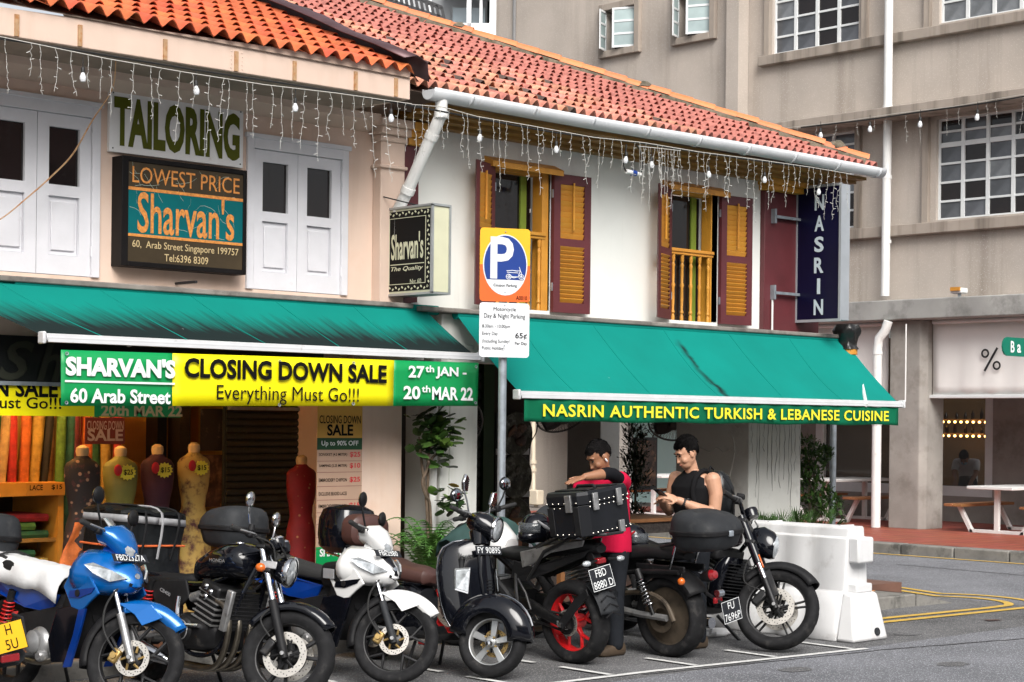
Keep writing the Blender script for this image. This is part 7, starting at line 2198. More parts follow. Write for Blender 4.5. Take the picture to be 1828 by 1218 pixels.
# ---- black naked bike with red wheels, nose to the shops --------------------------------
rb = bike_root('black naked motorcycle with red wheels and a big riveted black top box', (FB['red'][0], FB['red'][1] - .0, 0), IN, -4, sc=1.05)
Sr = steer((1.0, 0, .95), 25, 8)
wheel(rb, 'rear_wheel', (0, 0, .315), .315, .17, .228, None, 'y5', 'rim_red', (.085,), .1, hub=.055)
wheel(rb, 'front_wheel', (1.36, 0, .3), .3, .11, .22, Sr, 'y5', 'rim_red', (.06,), .14)
forks(rb, (1.36, 0, .3), (1.06, 0, .93), (-.09, .09), Sr, 'plastic_black', 'gold', .024, .022, .5)
bp(rb, 'front_fender', 'plastic_black', fender((1.36, 0, .3), .335, .075, 45, 150), Sr, solid=.006)
for s in (-1, 1):
 bp(rb, 'swingarm', 'engine_black', MB().loft([MB().ring(V((x, s * y, z)), V((0, 1, 0)), V((0, 0, 1)), .022, h, 10, 4) for x, y, z, h in ((.52, .1, .44, .045), (.35, .115, .42, .05), (.15, .125, .36, .04), (.0, .125, .315, .035), (-.06, .125, .31, .03))]))
 bp(rb, 'axle_plate', 'alloy', MB().obox((.0, s * .15, .315), (.09, .012, .045)), bevel=.005)
 bp(rb, 'axle_nut', 'chrome', MB().cyl((0, s * .15, .315), (0, s * .17, .315), .018, n=6))
bp(rb, 'mudguard_arm', 'plastic_black', MB().poly([(.02, .15, .34), (-.02, .15, .27), (-.16, .15, .42), (-.3, .15, .55), (-.28, .15, .6), (-.16, .15, .52)], (0, .012, 0)), bevel=.004)
# hugger mudguard with chevron tread
hg = MB()
rows = []
for k in range(13):
 a = R(124 + 42 * k / 12)
 rows.append([V(((.375 + .02 * (abs(t) < .5)) * math.cos(a), t * .1, .315 + (.375 + .02 * (abs(t) < .5)) * math.sin(a) * 1.0)) for t in (-1, -.85, -.4, 0, .4, .85, 1)])
hgo = bp(rb, 'hugger', 'plastic_grey', MB().sheet(rows), solid=.008)
for k in range(4):
 a = R(138 + k * 9)
 c_ = V((.4 * math.cos(a), 0, .315 + .4 * math.sin(a)))
 for s in (-1, 1):
  d_ = V((-math.sin(a), 0, math.cos(a)))
  sub(hgo, 'chevron_rib', 'plastic_black', MB().tube([c_, c_ + V((0, s * .08, 0)) + d_ * .035], .006, 5))
bp(rb, 'chain', 'dark_metal', MB().tube([(.0, .105, .25), (.45, .1, .33), (.48, .1, .37), (.45, .1, .42), (.0, .105, .38)], .01, 5))
bp(rb, 'sprocket', 'engine_black', MB().lathe([(.05, .1), (.085, .1), (.085, .108), (.05, .108)], (0, 0, .315), (0, 1, 0), n=28, close=True))
# tail unit
bp(rb, 'seat', 'seat_black', lx([(.75, .80, .06, .03), (.68, .80, .11, .045, 3), (.5, .79, .135, .05, 3), (.35, .81, .14, .055, 3), (.28, .85, .12, .05, 3), (.05, .88, .11, .045, 3), (-.2, .9, .09, .04, 3), (-.28, .9, .05, .02)]))
for s in (-1, 1):
 bp(rb, 'tail_panel', 'alloy', MB().poly([(x, s * y, z) for x, y, z in ((.42, .135, .83), (.1, .125, .9), (-.22, .09, .95), (-.2, .09, .9), (.1, .125, .84), (.3, .13, .74), (.4, .135, .71))], (0, s * .012, 0)), smooth=False, bevel=.005)
 bp(rb, 'tail_panel_lower', 'plastic_black', MB().poly([(x, s * y, z) for x, y, z in ((.5, .125, .76), (.3, .125, .72), (.05, .12, .8), (-.25, .08, .87), (-.2, .08, .82), (.1, .115, .7), (.4, .12, .6), (.55, .12, .62))], (0, s * .012, 0)), smooth=False, bevel=.005)
 bp(rb, 'frame_spar', 'engine_black', MB().tube([(1.0, s * .06, .82), (.8, s * .13, .66), (.6, s * .14, .5), (.5, s * .12, .38)], [.03, .035, .035, .03], 8, smooth=3))
 bp(rb, 'peg_hanger', 'engine_black', MB().tube([(.46, s * .14, .62), (.36, s * .16, .52), (.3, s * .17, .4), (.3, s * .25, .4)], .012, 8))
 st_ = bp(rb, 'indicator_stem', 'plastic_black', MB().tube([(-.3, s * .06, .8), (-.31, s * .15, .79)], .01, 6))
 bp(rb, 'indicator', 'lens_clear', MB().ell((-.315, s * .18, .79), (.028, .04, .022), 12, 8))
bp(rb, 'tail', 'plastic_black', lx([(.2, .84, .1, .05), (-.1, .88, .09, .045), (-.3, .88, .05, .03)]))
bp(rb, 'tail_light', 'lens_red', MB().obox((-.28, 0, .79), (.05, .09, .045)), bevel=.012)
bp(rb, 'plate_hanger', 'plastic_black', MB().poly([(-.12, -.04, .88), (-.22, -.04, .88), (-.32, -.04, .7), (-.3, -.04, .6), (-.26, -.04, .7)], (0, .08, 0)), bevel=.006)
plate(rb, 'number_plate', ['FBD', '8880 D'], (-.33, .04, .67), (0, -1, .1), (.22, .1, .97), .23, .165)
# tank, engine, bars
bp(rb, 'tank', 'white_gloss', lx([(.66, .84, .07, .06), (.72, .86, .13, .08, 2.6), (.85, .92, .17, .11, 2.6), (.98, .94, .17, .11, 2.5), (1.08, .92, .12, .09, 2.4), (1.12, .9, .06, .05)], 24))
bp(rb, 'tank_shroud', 'blue_dark', MB().poly([(.8, .165, .92), (1.0, .18, .98), (1.12, .17, .9), (1.08, .17, .8), (.9, .165, .8)], (0, .015, 0)), bevel=.006, smooth=False)
bp(rb, 'engine', 'engine_black', lx([(.5, .42, .12, .1, 4), (.6, .4, .16, .15, 4), (.8, .42, .16, .18, 4), (.95, .45, .12, .14, 4)]))
for k in range(5):
 bp(rb, 'cooling_fin', 'alloy', MB().obox((.82, 0, .45 + k * .035), (.2, .3, .008)))
bp(rb, 'engine_cover', 'alloy', MB().lathe([(0, .04), (.06, .035), (.08, 0)], (.62, .15, .38), (0, 1, 0), n=20))
bp(rb, 'exhaust', 'pipe_steel', MB().tube([(.9, -.08, .4), (.7, -.12, .2), (.4, -.14, .22), (.25, -.15, .3)], .025, 8, smooth=4))
bp(rb, 'silencer', 'chrome', MB().tube([(.3, -.15, .28), (.2, -.16, .33), (-.18, -.2, .5), (-.22, -.2, .52)], [.03, .05, .05, .04], 14))
bp(rb, 'engine_guard', 'dark_metal', MB().tube([(.5, .12, .66), (.42, .2, .55), (.4, .2, .38), (.5, .12, .3)], .013, 8, smooth=4))
grip_set(rb, 1.02, 1.08, .15, .38, Sr, .08, .02)
bp(rb, 'headlight', 'plastic_black', lx([(1.1, .92, .08, .08), (1.2, .9, .1, .1), (1.28, .88, .06, .06)]), Sr)
for s in (-1, 1):
 mirror(rb, (1.0, s * .22, 1.1), (.97, s * .3, 1.24), None, Sr)
# riveted top box on its rack, tilted
rk = bp(rb, 'rack', 'dark_metal', MB().tube([(.25, .13, .86), (-.05, .13, .98), (-.4, .12, 1.0), (-.42, 0, 1.0), (-.4, -.12, 1.0), (-.05, -.13, .98), (.25, -.13, .86)], .012, 8, smooth=3))
bp(rb, 'rack_stay', 'dark_metal', MB().tube([(.35, .14, .62), (.15, .15, .85), (-.2, .13, 1.0)], .014, 8))
bp(rb, 'rack_stay', 'dark_metal', MB().tube([(.35, -.14, .62), (.15, -.15, .85), (-.2, -.13, 1.0)], .014, 8))
BT = Matrix.Translation((-.2, 0, 1.0)) @ Matrix.Rotation(R(-3), 4, 'X') @ Matrix.Rotation(R(4), 4, 'Y') @ Matrix.Diagonal((1, 1, .9, 1))
bl_, bw_, bh_ = .42, .52, .36
ch = .06
def box_oct(l, w, c_):
 return [(l / 2, -w / 2 + c_), (l / 2, w / 2 - c_), (l / 2 - c_, w / 2), (-l / 2 + c_, w / 2), (-l / 2, w / 2 - c_), (-l / 2, -w / 2 + c_), (-l / 2 + c_, -w / 2), (l / 2 - c_, -w / 2)]
def boxpart(name, z0, z1, grow, mat, cham=0):
 mb = MB()
 rr = [[(x, y, z0) for x, y in box_oct(bl_ + grow, bw_ + grow, ch)], [(x, y, z1 - cham) for x, y in box_oct(bl_ + grow, bw_ + grow, ch)]]
 if cham:
  rr.append([(x * .95, y * .96, z1) for x, y in box_oct(bl_ + grow, bw_ + grow, ch)])
 mb.loft(rr)
 return bp(rb, name, mat, mb, BT, smooth=False, bevel=.004)
tb_ = boxpart('box_body', 0, .25, 0, 'alu_box')
ld_ = boxpart('box_lid', .256, .36, .012, 'alu_box', .03)
rv = MB()
for z in (.02, .235, .275):
 for (x, y), (nx, ny) in [((-.217, -.2 + k * .05), (-1, 0)) for k in range(9)] + [((-.15 + k * .06, .267), (0, 1)) for k in range(6)] + [((-.15 + k * .06, -.267), (0, -1)) for k in range(6)]:
  r_ = MB().ell((x - (.006 if nx and z > .25 else 0), y + (ny * .006 if z > .25 else ny * 0 - ny * .005), z), (.006, .006, .006), 6, 4)
  rv.add(r_.v, r_.f)
sub(tb_, 'rivets', 'disc_steel', rv, BT, kind='stuff')
for y in (-.1, .15):
 sub(ld_, 'latch', 'alloy', MB().box(-.24, -.222, y - .025, y + .025, .2, .34), BT, bevel=.004)
sub(tb_, 'latch', 'alloy', MB().box(-.24, -.216, -.12, -.07, -.02, .08), BT, bevel=.004)
sub(tb_, 'latch', 'alloy', MB().box(-.1, -.04, .262, .28, .2, .34), BT, bevel=.004)
for y in (-.12, .12):
 sub(ld_, 'lid_rib', 'plastic_black', MB().box(-.17, .17, y - .04, y + .04, .36, .372), BT, bevel=.006)
sub(ld_, 'carry_handle', 'plastic_black', MB().tube([(-.1, 0, .36), (-.08, 0, .385), (.08, 0, .385), (.1, 0, .36)], .012, 8), BT)
for x in (-.13, .13):
 sub(tb_, 'corner_rib', 'plastic_black', MB().box(x - .03, x + .03, .26, .268, .01, .24), BT, bevel=.004)
# ---- black cruiser, nose to the shops -----------------------------------------------
cz = bike_root('black cruiser with dusty solid rear wheel and a soft grey hard-shell case on its rack', (FB['cruiser'][0], FB['cruiser'][1], 0), IN, -3, sc=1.05)
Sc = steer((1.3, 0, .9), 32, 5)
wheel(cz, 'rear_wheel', (0, 0, .32), .32, .17, .235, None, 'solid', 'rim_dirty', hub=.08)
wheel(cz, 'front_wheel', (1.62, 0, .33), .33, .11, .25, Sc, 'double5', 'rim_black', (.06,), .14)
forks(cz, (1.62, 0, .33), (1.22, 0, .98), (-.1, .1), Sc, 'chrome', 'alloy', .022, .03, .45)
for s in (-1, 1):
 shock(cz, (.05, s * .15, .34), (.2, s * .16, .68), 'chrome', .03)
 bp(cz, 'swingarm', 'alloy', MB().tube([(.55, s * .12, .36), (.2, s * .14, .33), (-.08, s * .14, .32)], [.03, .026, .026], 8))
 bp(cz, 'frame_rail', 'engine_black', MB().tube([(.8, s * .1, .3), (.5, s * .13, .33), (.42, s * .13, .6), (.2, s * .14, .66), (-.2, s * .13, .68)], .02, 8, smooth=3))
 bp(cz, 'fender_strut', 'engine_black', MB().obox((.0, s * .115, .7), (.5, .02, .05)), bevel=.008)
 bp(cz, 'indicator', 'lens_amber', MB().ell((-.26, s * .17, .62), (.03, .03, .03), 12, 8))
 bp(cz, 'indicator_stem', 'chrome', MB().tube([(-.2, s * .1, .66), (-.25, s * .16, .64)], .009, 6))
 bp(cz, 'case_stay', 'chrome', MB().tube([(-.12, s * .14, .7), (-.22, s * .15, .96)], .009, 8))
bp(cz, 'belt_guard', 'rim_dirty', MB().tube([(.5, .12, .46), (.15, .13, .5), (-.05, .13, .44), (-.14, .13, .3)], .02, 8, smooth=4))
bp(cz, 'pulley', 'rim_dirty', MB().lathe([(.07, .1), (.12, .1), (.12, .125), (.07, .12)], (0, 0, .32), (0, 1, 0), n=30, close=True))
bp(cz, 'rear_fender', 'plastic_black', fender((0, 0, .32), .37, .11, 52, 148, n=16, drop=.065), solid=.008)
bp(cz, 'seat', 'seat_black', lx([(.92, .72, .06, .03), (.86, .72, .13, .05, 3), (.7, .68, .17, .06, 3), (.52, .67, .17, .06, 3), (.42, .72, .16, .07, 3), (.34, .79, .13, .06, 3), (.12, .81, .12, .055, 3), (-.12, .8, .11, .045, 3), (-.2, .79, .07, .025)], 24))
bp(cz, 'tank', 'gloss_black', lx([(.86, .74, .06, .05), (.95, .78, .14, .09, 2.6), (1.1, .81, .16, .11, 2.5), (1.25, .83, .12, .09), (1.32, .83, .06, .05)]))
bp(cz, 'engine', 'engine_black', lx([(.5, .36, .12, .1, 4), (.6, .36, .16, .14, 4), (.9, .36, .16, .14, 4), (1.0, .36, .1, .1, 4)]))
for k in range(7):
 for xx, tl in ((.72, -22), (.95, 22)):
  bp(cz, 'cooling_fin', 'alloy', MB().obox((xx + math.sin(R(tl)) * (k * .03), 0, .47 + k * .03), (.14, .17, .009), Matrix.Rotation(R(tl), 3, 'Y')))
bp(cz, 'exhaust', 'chrome', MB().tube([(1.0, -.12, .5), (.95, -.16, .3), (.7, -.17, .24), (.0, -.19, .25), (-.25, -.19, .26)], [.024, .026, .03, .045, .045], 10, smooth=4))
bp(cz, 'tail_light', 'lens_red', MB().lathe([(0, .05), (.03, .045), (.042, .02), (.045, 0)], (-.41, 0, .66), (-1, 0, .2), n=18))
bp(cz, 'tail_light_housing', 'engine_black', MB().lathe([(.047, .01), (.05, -.03), (.03, -.09), (0, -.1)], (-.41, 0, .66), (-1, 0, .2), n=18))
bp(cz, 'plate_lamp', 'chrome', MB().cyl((-.49, -.03, .53), (-.49, .03, .53), .028, n=12))
bp(cz, 'reflector', 'lens_red', MB().obox((-.47, .0, .475), (.02, .09, .045)), bevel=.004)
bp(cz, 'plate_bracket', 'engine_black', MB().tube([(-.36, 0, .52), (-.5, 0, .46), (-.52, -.06, .4)], .014, 6))
plate(cz, 'number_plate', ['FU', '7696P'], (-.53, -.09, .39), (0, -1, .12), (.1, .12, 1), .21, .165, bold=.015)
bp(cz, 'mini_fairing', 'plastic_grey', lx([(1.18, 1.0, .17, .06), (1.3, 1.0, .19, .13), (1.4, .95, .15, .12), (1.45, .92, .06, .06)]), Sc)
grip_set(cz, 1.12, 1.02, .16, .4, Sc, .14, .02, bar='chrome')
bp(cz, 'back_pad', 'seat_black', MB().ell((.75, .0, .86), (.11, .16, .1), 16, 10))
bp(cz, 'foot_peg', 'rubber', MB().tube([(.62, .15, .3), (.62, .3, .3)], .018, 8))
bp(cz, 'gear_linkage', 'alloy', MB().tube([(.5, .16, .42), (.38, .18, .4), (.4, .2, .36), (.5, .2, .34)], .011, 6))
bp(cz, 'side_stand', 'dark_metal', MB().tube([(.6, .14, .26), (.55, .32, .02)], .013, 6))
bp(cz, 'rack', 'dark_metal', MB().tube([(.0, -.1, .86), (-.2, -.12, .9), (-.5, -.12, .91), (-.52, 0, .91), (-.5, .12, .91), (-.2, .12, .9), (.0, .1, .86)], .012, 8, smooth=3))
top_case(cz, (-.36, -.02, .85), .47, .5, .3, 'plastic_grey')
# ---- black power cruiser, nose to the road -------------------------------------------
wb = 1.66
pc_ = bike_root('black power cruiser with drilled front discs and dark forks beside the white barrier', (FB['vrod'][0], FB['vrod'][1] + wb * 1.1, 0), OUT, -7, sc=1.1)
S = steer((1.28, 0, .92), 32, 29)
wheel(pc_, 'front_wheel', (wb, 0, .32), .32, .13, .243, S, 'double5', 'rim_black', (-.075, .075), .145, 'disc_steel', carrier='engine_black', hub=.045)
bp(pc_, 'rim_stripe', 'plate_white', MB().lathe([(.238, -.043), (.243, -.044), (.243, -.042)], (wb, 0, .32), (0, 1, 0), n=48), S)
wheel(pc_, 'rear_wheel', (0, 0, .32), .32, .2, .23, None, 'double5', 'rim_black')
forks(pc_, (wb, 0, .32), (1.27, 0, .96), (-.115, .115), S, 'chrome', 'engine_black', .024, .028, .3)
for s in (-1, 1):
 a, b_ = V((wb, s * .115, .32)), V((1.27, s * .115, .96))
 bp(pc_, 'fork_cover', 'gloss_black', MB().cyl(a.lerp(b_, .48), a.lerp(b_, 1.02), .036, n=14), S)
 bp(pc_, 'fork_reflector', 'lens_amber', MB().obox(a.lerp(b_, .5) + V((.03, s * .02, 0)), (.012, .02, .11), Matrix.Rotation(R(-31), 3, 'Y')), S, bevel=.003)
 bp(pc_, 'fork_plate', 'engine_black', MB().obox(a.lerp(b_, .26) + V((.045, s * .0, 0)), (.05, .02, .22), Matrix.Rotation(R(-31), 3, 'Y')), S, bevel=.006)
 bp(pc_, 'brake_caliper', 'engine_black', MB().obox((wb - .13, s * .09, .36), (.07, .06, .13), Matrix.Rotation(.55, 3, 'Y')), S, bevel=.015)
 bp(pc_, 'brake_hose', 'rubber', MB().tube([(wb - .1, s * .1, .42), (wb - .26, s * .12, .46), (wb - .28, s * .1, .62), (wb - .22, s * .07, .75)], .006, 6, smooth=5), S)
for z in (.78, .94):
 bp(pc_, 'triple_clamp', 'engine_black', MB().obox((wb - (z - .32) * .61, 0, z), (.08, .3, .04)), S, bevel=.01)
bp(pc_, 'front_fender', 'plastic_black', fender((wb, 0, .32), .355, .085, 42, 150, drop=.06), S, solid=.008)
bp(pc_, 'headlight', 'gloss_black', lx([(1.36, .84, .06, .09, 2.2), (1.44, .83, .09, .12, 2.2), (1.52, .81, .08, .11, 2.2), (1.55, .8, .06, .09)]), S)
bp(pc_, 'headlight_lens', 'lens_clear', MB().ell((1.53, 0, .805), (.045, .068, .1), 16, 10), S)
bp(pc_, 'handlebar', 'gloss_black', MB().tube([(1.2, -.36, 1.06), (1.25, -.2, 1.06), (1.27, -.1, 1.0), (1.27, .1, 1.0), (1.25, .2, 1.06), (1.2, .36, 1.06)], .016, 10, smooth=4), S)
for s in (-1, 1):
 bp(pc_, 'grip', 'rubber', MB().cyl((1.225, s * .28, 1.06), (1.17, s * .42, 1.06), .021, n=12), S)
 bp(pc_, 'switch_gear', 'plastic_black', MB().obox((1.235, s * .24, 1.06), (.05, .06, .05)), S, bevel=.01)
 bp(pc_, 'lever', 'alloy', MB().tube([(1.28, s * .24, 1.06), (1.29, s * .34, 1.05), (1.25, s * .42, 1.04)], .007, 6), S)
 bp(pc_, 'brake_reservoir', 'plastic_black', MB().obox((1.25, s * .2, 1.11), (.06, .06, .035)), S, bevel=.008)
bp(pc_, 'instrument', 'gloss_black', MB().lathe([(0, -.05), (.05, -.045), (.06, 0), (.055, .025), (0, .02)], (1.3, 0, 1.05), (-.5, 0, .8), n=20), S)
bp(pc_, 'tank_cover', 'tank_violet', lx([(.62, .78, .1, .05), (.7, .8, .16, .07, 3), (.9, .83, .19, .09, 3), (1.08, .85, .17, .09, 3), (1.18, .84, .12, .07, 2.6), (1.22, .83, .06, .04)], 26))
bp(pc_, 'tank_stripe', 'bag_strip', MB().tube([(.72, -.17, .81), (.9, -.193, .85), (1.08, -.175, .87)], .005, 6))
bp(pc_, 'airbox_cover', 'plastic_black', MB().obox((1.02, 0, .72), (.3, .34, .1), Matrix.Rotation(R(8), 3, 'Y')), bevel=.025)
rd_ = bp(pc_, 'radiator_shroud', 'gloss_black', MB().loft([MB().ring(V((x, 0, z)), V((1, 0, 0)), V((0, 1, 0)), a, b_, 20, 3.5) for x, z, a, b_ in ((1.12, .28, .05, .12), (1.13, .34, .08, .17), (1.16, .5, .09, .19), (1.2, .62, .08, .18), (1.22, .68, .05, .14))]))
for k in range(12):
 sub(rd_, 'radiator_fin', 'plastic_black', MB().box(1.2 + k * .0035, 1.255 + k * .004, -.15, .15, .34 + k * .026, .348 + k * .026), smooth=False)
bp(pc_, 'crankcase', 'engine_black', lx([(.5, .36, .12, .1, 4), (.6, .36, .18, .14, 4), (.95, .36, .18, .14, 4), (1.05, .34, .12, .1, 4)]))
bp(pc_, 'engine_cover', 'engine_black', MB().lathe([(0, -.06), (.07, -.055), (.1, -.02), (.105, 0)], (.85, -.17, .34), (0, 1, 0), n=24))
for xx, tl in ((.72, -28), (1.0, 24)):
 bp(pc_, 'cylinder', 'engine_black', MB().obox((xx + math.sin(R(tl)) * .12, 0, .56), (.17, .2, .3), Matrix.Rotation(R(tl), 3, 'Y')), bevel=.02)
 for k in range(7):
  bp(pc_, 'cooling_fin', 'alloy', MB().obox((xx + math.sin(R(tl)) * (k * .032), 0, .47 + k * .03), (.18, .225, .008), Matrix.Rotation(R(tl), 3, 'Y')))
bp(pc_, 'frame_tube', 'gloss_black', MB().tube([(1.24, -.08, .8), (1.0, -.2, .66), (.7, -.2, .6), (.5, -.14, .4)], .02, 10, smooth=4))
bp(pc_, 'frame_tube', 'gloss_black', MB().tube([(1.24, .08, .8), (1.0, .2, .66), (.7, .2, .6), (.5, .14, .4)], .02, 10, smooth=4))
bp(pc_, 'seat', 'seat_black', lx([(.66, .74, .08, .03), (.6, .72, .15, .05, 3), (.4, .68, .17, .06, 3), (.2, .72, .15, .07, 3), (.05, .76, .1, .05, 3), (-.25, .77, .08, .04)]))
bp(pc_, 'rear_fender', 'plastic_black', fender((0, 0, .32), .37, .12, 40, 150, drop=.08), solid=.008)
for s in (-1, 1):
 bp(pc_, 'swingarm', 'alloy', MB().tube([(.55, s * .15, .36), (.0, s * .16, .32)], [.03, .028], 8))
 shock(pc_, (.05, s * .17, .36), (.3, s * .16, .66), 'chrome', .028)
bp(pc_, 'exhaust', 'engine_black', MB().tube([(1.05, -.14, .45), (1.0, -.2, .26), (.7, -.21, .2), (.0, -.23, .24), (-.2, -.23, .26)], [.03, .034, .05, .06, .06], 12, smooth=4))
bp(pc_, 'side_stand', 'dark_metal', MB().tube([(.95, .16, .22), (1.06, .36, .02)], .014, 6))
bp(pc_, 'foot_peg', 'rubber', MB().cyl((.95, -.18, .28), (.95, -.32, .28), .02, n=8))
# ---- rear of the motorcycle cut by the left edge ------------------------------------------
lf = bike_root('motorcycle tail with a yellow number plate cut off by the left edge of the view', (5.255, 10.363, 0), IN, -3)
wheel(lf, 'rear_wheel', (0, 0, .3), .3, .13, .215, None, 'y5', 'rim_black', (.08,), .11)
wheel(lf, 'front_wheel', (1.3, 0, .3), .3, .1, .22, None, 'y5', 'rim_black', (.06,), .13)
forks(lf, (1.3, 0, .3), (1.05, 0, .9), (-.09, .09), None, 'chrome', 'alloy')
bp(lf, 'seat', 'seat_black', lx([(.7, .76, .08, .03), (.6, .77, .13, .05, 3), (.2, .79, .14, .055, 3), (-.2, .84, .11, .05, 3), (-.28, .85, .06, .02)]))
bp(lf, 'tank', 'gloss_black', lx([(.6, .8, .08, .06), (.8, .86, .16, .11), (1.0, .88, .14, .1), (1.06, .86, .06, .05)]))
bp(lf, 'engine', 'engine_black', lx([(.45, .36, .12, .1, 4), (.6, .38, .15, .14, 4), (.85, .4, .14, .14, 4)]))
bp(lf, 'tail', 'plastic_black', lx([(.2, .76, .11, .05), (-.1, .79, .1, .05), (-.36, .82, .05, .03)]))
bp(lf, 'rear_fender', 'plastic_black', fender((0, 0, .3), .36, .08, 80, 150), solid=.006)
bp(lf, 'plate_hanger', 'plastic_black', MB().tube([(-.2, 0, .7), (-.38, 0, .62), (-.4, 0, .5)], .02, 8))
plate(lf, 'number_plate', ['H', '5U'], (-.42, -.1, .56), (0, -1, .12), (.2, .12, .95), .2, .18, 'plate_yellow', 'print_black', bold=.02)
bp(lf, 'tail_light', 'lens_red', MB().obox((-.41, -.1, .43), (.03, .12, .05)), bevel=.008)
bp(lf, 'silencer', 'plastic_grey', MB().tube([(.3, -.14, .3), (.2, -.16, .32), (-.3, -.19, .42), (-.34, -.19, .43)], [.03, .055, .06, .05], 14))
for s in (-1, 1):
 bp(lf, 'swingarm', 'alloy', MB().tube([(.45, s * .11, .36), (.0, s * .12, .3)], [.026, .024], 8))
 shock(lf, (.04, s * .13, .34), (.14, s * .14, .68), 'dark_metal')
grip_set(lf, 1.0, 1.04, .14, .36, None, .06, .02)
# ------------------------------------------------------------------ helmets, cloth
mm('visor', (0.1, 0.11, 0.12), 0.06, alpha=0.6, coat=0.5)
mm('helmet_red', (0.3, 0.01, 0.014), 0.15, coat=0.7)
def helmet(label, loc, rotz, base, stripe, visor_open=False):
 h = thing('helmet', label, 'helmet', loc, group='helmets left on motorcycles', rot=(0, 0, rotz))
 mb = MB()
 mb.ell((0, 0, .13), (.145, .12, .13), 24, 16)
 mb.v = [V((p.x, p.y, max(p.z, .02))) for p in mb.v]
 build(mb, 'shell', base, h, local=True)
 build(MB().ell((.06, 0, .07), (.11, .1, .06), 18, 10), 'chin_bar', base, h, local=True)
 rows = [[V((.15 * math.cos(a) * .98 + .004, .123 * math.sin(a), z)) for a in [R(-75 + 150 * i / 16) for i in range(17)]] for z in (.1, .14, .18)]
 build(MB().sheet(rows), 'visor', 'visor', h, local=True, solid=.003)
 for s in (-1, 1):
  build(MB().tube([(-.1, s * .095, .1), (0, s * .123, .15), (.06, s * .1, .2)], [.008, .016, .006], 8, smooth=3), 'stripe', stripe, h, local=True)
 return h
helmet('black and red helmet with raised clear visor behind the red shirted man', (FB['cruiser'][0] + .03, FB['cruiser'][1] + .5, .8), R(-60), 'gloss_black', 'helmet_red')
helmet('black helmet with clear visor hanging under the riveted top box', (FB['red'][0] - .03, FB['red'][1] + .44, .91), R(170), 'gloss_black', 'bag_strip')
gc = thing('draped_jacket', 'dark green jacket draped over the bars of the red-wheeled motorcycle', 'jacket', (FB['red'][0] - .05, FB['red'][1] + 1.0, 1.06))
rows = []
for i in range(13):
 t = i / 12
 rows.append([])
 for j in range(13):
  s = -1 + j / 6
  rows[-1].append(V((.42 * s + .02 * math.sin(7 * t), .3 * (t - .5) + .03 * math.sin(5 * s), .06 - .2 * abs(s) ** 2.0 - .12 * (2 * t - 1) ** 2 + .018 * math.sin(9 * s + 6 * t) + .012 * math.sin(17 * t))))
build(MB().sheet(rows), 'cloth', 'cloth_green', gc, local=True, solid=.01)
# ------------------------------------------------------------------ white plastic barrier
mm('barrier', (0.66, 0.66, 0.66), 0.55, var=0.05, vs=2.5, bump=0.05, bs=20, stain=((0.33, 0.31, 0.29), 0.5, 3.2, 0.56), streak=((0.4, 0.39, 0.37), 0.4, 6, 0.55))
br = thing('water_barrier', 'white plastic water-filled road barrier at the end of the parking bays', 'barrier', (13.22, 9.3, 0))
prof = [(.0, .3), (.02, .31), (.12, .31), (.32, .26), (.42, .2), (.43, .185), (.78, .155), (.9, .15), (.905, .13), (.985, .12), (1.0, .1)]
def bsec(y, k=1.0, top=1.0):
 l = [V((13.22 - hw * k, y, z * top)) for z, hw in prof]
 r_ = [V((13.22 + hw * k, y, z * top)) for z, hw in prof][::-1]
 return l + r_
mb = MB()
ys = [9.28, 9.3, 9.42, 9.44, 10.1, 10.12, 10.28, 10.3, 10.9, 10.92, 11.2, 11.22]
mb.loft([bsec(9.4, .92), bsec(9.43), bsec(9.66), bsec(9.7, .93), bsec(9.82, .93), bsec(9.86), bsec(10.02), bsec(10.06, .9), bsec(10.2, .9), bsec(10.24), bsec(10.72), bsec(10.76, .93), bsec(10.9, .93), bsec(10.94), bsec(11.28), bsec(11.3, .96)])
bb = build(mb, 'body', 'barrier', br, bevel=.012, angle=40)
build(MB().box(13.1, 13.33, 9.29, 9.405, .68, .91), 'coupling_lug', 'barrier', br, bevel=.02)
build(MB().box(13.1, 13.34, 9.31, 9.405, .42, .5), 'coupling_lug', 'barrier', br, bevel=.012)
lo = MB()
lo.loft([[V((13.22 - .27, 9.22, 0)), V((13.22 + .25, 9.22, 0)), V((13.22 + .27, 9.41, 0)), V((13.22 - .3, 9.41, 0))], [V((13.22 - .19, 9.29, .42)), V((13.22 + .17, 9.29, .42)), V((13.22 + .19, 9.41, .43)), V((13.22 - .2, 9.41, .43))]])
build(lo, 'foot', 'barrier', br, bevel=.03)
for y in (9.5, 10.3):
 build(MB().box(13.12, 13.32, y, y + .02, .9, 1.01), 'top_rib', 'barrier', br, smooth=False)
build(MB().lathe([(.0, 0), (.03, 0), (.036, -.008), (.036, .004)], (13.3, 9.225, .08), (0, -1, .2), n=14), 'drain_plug', 'plastic_grey', br)
# ------------------------------------------------------------------ people (x forward, y left, z up)
mm('skin_brown', (0.3, 0.14, 0.075), 0.5, var=0.1, vs=9, bump=0.05, bs=60)
mm('skin_tan', (0.5, 0.27, 0.17), 0.5, var=0.08, vs=9, bump=0.05, bs=60)
mm('hair_black', (0.006, 0.005, 0.005), 0.6, bump=1.0, bs=160, spec=0.15)
mm('beard', (0.05, 0.024, 0.015), 0.8)
mm('shirt_red', (0.5, 0.008, 0.045), 0.9, spec=0.15, var=0.12, vs=5, bump=0.2, bs=9)
mm('sleeve_black', (0.006, 0.006, 0.008), 0.8, spec=0.15, bump=0.2, bs=20)
mm('vest_black', (0.006, 0.006, 0.007), 0.8, spec=0.15, var=0.2, bump=0.3, bs=12)
mm('jeans', (0.014, 0.016, 0.02), 0.9, spec=0.15, var=0.25, vs=8, bump=0.3, bs=20)
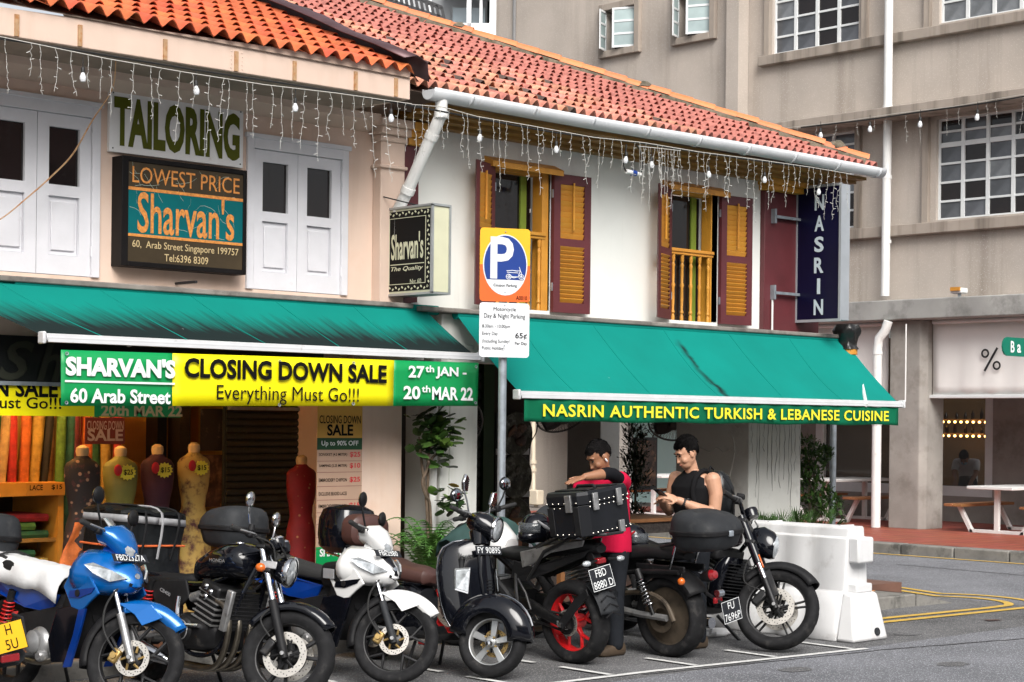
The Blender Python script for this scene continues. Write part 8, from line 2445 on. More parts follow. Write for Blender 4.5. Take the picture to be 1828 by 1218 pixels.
mm('shoe', (0.06, 0.04, 0.024), 0.8, var=0.3)
mm('eye_white', (0.6, 0.58, 0.55), 0.3)
mm('eye_dark', (0.012, 0.008, 0.006), 0.2)
mm('lips', (0.3, 0.1, 0.08), 0.5)
mm('phone', (0.012, 0.012, 0.014), 0.15)
mm('mask_blue', (0.22, 0.42, 0.52), 0.8)
mm('shirt_white', (0.6, 0.6, 0.6), 0.85)
def limb(mb, pts, rs, n=14):
 pts = [V(p) for p in pts]
 d0 = (pts[0] - pts[1]).normalized(); d1 = (pts[-1] - pts[-2]).normalized()
 P_ = [pts[0] + d0 * rs[0] * .8, pts[0] + d0 * rs[0] * .5] + pts + [pts[-1] + d1 * rs[-1] * .5, pts[-1] + d1 * rs[-1] * .8]
 R_ = [rs[0] * .35, rs[0] * .8] + list(rs) + [rs[-1] * .8, rs[-1] * .35]
 mb.tube(P_, R_, n)
def torso(mb, secs, n=24):
 """secs: (centre, half depth x, half width y[, power])"""
 rr = [MB().ring(V(c), UX, UY, a, b, n, 2.4) for c, a, b in secs]
 mb.loft(rr)
def hand(mb, wrist, d, up, side, curl=.3, L=.19, spread=.1):
 """wrist point, pointing direction d, back-of-hand normal up; side +1 when the thumb is on +(d x up) side"""
 d = V(d).normalized(); up = (V(up) - d * V(up).dot(d)).normalized()
 s = d.cross(up) * side
 w = V(wrist)
 palm = w + d * L * .27
 m_ = Matrix((d, s, up)).transposed()
 mb.ell(palm, (L * .3, L * .22, L * .085), 14, 8, m_)
 for k, (off, ln) in enumerate(((.15, .40), (.055, .45), (-.045, .42), (-.14, .33))):
  b0 = w + d * L * .48 + s * L * off
  dd = (d + s * spread * (off * 4)).normalized()
  pts = [b0 - dd * .02, b0]
  cur = dd
  for j in range(3):
   cur = (cur - up * curl * (.6 + .5 * j)).normalized()
   pts.append(pts[-1] + cur * L * ln * (.45, .32, .25)[j])
  limb(mb, pts, [L * .052, L * .052, L * .047, L * .042, L * .036], 8)
 t0 = w + d * L * .16 + s * L * .16
 t1 = t0 + (d * .55 + s * .8).normalized() * L * .2
 t2 = t1 + (d * .95 + s * .25 - up * curl * .6).normalized() * L * .22
 limb(mb, [w + d * L * .08 + s * L * .06, t0, t1, t2], [L * .075, L * .065, L * .055, L * .045], 8)
def head(mb, c, M3, s=1.0):
 """skull, jaw, nose, ears, brow; M3 rotates the head's own frame (x face, y left, z up); c is the head centre"""
 c = V(c)
 def e(p, r, q=None):
  m_ = M3 if q is None else M3 @ q
  mb.ell(c + M3 @ (V(p) * s), [k * s for k in r], 18, 12, m_)
 e((-.012, 0, .03), (.098, .077, .092))
 e((.015, 0, -.02), (.078, .07, .09))
 e((.035, 0, -.07), (.055, .054, .048))
 e((.055, 0, -.09), (.03, .03, .022))
 for sg in (-1, 1):
  e((.055, sg * .04, -.03), (.03, .026, .03))
  e((-.008, sg * .077, -.005), (.022, .01, .032))
  e((.075, sg * .028, .035), (.016, .026, .011))
 e((.092, 0, -.012), (.014, .011, .03), Matrix.Rotation(R(-18), 3, 'Y'))
 e((.1, 0, -.03), (.016, .017, .012))
 e((.082, 0, -.06), (.014, .026, .015))
 return c
def face(p, c, M3, s, skin):
 c = V(c)
 T = Matrix.Translation(c) @ M3.to_4x4()
 for sg in (-1, 1):
  build(MB().ell((.08 * s, sg * .03 * s, .015 * s), (.01 * s, .015 * s, .007 * s), 12, 8).xf(T), 'eye', 'eye_dark', p, local=True)
  build(MB().tube([(.09 * s, sg * .014 * s, .033 * s), (.092 * s, sg * .032 * s, .042 * s), (.078 * s, sg * .052 * s, .036 * s)], [.004 * s, .0055 * s, .003 * s], 6, smooth=3).xf(T), 'eyebrow', 'hair_black', p, local=True)
 build(MB().tube([(.086 * s, -.022 * s, -.062 * s), (.098 * s, 0, -.06 * s), (.086 * s, .022 * s, -.062 * s)], [.003 * s, .006 * s, .003 * s], 6, smooth=3).xf(T), 'lips', 'lips', p, local=True)
def hair(p, c, M3, s, long=False, seed=1):
 """cropped hair: a scalp shell plus many short tufts; the face, temples and neck stay bare"""
 c = V(c)
 rnd_ = random.Random(seed)
 def low(d):
  a = abs(math.degrees(math.atan2(d.y, d.x)))
  for a0, a1, v0, v1 in ((0, 35, .062, .058), (35, 62, .058, .07), (62, 72, .07, .0), (72, 92, .0, -.03), (92, 100, -.03, .02), (100, 125, .02, -.03), (125, 181, -.03, -.06)):
   if a0 <= a < a1:
    return v0 + (v1 - v0) * (a - a0) / (a1 - a0)
  return -.06
 def surf(d, k=1.0):
  top = max(0, d.z)
  g = 1.0 + (.17 * top ** 1.3 + .06 * max(0, d.x) if long else .06 * top)
  return V((d.x * .103 * k, d.y * .08 * k, d.z * .097 * k * g)) + V((-.014 - (.012 * top if long else 0), 0, .031))
 mb = MB()
 rr = []
 nu, nv = 56, 30
 for i in range(nv + 1):
  t = -PI / 2 + PI * i / nv
  ring = []
  for j in range(nu):
   a = 2 * PI * j / nu
   d = V((math.cos(a) * math.cos(t), math.sin(a) * math.cos(t), math.sin(t)))
   q = surf(d)
   e_ = q.z - low(d)
   k = .84 if e_ < 0 else min(1.0, .93 + e_ * 3)
   ring.append(c + M3 @ (surf(d, k) * s))
  rr.append(ring)
 mb.loft(rr)
 n = 0
 while n < (1500 if long else 1300):
  d = V((rnd_.gauss(0, 1), rnd_.gauss(0, 1), rnd_.gauss(0, 1))).normalized()
  q = surf(d)
  if q.z < low(d) + .002:
   continue
  n += 1
  sweep = V((-1, d.y * .4, .25)) if long else V((rnd_.uniform(-.6, .6) + .3, rnd_.uniform(-.6, .6), .5))
  tdir = (sweep - d * sweep.dot(d)).normalized()
  L_ = (rnd_.uniform(.02, .045) if long else rnd_.uniform(.01, .02)) * (1 if d.z > .2 else .5)
  sd_ = d.cross(tdir) * rnd_.uniform(.002, .004)
  tip = q + tdir * L_ + d * L_ * (.25 if long else .45)
  mid = q + tdir * L_ * .5 + d * L_ * .3
  mb.add([c + M3 @ (x * s) for x in (q - sd_, q + sd_, mid + sd_, tip, mid - sd_)], [(0, 1, 2, 3, 4)])
 return build(mb, 'hair', 'hair_black', p, local=True, recalc=False)
def remesh(o, vox, it=4):
 md = o.modifiers.new('remesh', 'REMESH'); md.mode = 'VOXEL'; md.voxel_size = vox; md.use_smooth_shade = True
 sm_ = o.modifiers.new('smooth', 'SMOOTH'); sm_.factor = .5; sm_.iterations = it
 return o
def legs(skin, pants, p, hip_z, feet):
 pm = MB()
 torso(pm, [((-.01, 0, hip_z - .12), .08, .12), ((-.01, 0, hip_z - .06), .115, .165), ((0, 0, hip_z + .02), .115, .165), ((0, 0, hip_z + .12), .105, .15)])
 for s, (fx, fy) in ((1, feet[0]), (-1, feet[1])):
  limb(pm, [(0, s * .085, hip_z - .04), (fx * .5 + .02, (s * .095 + fy) / 2, hip_z * .52), (fx, fy, .09)], [.095, .072, .068])
 remesh(build(pm, 'trousers', pants, p, local=True), .012, 3)
 for s, (fx, fy) in ((1, feet[0]), (-1, feet[1])):
  sh_ = MB().loft([MB().ring(V((fx + x, fy, z)), UY, UZ, w_, h_, 16, 3) for x, z, w_, h_ in ((-.09, .05, .03, .04), (-.07, .055, .042, .055), (.0, .055, .045, .055), (.09, .042, .05, .042), (.15, .035, .045, .034), (.18, .03, .025, .02))])
  build(sh_, 'shoe', 'shoe', p, local=True)
# --- man in the red shirt, leaning over the riveted box
p1 = thing('person', 'man in a red T-shirt with a black arm sleeve leaning over the riveted top box', 'person', (10.8, 10.1, 0), rotz=R(176), group='people on the street')
H1 = Matrix.Rotation(R(-14), 3, 'Z') @ Matrix.Rotation(R(36), 3, 'Y')
hc1 = (.15, .0, 1.615)
b = MB()
head(b, hc1, H1, 1.06)
limb(b, [(.08, 0, 1.42), (.11, 0, 1.54)], [.062, .056])
torso(b, [((0, 0, .92), .1, .15), ((.01, 0, 1.05), .1, .145), ((.03, 0, 1.2), .11, .165), ((.05, 0, 1.34), .11, .19), ((.06, 0, 1.43), .075, .15), ((.07, 0, 1.47), .05, .08)])
limb(b, [(.06, .19, 1.41), (.27, .29, 1.48), (.32, .29, 1.49)], [.062, .05, .047])
limb(b, [(.32, .29, 1.49), (.43, .29, 1.48), (.55, .27, 1.465)], [.048, .042, .03])
hand(b, (.55, .27, 1.465), (.9, -.05, -.22), (.2, .1, 1), 1, curl=.1, L=.2)
limb(b, [(.06, -.19, 1.41), (.16, -.25, 1.26), (.2, -.24, 1.2)], [.062, .05, .046])
limb(b, [(.2, -.24, 1.2), (.28, -.14, 1.18), (.34, -.02, 1.17)], [.046, .04, .03])
hand(b, (.34, -.02, 1.17), (.5, .8, .0), (.6, -.3, .6), -1, curl=.3, L=.19)
for s in (-1, 1):
 fx, fy = ((.06, .12), (-.05, -.1))[(1 - s) // 2]
 limb(b, [(0, s * .085, .88), (fx * .5 + .02, (s * .095 + fy) / 2, .48), (fx, fy, .1)], [.07, .045, .04])
remesh(build(b, 'body', 'skin_brown', p1, local=True), .0065, 3)
face(p1, hc1, H1, 1.06, 'skin_brown')
hair(p1, hc1, H1, 1.06, False, 3)
T1 = Matrix.Translation(V(hc1)) @ H1.to_4x4()
build(MB().ell((.05, 0, -.086), (.05, .058, .036), 18, 10).xf(T1), 'beard', 'beard', p1, local=True)
build(MB().ell((.0, .09, -.03), (.008, .008, .02), 8, 6).xf(T1), 'earphone', 'plate_white', p1, local=True)
sh1 = MB()
torso(sh1, [((0, 0, .84), .128, .18), ((0, 0, .95), .128, .178), ((.01, 0, 1.05), .125, .17), ((.03, 0, 1.2), .13, .185), ((.05, 0, 1.34), .127, .208), ((.06, 0, 1.42), .095, .175), ((.07, 0, 1.465), .068, .1), ((.075, 0, 1.48), .06, .075)])
limb(sh1, [(.06, .18, 1.41), (.14, .235, 1.44)], [.078, .072])
limb(sh1, [(.06, -.18, 1.41), (.15, -.23, 1.35)], [.078, .072])
remesh(build(sh1, 'shirt', 'shirt_red', p1, local=True), .01, 3)
sl = MB()
limb(sl, [(.13, .23, 1.435), (.27, .29, 1.482), (.32, .29, 1.492), (.37, .29, 1.487)], [.058, .055, .053, .05])
remesh(build(sl, 'arm_sleeve', 'sleeve_black', p1, local=True), .008, 2)
legs('skin_brown', 'jeans', p1, .92, ((.06, .12), (-.05, -.1)))
# --- man in the black vest with a backpack, looking at his phone
p2 = thing('person', 'man in a sleeveless black top with backpack looking down at his phone', 'person', (11.68, 9.98, 0), rotz=R(178), group='people on the street')
H2 = Matrix.Rotation(R(-20), 3, 'Z') @ Matrix.Rotation(R(26), 3, 'Y')
hc2 = (.09, 0, 1.64)
b = MB()
head(b, hc2, H2, 1.02)
limb(b, [(.01, 0, 1.45), (.05, 0, 1.575)], [.06, .054])
torso(b, [((0, 0, .92), .1, .145), ((.01, 0, 1.08), .1, .14), ((.02, 0, 1.24), .115, .17), ((.01, 0, 1.38), .12, .195), ((0, 0, 1.46), .075, .15), ((.01, 0, 1.5), .05, .08)])
limb(b, [(-.01, .205, 1.43), (-.02, .235, 1.3), (.0, .24, 1.14)], [.07, .06, .05])
limb(b, [(.0, .24, 1.14), (.16, .19, 1.19), (.3, .1, 1.255)], [.05, .045, .032])
hand(b, (.3, .1, 1.255), (.85, -.4, .35), (.25, .7, .6), -1, curl=.42, L=.185)
limb(b, [(-.01, -.205, 1.43), (.0, -.24, 1.3), (.04, -.24, 1.15)], [.07, .06, .05])
limb(b, [(.04, -.24, 1.15), (.18, -.17, 1.2), (.31, -.07, 1.25)], [.05, .044, .032])
hand(b, (.31, -.07, 1.25), (.85, .4, .3), (.2, -.7, .6), 1, curl=.42, L=.185)
for s in (-1, 1):
 fx, fy = ((.05, .12), (-.04, -.11))[(1 - s) // 2]
 limb(b, [(0, s * .085, .88), (fx * .5 + .02, (s * .095 + fy) / 2, .48), (fx, fy, .1)], [.07, .045, .04])
remesh(build(b, 'body', 'skin_tan', p2, local=True), .0065, 3)
face(p2, hc2, H2, 1.02, 'skin_tan')
hair(p2, hc2, H2, 1.02, True, 5)
vt = MB()
torso(vt, [((0, 0, .88), .125, .168), ((0, 0, 1.0), .12, .16), ((.01, 0, 1.1), .116, .156), ((.02, 0, 1.24), .135, .188), ((.01, 0, 1.36), .142, .2), ((.0, 0, 1.43), .112, .172), ((.0, 0, 1.475), .075, .115), ((.01, 0, 1.5), .064, .08)])
remesh(build(vt, 'vest', 'vest_black', p2, local=True), .01, 3)
legs('skin_tan', 'jeans', p2, .93, ((.05, .12), (-.04, -.11)))
build(MB().lathe([(.036, -.022), (.039, -.02), (.039, .02), (.036, .022)], (.25, .128, 1.232), (.14, -.08, .062), n=16), 'watch_strap', 'rubber', p2, local=True)
build(MB().obox((.235, .16, 1.25), (.035, .014, .04), Matrix.Rotation(R(-30), 3, 'Z')), 'watch_face', 'phone', p2, local=True, bevel=.004)
build(MB().tube([(-.1, .1, 1.45), (.0, .12, 1.5), (.1, .115, 1.44), (.14, .12, 1.3), (.1, .15, 1.15), (-.05, .16, 1.05)], .022, 8, smooth=4), 'shoulder_strap', 'vest_black', p2, local=True)
ph_ = thing('phone', 'black phone held in both hands by the man in the vest', 'phone', (11.25, 9.965, 1.31))
build(MB().obox((0, 0, 0), (.012, .075, .15), Matrix.Rotation(R(-58), 3, 'Y')), 'case', 'phone', ph_, local=True, bevel=.004)
bk = thing('backpack', 'black nylon backpack on the back of the man in the vest', 'backpack', (11.9, 9.98, 1.05))
mb = MB().loft([MB().ring(V((.06 + x, 0, z)), UX, UY, a, b_, 24, 3) for x, z, a, b_ in ((0, 0, .07, .12), (.0, .03, .1, .15), (.02, .15, .12, .16), (.02, .3, .11, .155), (.0, .4, .08, .13), (-.01, .44, .04, .08))])
build(mb, 'main_bag', 'bag_black', bk, local=True)
build(MB().loft([MB().ring(V((.17, 0, z)), UX, UY, a, b_, 20, 3) for z, a, b_ in ((.02, .03, .1), (.05, .05, .12), (.18, .05, .12), (.22, .03, .1))]), 'front_pocket', 'bag_black', bk, local=True)
build(MB().tube([(-.02, 0, .43), (0, 0, .48), (.04, 0, .45)], .01, 6), 'grab_handle', 'plastic_black', bk, local=True)
for s in (-1, 1):
 build(MB().tube([(.02, s * .12, .4), (.12, s * .16, .25), (.1, s * .165, .05)], .01, 6), 'compression_strap', 'plastic_black', bk, local=True)
# --- worker bending down inside the cafe
p3 = thing('person', 'worker in a white top and blue face mask bending down inside the cafe', 'person', (29.3, 18.35, .15), rotz=R(200), group='people on the street')
b = MB()
H3 = Matrix.Rotation(R(55), 3, 'Y')
hc3 = (.34, 0, 1.16)
head(b, hc3, H3, 1.0)
limb(b, [(.2, 0, 1.15), (.3, 0, 1.17)], [.06, .055])
torso(b, [((-.05, 0, .75), .1, .15), ((.02, 0, .92), .11, .16), ((.12, 0, 1.08), .11, .18), ((.18, 0, 1.15), .07, .14)])
for s in (-1, 1):
 limb(b, [(.14, s * .18, 1.08), (.26, s * .2, .88), (.4, s * .14, .72)], [.06, .048, .035])
 hand(b, (.4, s * .14, .72), (.7, -s * .1, -.6), (.5, 0, .6), -s, .3)
 limb(b, [(0, s * .085, .7), (.03, s * .1, .4), (s * .05, s * .12, .1)], [.07, .045, .04])
remesh(build(b, 'body', 'skin_brown', p3, local=True), .01, 2)
face(p3, hc3, H3, 1.0, 'skin_brown')
hair(p3, hc3, H3, 1.0, True, 8)
T3 = Matrix.Translation(V(hc3)) @ H3.to_4x4()
build(MB().ell((.07, 0, -.05), (.045, .06, .045), 14, 8).xf(T3), 'face_mask', 'mask_blue', p3, local=True)
s3 = MB()
torso(s3, [((-.06, 0, .7), .12, .17), ((.02, 0, .92), .125, .175), ((.12, 0, 1.08), .125, .195), ((.18, 0, 1.15), .085, .155)])
for s in (-1, 1):
 limb(s3, [(.14, s * .18, 1.08), (.22, s * .2, .95)], [.075, .065])
remesh(build(s3, 'shirt', 'shirt_white', p3, local=True), .012, 3)
legs('skin_brown', 'jeans', p3, .74, ((.05, .12), (-.05, -.12)))
# ------------------------------------------------------------------ icicle and festoon lights
mm('led_white', (0.52, 0.52, 0.49), 0.4)
mm('wire_white', (0.55, 0.53, 0.48), 0.6)
mm('wire_black', (0.015, 0.015, 0.015), 0.6)
mm('bulb', (0.66, 0.68, 0.7), 0.25)
strands = []
for k in range(9):
 rnd_ = random.Random(40 + k)
 L_ = (.28, .52, .38, .66, .3, .46, .6, .34, .56)[k]
 mb = MB()
 n = int(L_ / .035)
 pts = [V((rnd_.uniform(-.008, .008) + (.02 * math.sin(i * .5) if k % 3 == 1 else 0), rnd_.uniform(-.006, .006), -i * .035)) for i in range(n + 1)]
 mb.tube(pts, .0016, 4)
 for i in range(2, n, 2):
  s = rnd_.choice((-1, 1))
  mb.tube([pts[i], pts[i] + V((s * rnd_.uniform(.02, .035), rnd_.uniform(-.01, .01), rnd_.uniform(-.02, .015)))], [.0025, .0034], 4)
 strands.append(mb.mesh('light_strand', 'led_white'))
def icicles(label, pts, step, wire='wire_white'):
 o = thing('icicle_lights', label, 'string lights', tuple(pts[0]))
 pts = [V(p) for p in pts]
 mb = MB()
 mb.tube([p + V((0, 0, random.uniform(-.006, .006))) for p in pts], .0035, 5)
 build(mb, 'cable', wire, o)
 # evenly along the run
 k = 0
 for a, b in zip(pts[:-1], pts[1:]):
  L_ = (b - a).length
  m_ = max(1, int(L_ / step))
  for i in range(m_):
   p = a.lerp(b, (i + random.uniform(.1, .9)) / m_)
   st_ = random.choice(strands)
   inst('light_strand', st_, o, p, (random.uniform(-.05, .05), random.uniform(-.12, .12), random.uniform(0, 6.28)), (1, 1, random.uniform(.75, 1.15)))
   k += 1
 return o
icicles('white icicle lights hanging along the pink fascia', [(5.945, 11.57, 4.548), (6.331, 11.57, 4.537), (6.918, 11.57, 4.516), (7.593, 11.57, 4.518), (8.318, 11.57, 4.524), (9.041, 11.57, 4.546), (9.847, 11.57, 4.564)], .115)
icicles('white icicle lights hanging below the white gutter', [(9.847, 11.57, 4.564), (10.352, 11.75, 4.632), (10.795, 11.8, 4.605), (11.491, 11.8, 4.605), (12.307, 11.8, 4.592), (13.017, 11.8, 4.621), (13.856, 11.8, 4.627), (14.752, 11.8, 4.65), (15.711, 11.8, 4.664), (16.424, 11.8, 4.664)], .112)
icicles('extra bunch of icicle lights above the right mustard window', [(12.904, 11.77, 4.572), (13.522, 11.77, 4.598)], .05)
icicles('white icicle lights along the concrete sunshade of the grey building', [(25.42, 19.651, 7.137), (25.42, 18.508, 7.107), (25.42, 17.368, 7.119), (25.42, 16.287, 7.112), (25.42, 14.865, 7.154)], .33)
bulb_m = MB().lathe([(0, -.1), (.022, -.094), (.031, -.072), (.031, -.05), (.02, -.025), (.016, -.01)], n=12).mesh('bulb', 'bulb')
sock_m = MB().lathe([(.017, -.012), (.019, .035), (.012, .045), (.004, .05), (.004, .14), (0, .14)], n=10).mesh('bulb_socket', 'wire_black')
def festoon(label, cable, bulbs, sc=1.0):
 o = thing('festoon_lights', label, 'string lights', tuple(cable[0]))
 build(MB().tube(cable, .008 * sc, 6, smooth=5), 'cable', 'wire_black', o)
 for p in bulbs:
  k_ = sc * .78
  inst('bulb', bulb_m, o, p, (random.uniform(-.1, .1), random.uniform(-.1, .1), 0), (k_, k_, k_))
  inst('bulb_socket', sock_m, o, p, (0, 0, 0), (k_, k_, k_))
festoon('black cable of white bulbs strung below the pink fascia', [(5.992, 11.58, 4.534), (6.73, 11.58, 4.543), (7.7, 11.58, 4.547), (8.636, 11.58, 4.56), (9.628, 11.58, 4.556)],
  [(6.731, 11.58, 4.397), (7.701, 11.58, 4.432), (8.638, 11.58, 4.422), (9.63, 11.58, 4.462)])
festoon('black cable of white bulbs strung below the white gutter', [(9.728, 11.7, 4.583), (10.879, 11.84, 4.6), (11.844, 11.84, 4.59), (12.803, 11.84, 4.622), (14.034, 11.84, 4.633), (15.885, 11.84, 4.674)],
  [(10.863, 11.82, 4.466), (11.826, 11.82, 4.471), (12.784, 11.82, 4.477), (13.148, 11.82, 4.468), (14.013, 11.82, 4.464), (14.919, 11.82, 4.5), (15.861, 11.82, 4.463)])
festoon('black cable of white bulbs along the sunshade of the grey building', [(25.4, 19.329, 7.099), (25.4, 17.882, 7.081), (25.4, 16.883, 7.088), (25.4, 15.806, 7.088), (25.4, 14.853, 7.115)],
  [(25.4, 18.905, 6.984), (25.4, 17.88, 6.977), (25.4, 16.881, 6.949), (25.4, 15.804, 6.944)], 1.6)
# blue waterproof connector
cn = thing('cable_connector', 'blue and white waterproof cable connector hanging under the gutter', 'connector', (12.923, 11.85, 4.326))
q0, q1 = V((12.819, 11.85, 4.332)), V((13.02, 11.85, 4.32))
build(MB().cyl(q0, q0.lerp(q1, .38), .022, n=10), 'plug', 'pvc_white', cn)
build(MB().cyl(q0.lerp(q1, .38), q0.lerp(q1, .66), .03, n=10), 'locking_ring', 'blue_dark', cn)
build(MB().cyl(q0.lerp(q1, .66), q1, .022, n=10), 'socket', 'pvc_white', cn)
build(MB().tube([q1, (13.051, 11.85, 4.416), (13.017, 11.85, 4.549), (12.959, 11.85, 4.608)], .008, 6, smooth=5), 'lead', 'wire_black', cn)
build(MB().tube([q0, (12.778, 11.85, 4.382), (12.801, 11.85, 4.471), (12.815, 11.85, 4.592)], .008, 6, smooth=5), 'lead', 'wire_black', cn)
# dead creeper hanging across the left window
cr = thing('dry_creeper', 'dry brown creeper stem hanging across the left white window', 'creeper', (6.471, 12.3, 3.357))
build(MB().tube([(7.015, 11.6, 4.522), (7.106, 11.8, 4.345), (7.12, 12.1, 4.151), (7.071, 12.3, 3.91), (6.948, 12.4, 3.735), (6.752, 12.4, 3.558), (6.523, 12.4, 3.369), (6.255, 12.4, 3.23)], [.004, .005, .006, .007, .007, .006, .005, .004], 6, smooth=6), 'stem', 'peg_wood', cr)
# ------------------------------------------------------------------ plants
def leafmat(name, c_):
 m = mm(name, c_, 0.5, var=0.3, vs=12, rnd=0.3, spec=0.4)
 return m
leafmat('leaf_bright', (0.085, 0.17, 0.03))
leafmat('leaf_mid', (0.045, 0.1, 0.02))
leafmat('leaf_dark', (0.018, 0.042, 0.012))
leafmat('frond', (0.05, 0.13, 0.022))
mm('bark', (0.11, 0.08, 0.055), 0.9, var=0.3, vs=15, bump=0.5, bs=40)
mm('leaf_yellow', (0.4, 0.25, 0.03), 0.6)
def oval_leaf(L_, W_):
 mb = MB()
 rows = []
 for i in range(5):
  t = i / 4
  w = W_ * math.sin(PI * min(.97, max(.04, t))) ** .7
  rows.append([(-w, L_ * t, -.06 * L_ * math.sin(PI * t) + .12 * w), (0, L_ * t, -.1 * L_ * t), (w, L_ * t, -.06 * L_ * math.sin(PI * t) + .12 * w)])
 return mb.sheet(rows)
lm_b = oval_leaf(.085, .034).mesh('leaf', 'leaf_bright', recalc=False)
lm_m = oval_leaf(.085, .034).mesh('leaf', 'leaf_mid', recalc=False)
lm_d = oval_leaf(.08, .032).mesh('leaf', 'leaf_dark', recalc=False)
lm_y = oval_leaf(.085, .036).mesh('leaf', 'leaf_yellow', recalc=False)
vn = thing('climbing_plant', 'leafy climbing plant with bare twisted stems on the white column', 'plant', (11.1, 12.2, .4))
VYp = 12.2
stems = [[(10.639, 12.2, 0.643), (10.621, 12.2, 0.996), (10.597, 12.2, 1.248), (10.54, 12.2, 1.55), (10.511, 12.2, 1.751)],
         [(10.677, 12.22, 0.64), (10.658, 12.22, 1.044), (10.64, 12.22, 1.347), (10.649, 12.22, 1.65), (10.658, 12.22, 1.953)],
         [(10.655, 12.18, 0.644), (10.635, 12.18, 1.122), (10.58, 12.18, 1.224), (10.539, 12.18, 1.35), (10.603, 12.18, 1.5), (10.638, 12.18, 1.852)],
         [(10.634, 12.2, 1.499), (10.686, 12.2, 1.574), (10.793, 12.2, 1.625), (10.86, 12.2, 1.701)]]
for s_ in stems:
 build(MB().tube(s_, [.013] * (len(s_) - 1) + [.006], 7, smooth=6), 'stem', 'bark', vn)
for k in range(190):
 if k < 150:
  px, py = random.gauss(768, 16), random.gauss(775, 26)
  if py < 735: py = 735 + random.uniform(0, 20)
  bright = px > 766
 else:
  px, py = random.gauss(798, 11), random.gauss(893, 12)
  bright = random.random() < .5
 t_ = (px - 768) / 3211 * 17
 base = V((10.643, 12.2, 1.776)) if k < 150 else V((10.765, 12.1, 1.183))
 u0 = ((px - 768) if k < 150 else (px - 798)) / 3211 * 16.7 / .72
 z0 = -((py - 775) if k < 150 else (py - 893)) / 3211 * 16.7
 p = base + V((u0, random.uniform(-.12, .08), z0))
 me = lm_b if bright and random.random() < .6 else (lm_m if random.random() < .6 else lm_d)
 if k == 189: me = lm_y
 sc = random.uniform(1.0, 1.6)
 inst('leaf', me, vn, p, (random.uniform(-.5, .9), random.uniform(-.6, .6), random.uniform(2.0, 4.6)), (sc, sc, sc))
# fern
fn = thing('fern', 'sword fern with long green fronds at the foot of the white column', 'fern', (10.534, 12.08, .35))
fx_ = 10.534
def frond_mesh(L_, n=16):
 mb = MB()
 pts = [V((0, L_ * t * (1 - .15 * t), L_ * (.75 * t - .55 * t * t * t))) for t in [i / n for i in range(n + 1)]]
 mb.tube(pts, [.004] * n + [.0015], 4)
 for i in range(1, n):
  w = .075 * math.sin(PI * min(1, (i + 2) / (n + 2))) ** .8
  d = (pts[i + 1] - pts[i - 1]).normalized() if i < n else V((0, 1, 0))
  for s in (-1, 1):
   a = pts[i]; tip = a + V((s * w, 0, -.01)) + d * .012
   mb.add([a - d * .009, tip, a + d * .011], [(0, 1, 2)])
 return mb.mesh('frond', 'frond', recalc=False)
fms = [frond_mesh(l) for l in (.45, .55, .65)]
for k in range(46):
 a = random.uniform(0, 6.28)
 inst('frond', random.choice(fms), fn, (fx_ + random.uniform(-.08, .08), 12.08 + random.uniform(-.06, .06), .48 + random.uniform(0, .15)), (random.uniform(-.1, .55), 0, a), (1, 1, random.uniform(1.0, 1.6)))
pot = MB().lathe([(0, .13), (.13, .13), (.17, .45), (.19, .46), (.18, .48), (.15, .46), (0, .44)], (fx_, 12.08, 0), n=20)
build(pot, 'pot', 'tile_mossy', fn)
# tall dark strap-leaf plant behind the walkway
def shrub(name, label, cat, c, rx, rz, n, leaf_me, z0, stems=3, lobes=None):
 o = thing(name, label, cat, (c[0], c[1], z0))
 for k in range(stems):
  dx = random.uniform(-.3, .3) * rx
  build(MB().tube([(c[0] + dx * .3, c[1], z0), (c[0] + dx * .7, c[1], (z0 + c[2]) / 2), (c[0] + dx, c[1], c[2] + rz * .5)], [.018, .014, .006], 6, smooth=4), 'stem', 'bark', o)
 mb = MB()
 for k in range(n):
  if lobes:
   lc, lr = random.choice(lobes)
   d = V((random.gauss(0, 1), random.gauss(0, 1), random.gauss(0, 1))).normalized() * random.uniform(.35, 1) ** .5
   p = V(lc) + d * lr
  else:
   d = V((random.gauss(0, 1), random.gauss(0, 1), random.gauss(0, 1))).normalized() * random.uniform(.2, 1) ** .5
   p = V((c[0] + d.x * rx, c[1] + d.y * rx * .8, c[2] + d.z * rz))
  mt = Matrix.Translation(p) @ Matrix.Rotation(random.uniform(0, 6.28), 4, 'Z') @ Matrix.Rotation(random.uniform(-.3, 1.2), 4, 'X') @ Matrix.Scale(random.uniform(.7, 1.3), 4)
  mb.add([mt @ v.co for v in leaf_me.vertices], [tuple(q.vertices) for q in leaf_me.polygons])
 build(mb, 'foliage', leaf_me.materials[0], o, recalc=False, kind='stuff')
 return o
needle = oval_leaf(.1, .011).mesh('leaf', 'leaf_dark', recalc=False)
needle_m = oval_leaf(.07, .014).mesh('leaf', 'leaf_mid', recalc=False)
_ya = 14.6
lob = [((15.992, 14.6, 1.761), .13), ((16.025, 14.6, 1.593), .15), ((15.988, 14.6, 1.405), .14), ((16.051, 14.6, 1.242), .15), ((15.973, 14.6, 1.089), .13), ((16.047, 14.6, 0.818), .09)]
shrub('potted_tree', 'tall dark needle-leaved plant between the two men', 'plant', (16.008, 14.6, 1.391), .2, .5, 700, needle, .12, 2, lob)
lob = [((16.595, 12.5, 1.63), .14), ((16.703, 12.5, 1.463), .17), ((16.914, 12.5, 1.552), .1), ((16.622, 12.5, 1.31), .15), ((16.709, 12.5, 1.117), .2), ((16.902, 12.5, 1.016), .2), ((17.075, 12.5, 0.947), .16), ((16.607, 12.5, 0.959), .2)]
shrub('conifer_shrub', 'irregular dark green shrub beside the cracked pillar', 'shrub', (16.707, 12.5, 1.245), .25, .5, 1500, needle_m, .12, 3, lob)
bladem = MB()
for s in (-1, 1):
 pass
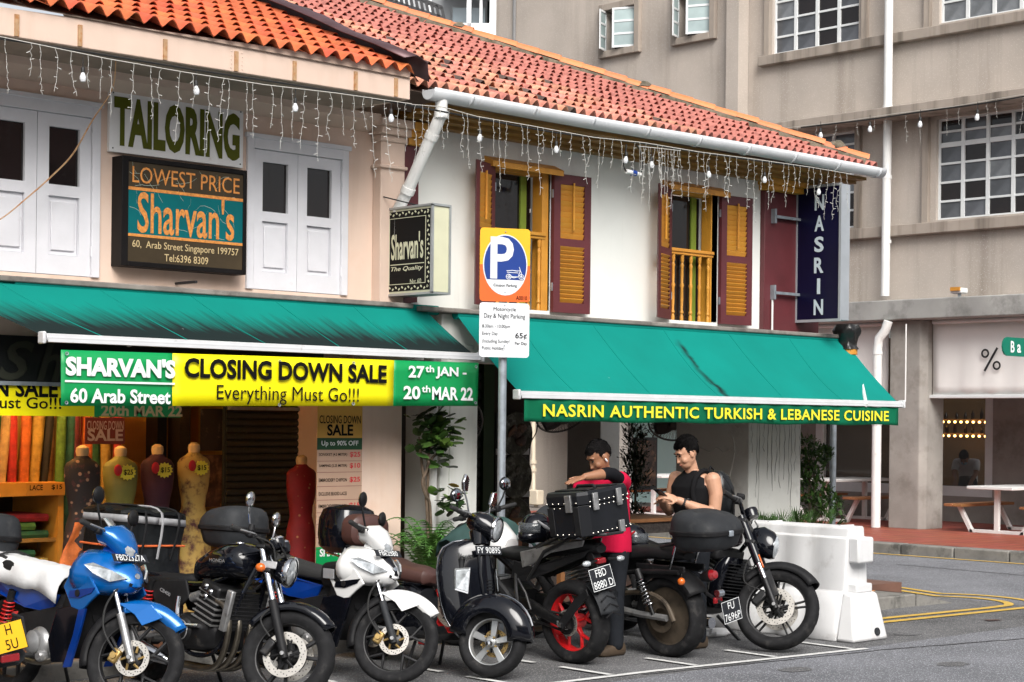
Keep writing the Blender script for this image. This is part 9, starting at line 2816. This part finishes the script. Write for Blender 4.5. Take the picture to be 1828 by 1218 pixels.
def palm_tuft(label, c, n, L_):
 o = thing('palm_tuft', label, 'plant', c, group='low palms behind the barrier')
 mb = MB()
 for f in range(n):
  a = random.uniform(0, 6.28); el = random.uniform(.5, 1.35)
  d = V((math.cos(a) * math.cos(el), math.sin(a) * math.cos(el), math.sin(el)))
  tip = V((0, 0, 0)) + d * L_ * random.uniform(.5, .8)
  mb.tube([V((0, 0, 0)), tip * .5 + V((0, 0, .03)), tip], .004, 4)
  side = d.cross(UZ).normalized()
  for k in range(13):
   b_ = R(-75 + 150 * k / 12)
   dd = (d * math.cos(b_) + side * math.sin(b_) + V((0, 0, -.15 * abs(math.sin(b_))))).normalized()
   e = dd.cross(V((0, 0, 1))).normalized() * .007
   q = tip + dd * L_ * .5
   mb.add([tip, tip + dd * L_ * .25 + e, q, tip + dd * L_ * .25 - e], [(0, 1, 2, 3)])
 build(mb, 'fronds', 'leaf_mid', o, local=True, recalc=False, kind='stuff')
 build(MB().lathe([(0, -.4), (.12, -.4), (.15, 0), (.12, 0), (0, -.03)], n=16), 'pot', 'tile_mossy', o, local=True)
for lab, px_, z in (('left', (15.146, 11.95, 0.9), .5), ('second', (15.547, 12.0, 0.916), .5), ('third', (15.798, 11.95, 0.911), .5), ('right', (16.25, 12.0, 0.865), .5)):
 palm_tuft('low fan palm behind the white barrier, %s of the four' % lab, (px_[0], px_[1], .62), 12, .36)
rg = thing('crumpled_bag', 'crumpled white plastic bag on the asphalt behind the power cruiser', 'litter', (12.41, 10.344, 0.0))
mb = MB().ell((0, 0, .03), (.2, .1, .045), 22, 10)
for i, p in enumerate(mb.v):
 k_ = 1 + .3 * mnoise.noise(p * 14)
 mb.v[i] = V((p.x * k_, p.y * k_, max(0.002, p.z * k_)))
build(mb, 'film', 'cloth_white', rg, local=True, angle=20)
for k, (px, py) in enumerate(((12.459, 7.927, 0.0), (11.512, 8.326, 0.0), (11.608, 10.266, 0.0), (14.524, 8.879, 0.0)) and ((12.459, 7.927), (11.212, 8.53), (13.94, 9.343))):
 st_ = MB().add([(px + .16 * math.cos(a) * (1 + .3 * mnoise.noise(V((math.cos(a) * 2, math.sin(a) * 2, k * 5)))), py + .11 * math.sin(a) * (1 + .3 * mnoise.noise(V((math.cos(a) * 2, math.sin(a) * 2, k * 7)))), .004 + k * .0002) for a in [2 * PI * i / 20 for i in range(20)]], [tuple(range(20))])
 struct('oil_spot', st_, 'asphalt', smooth=False)
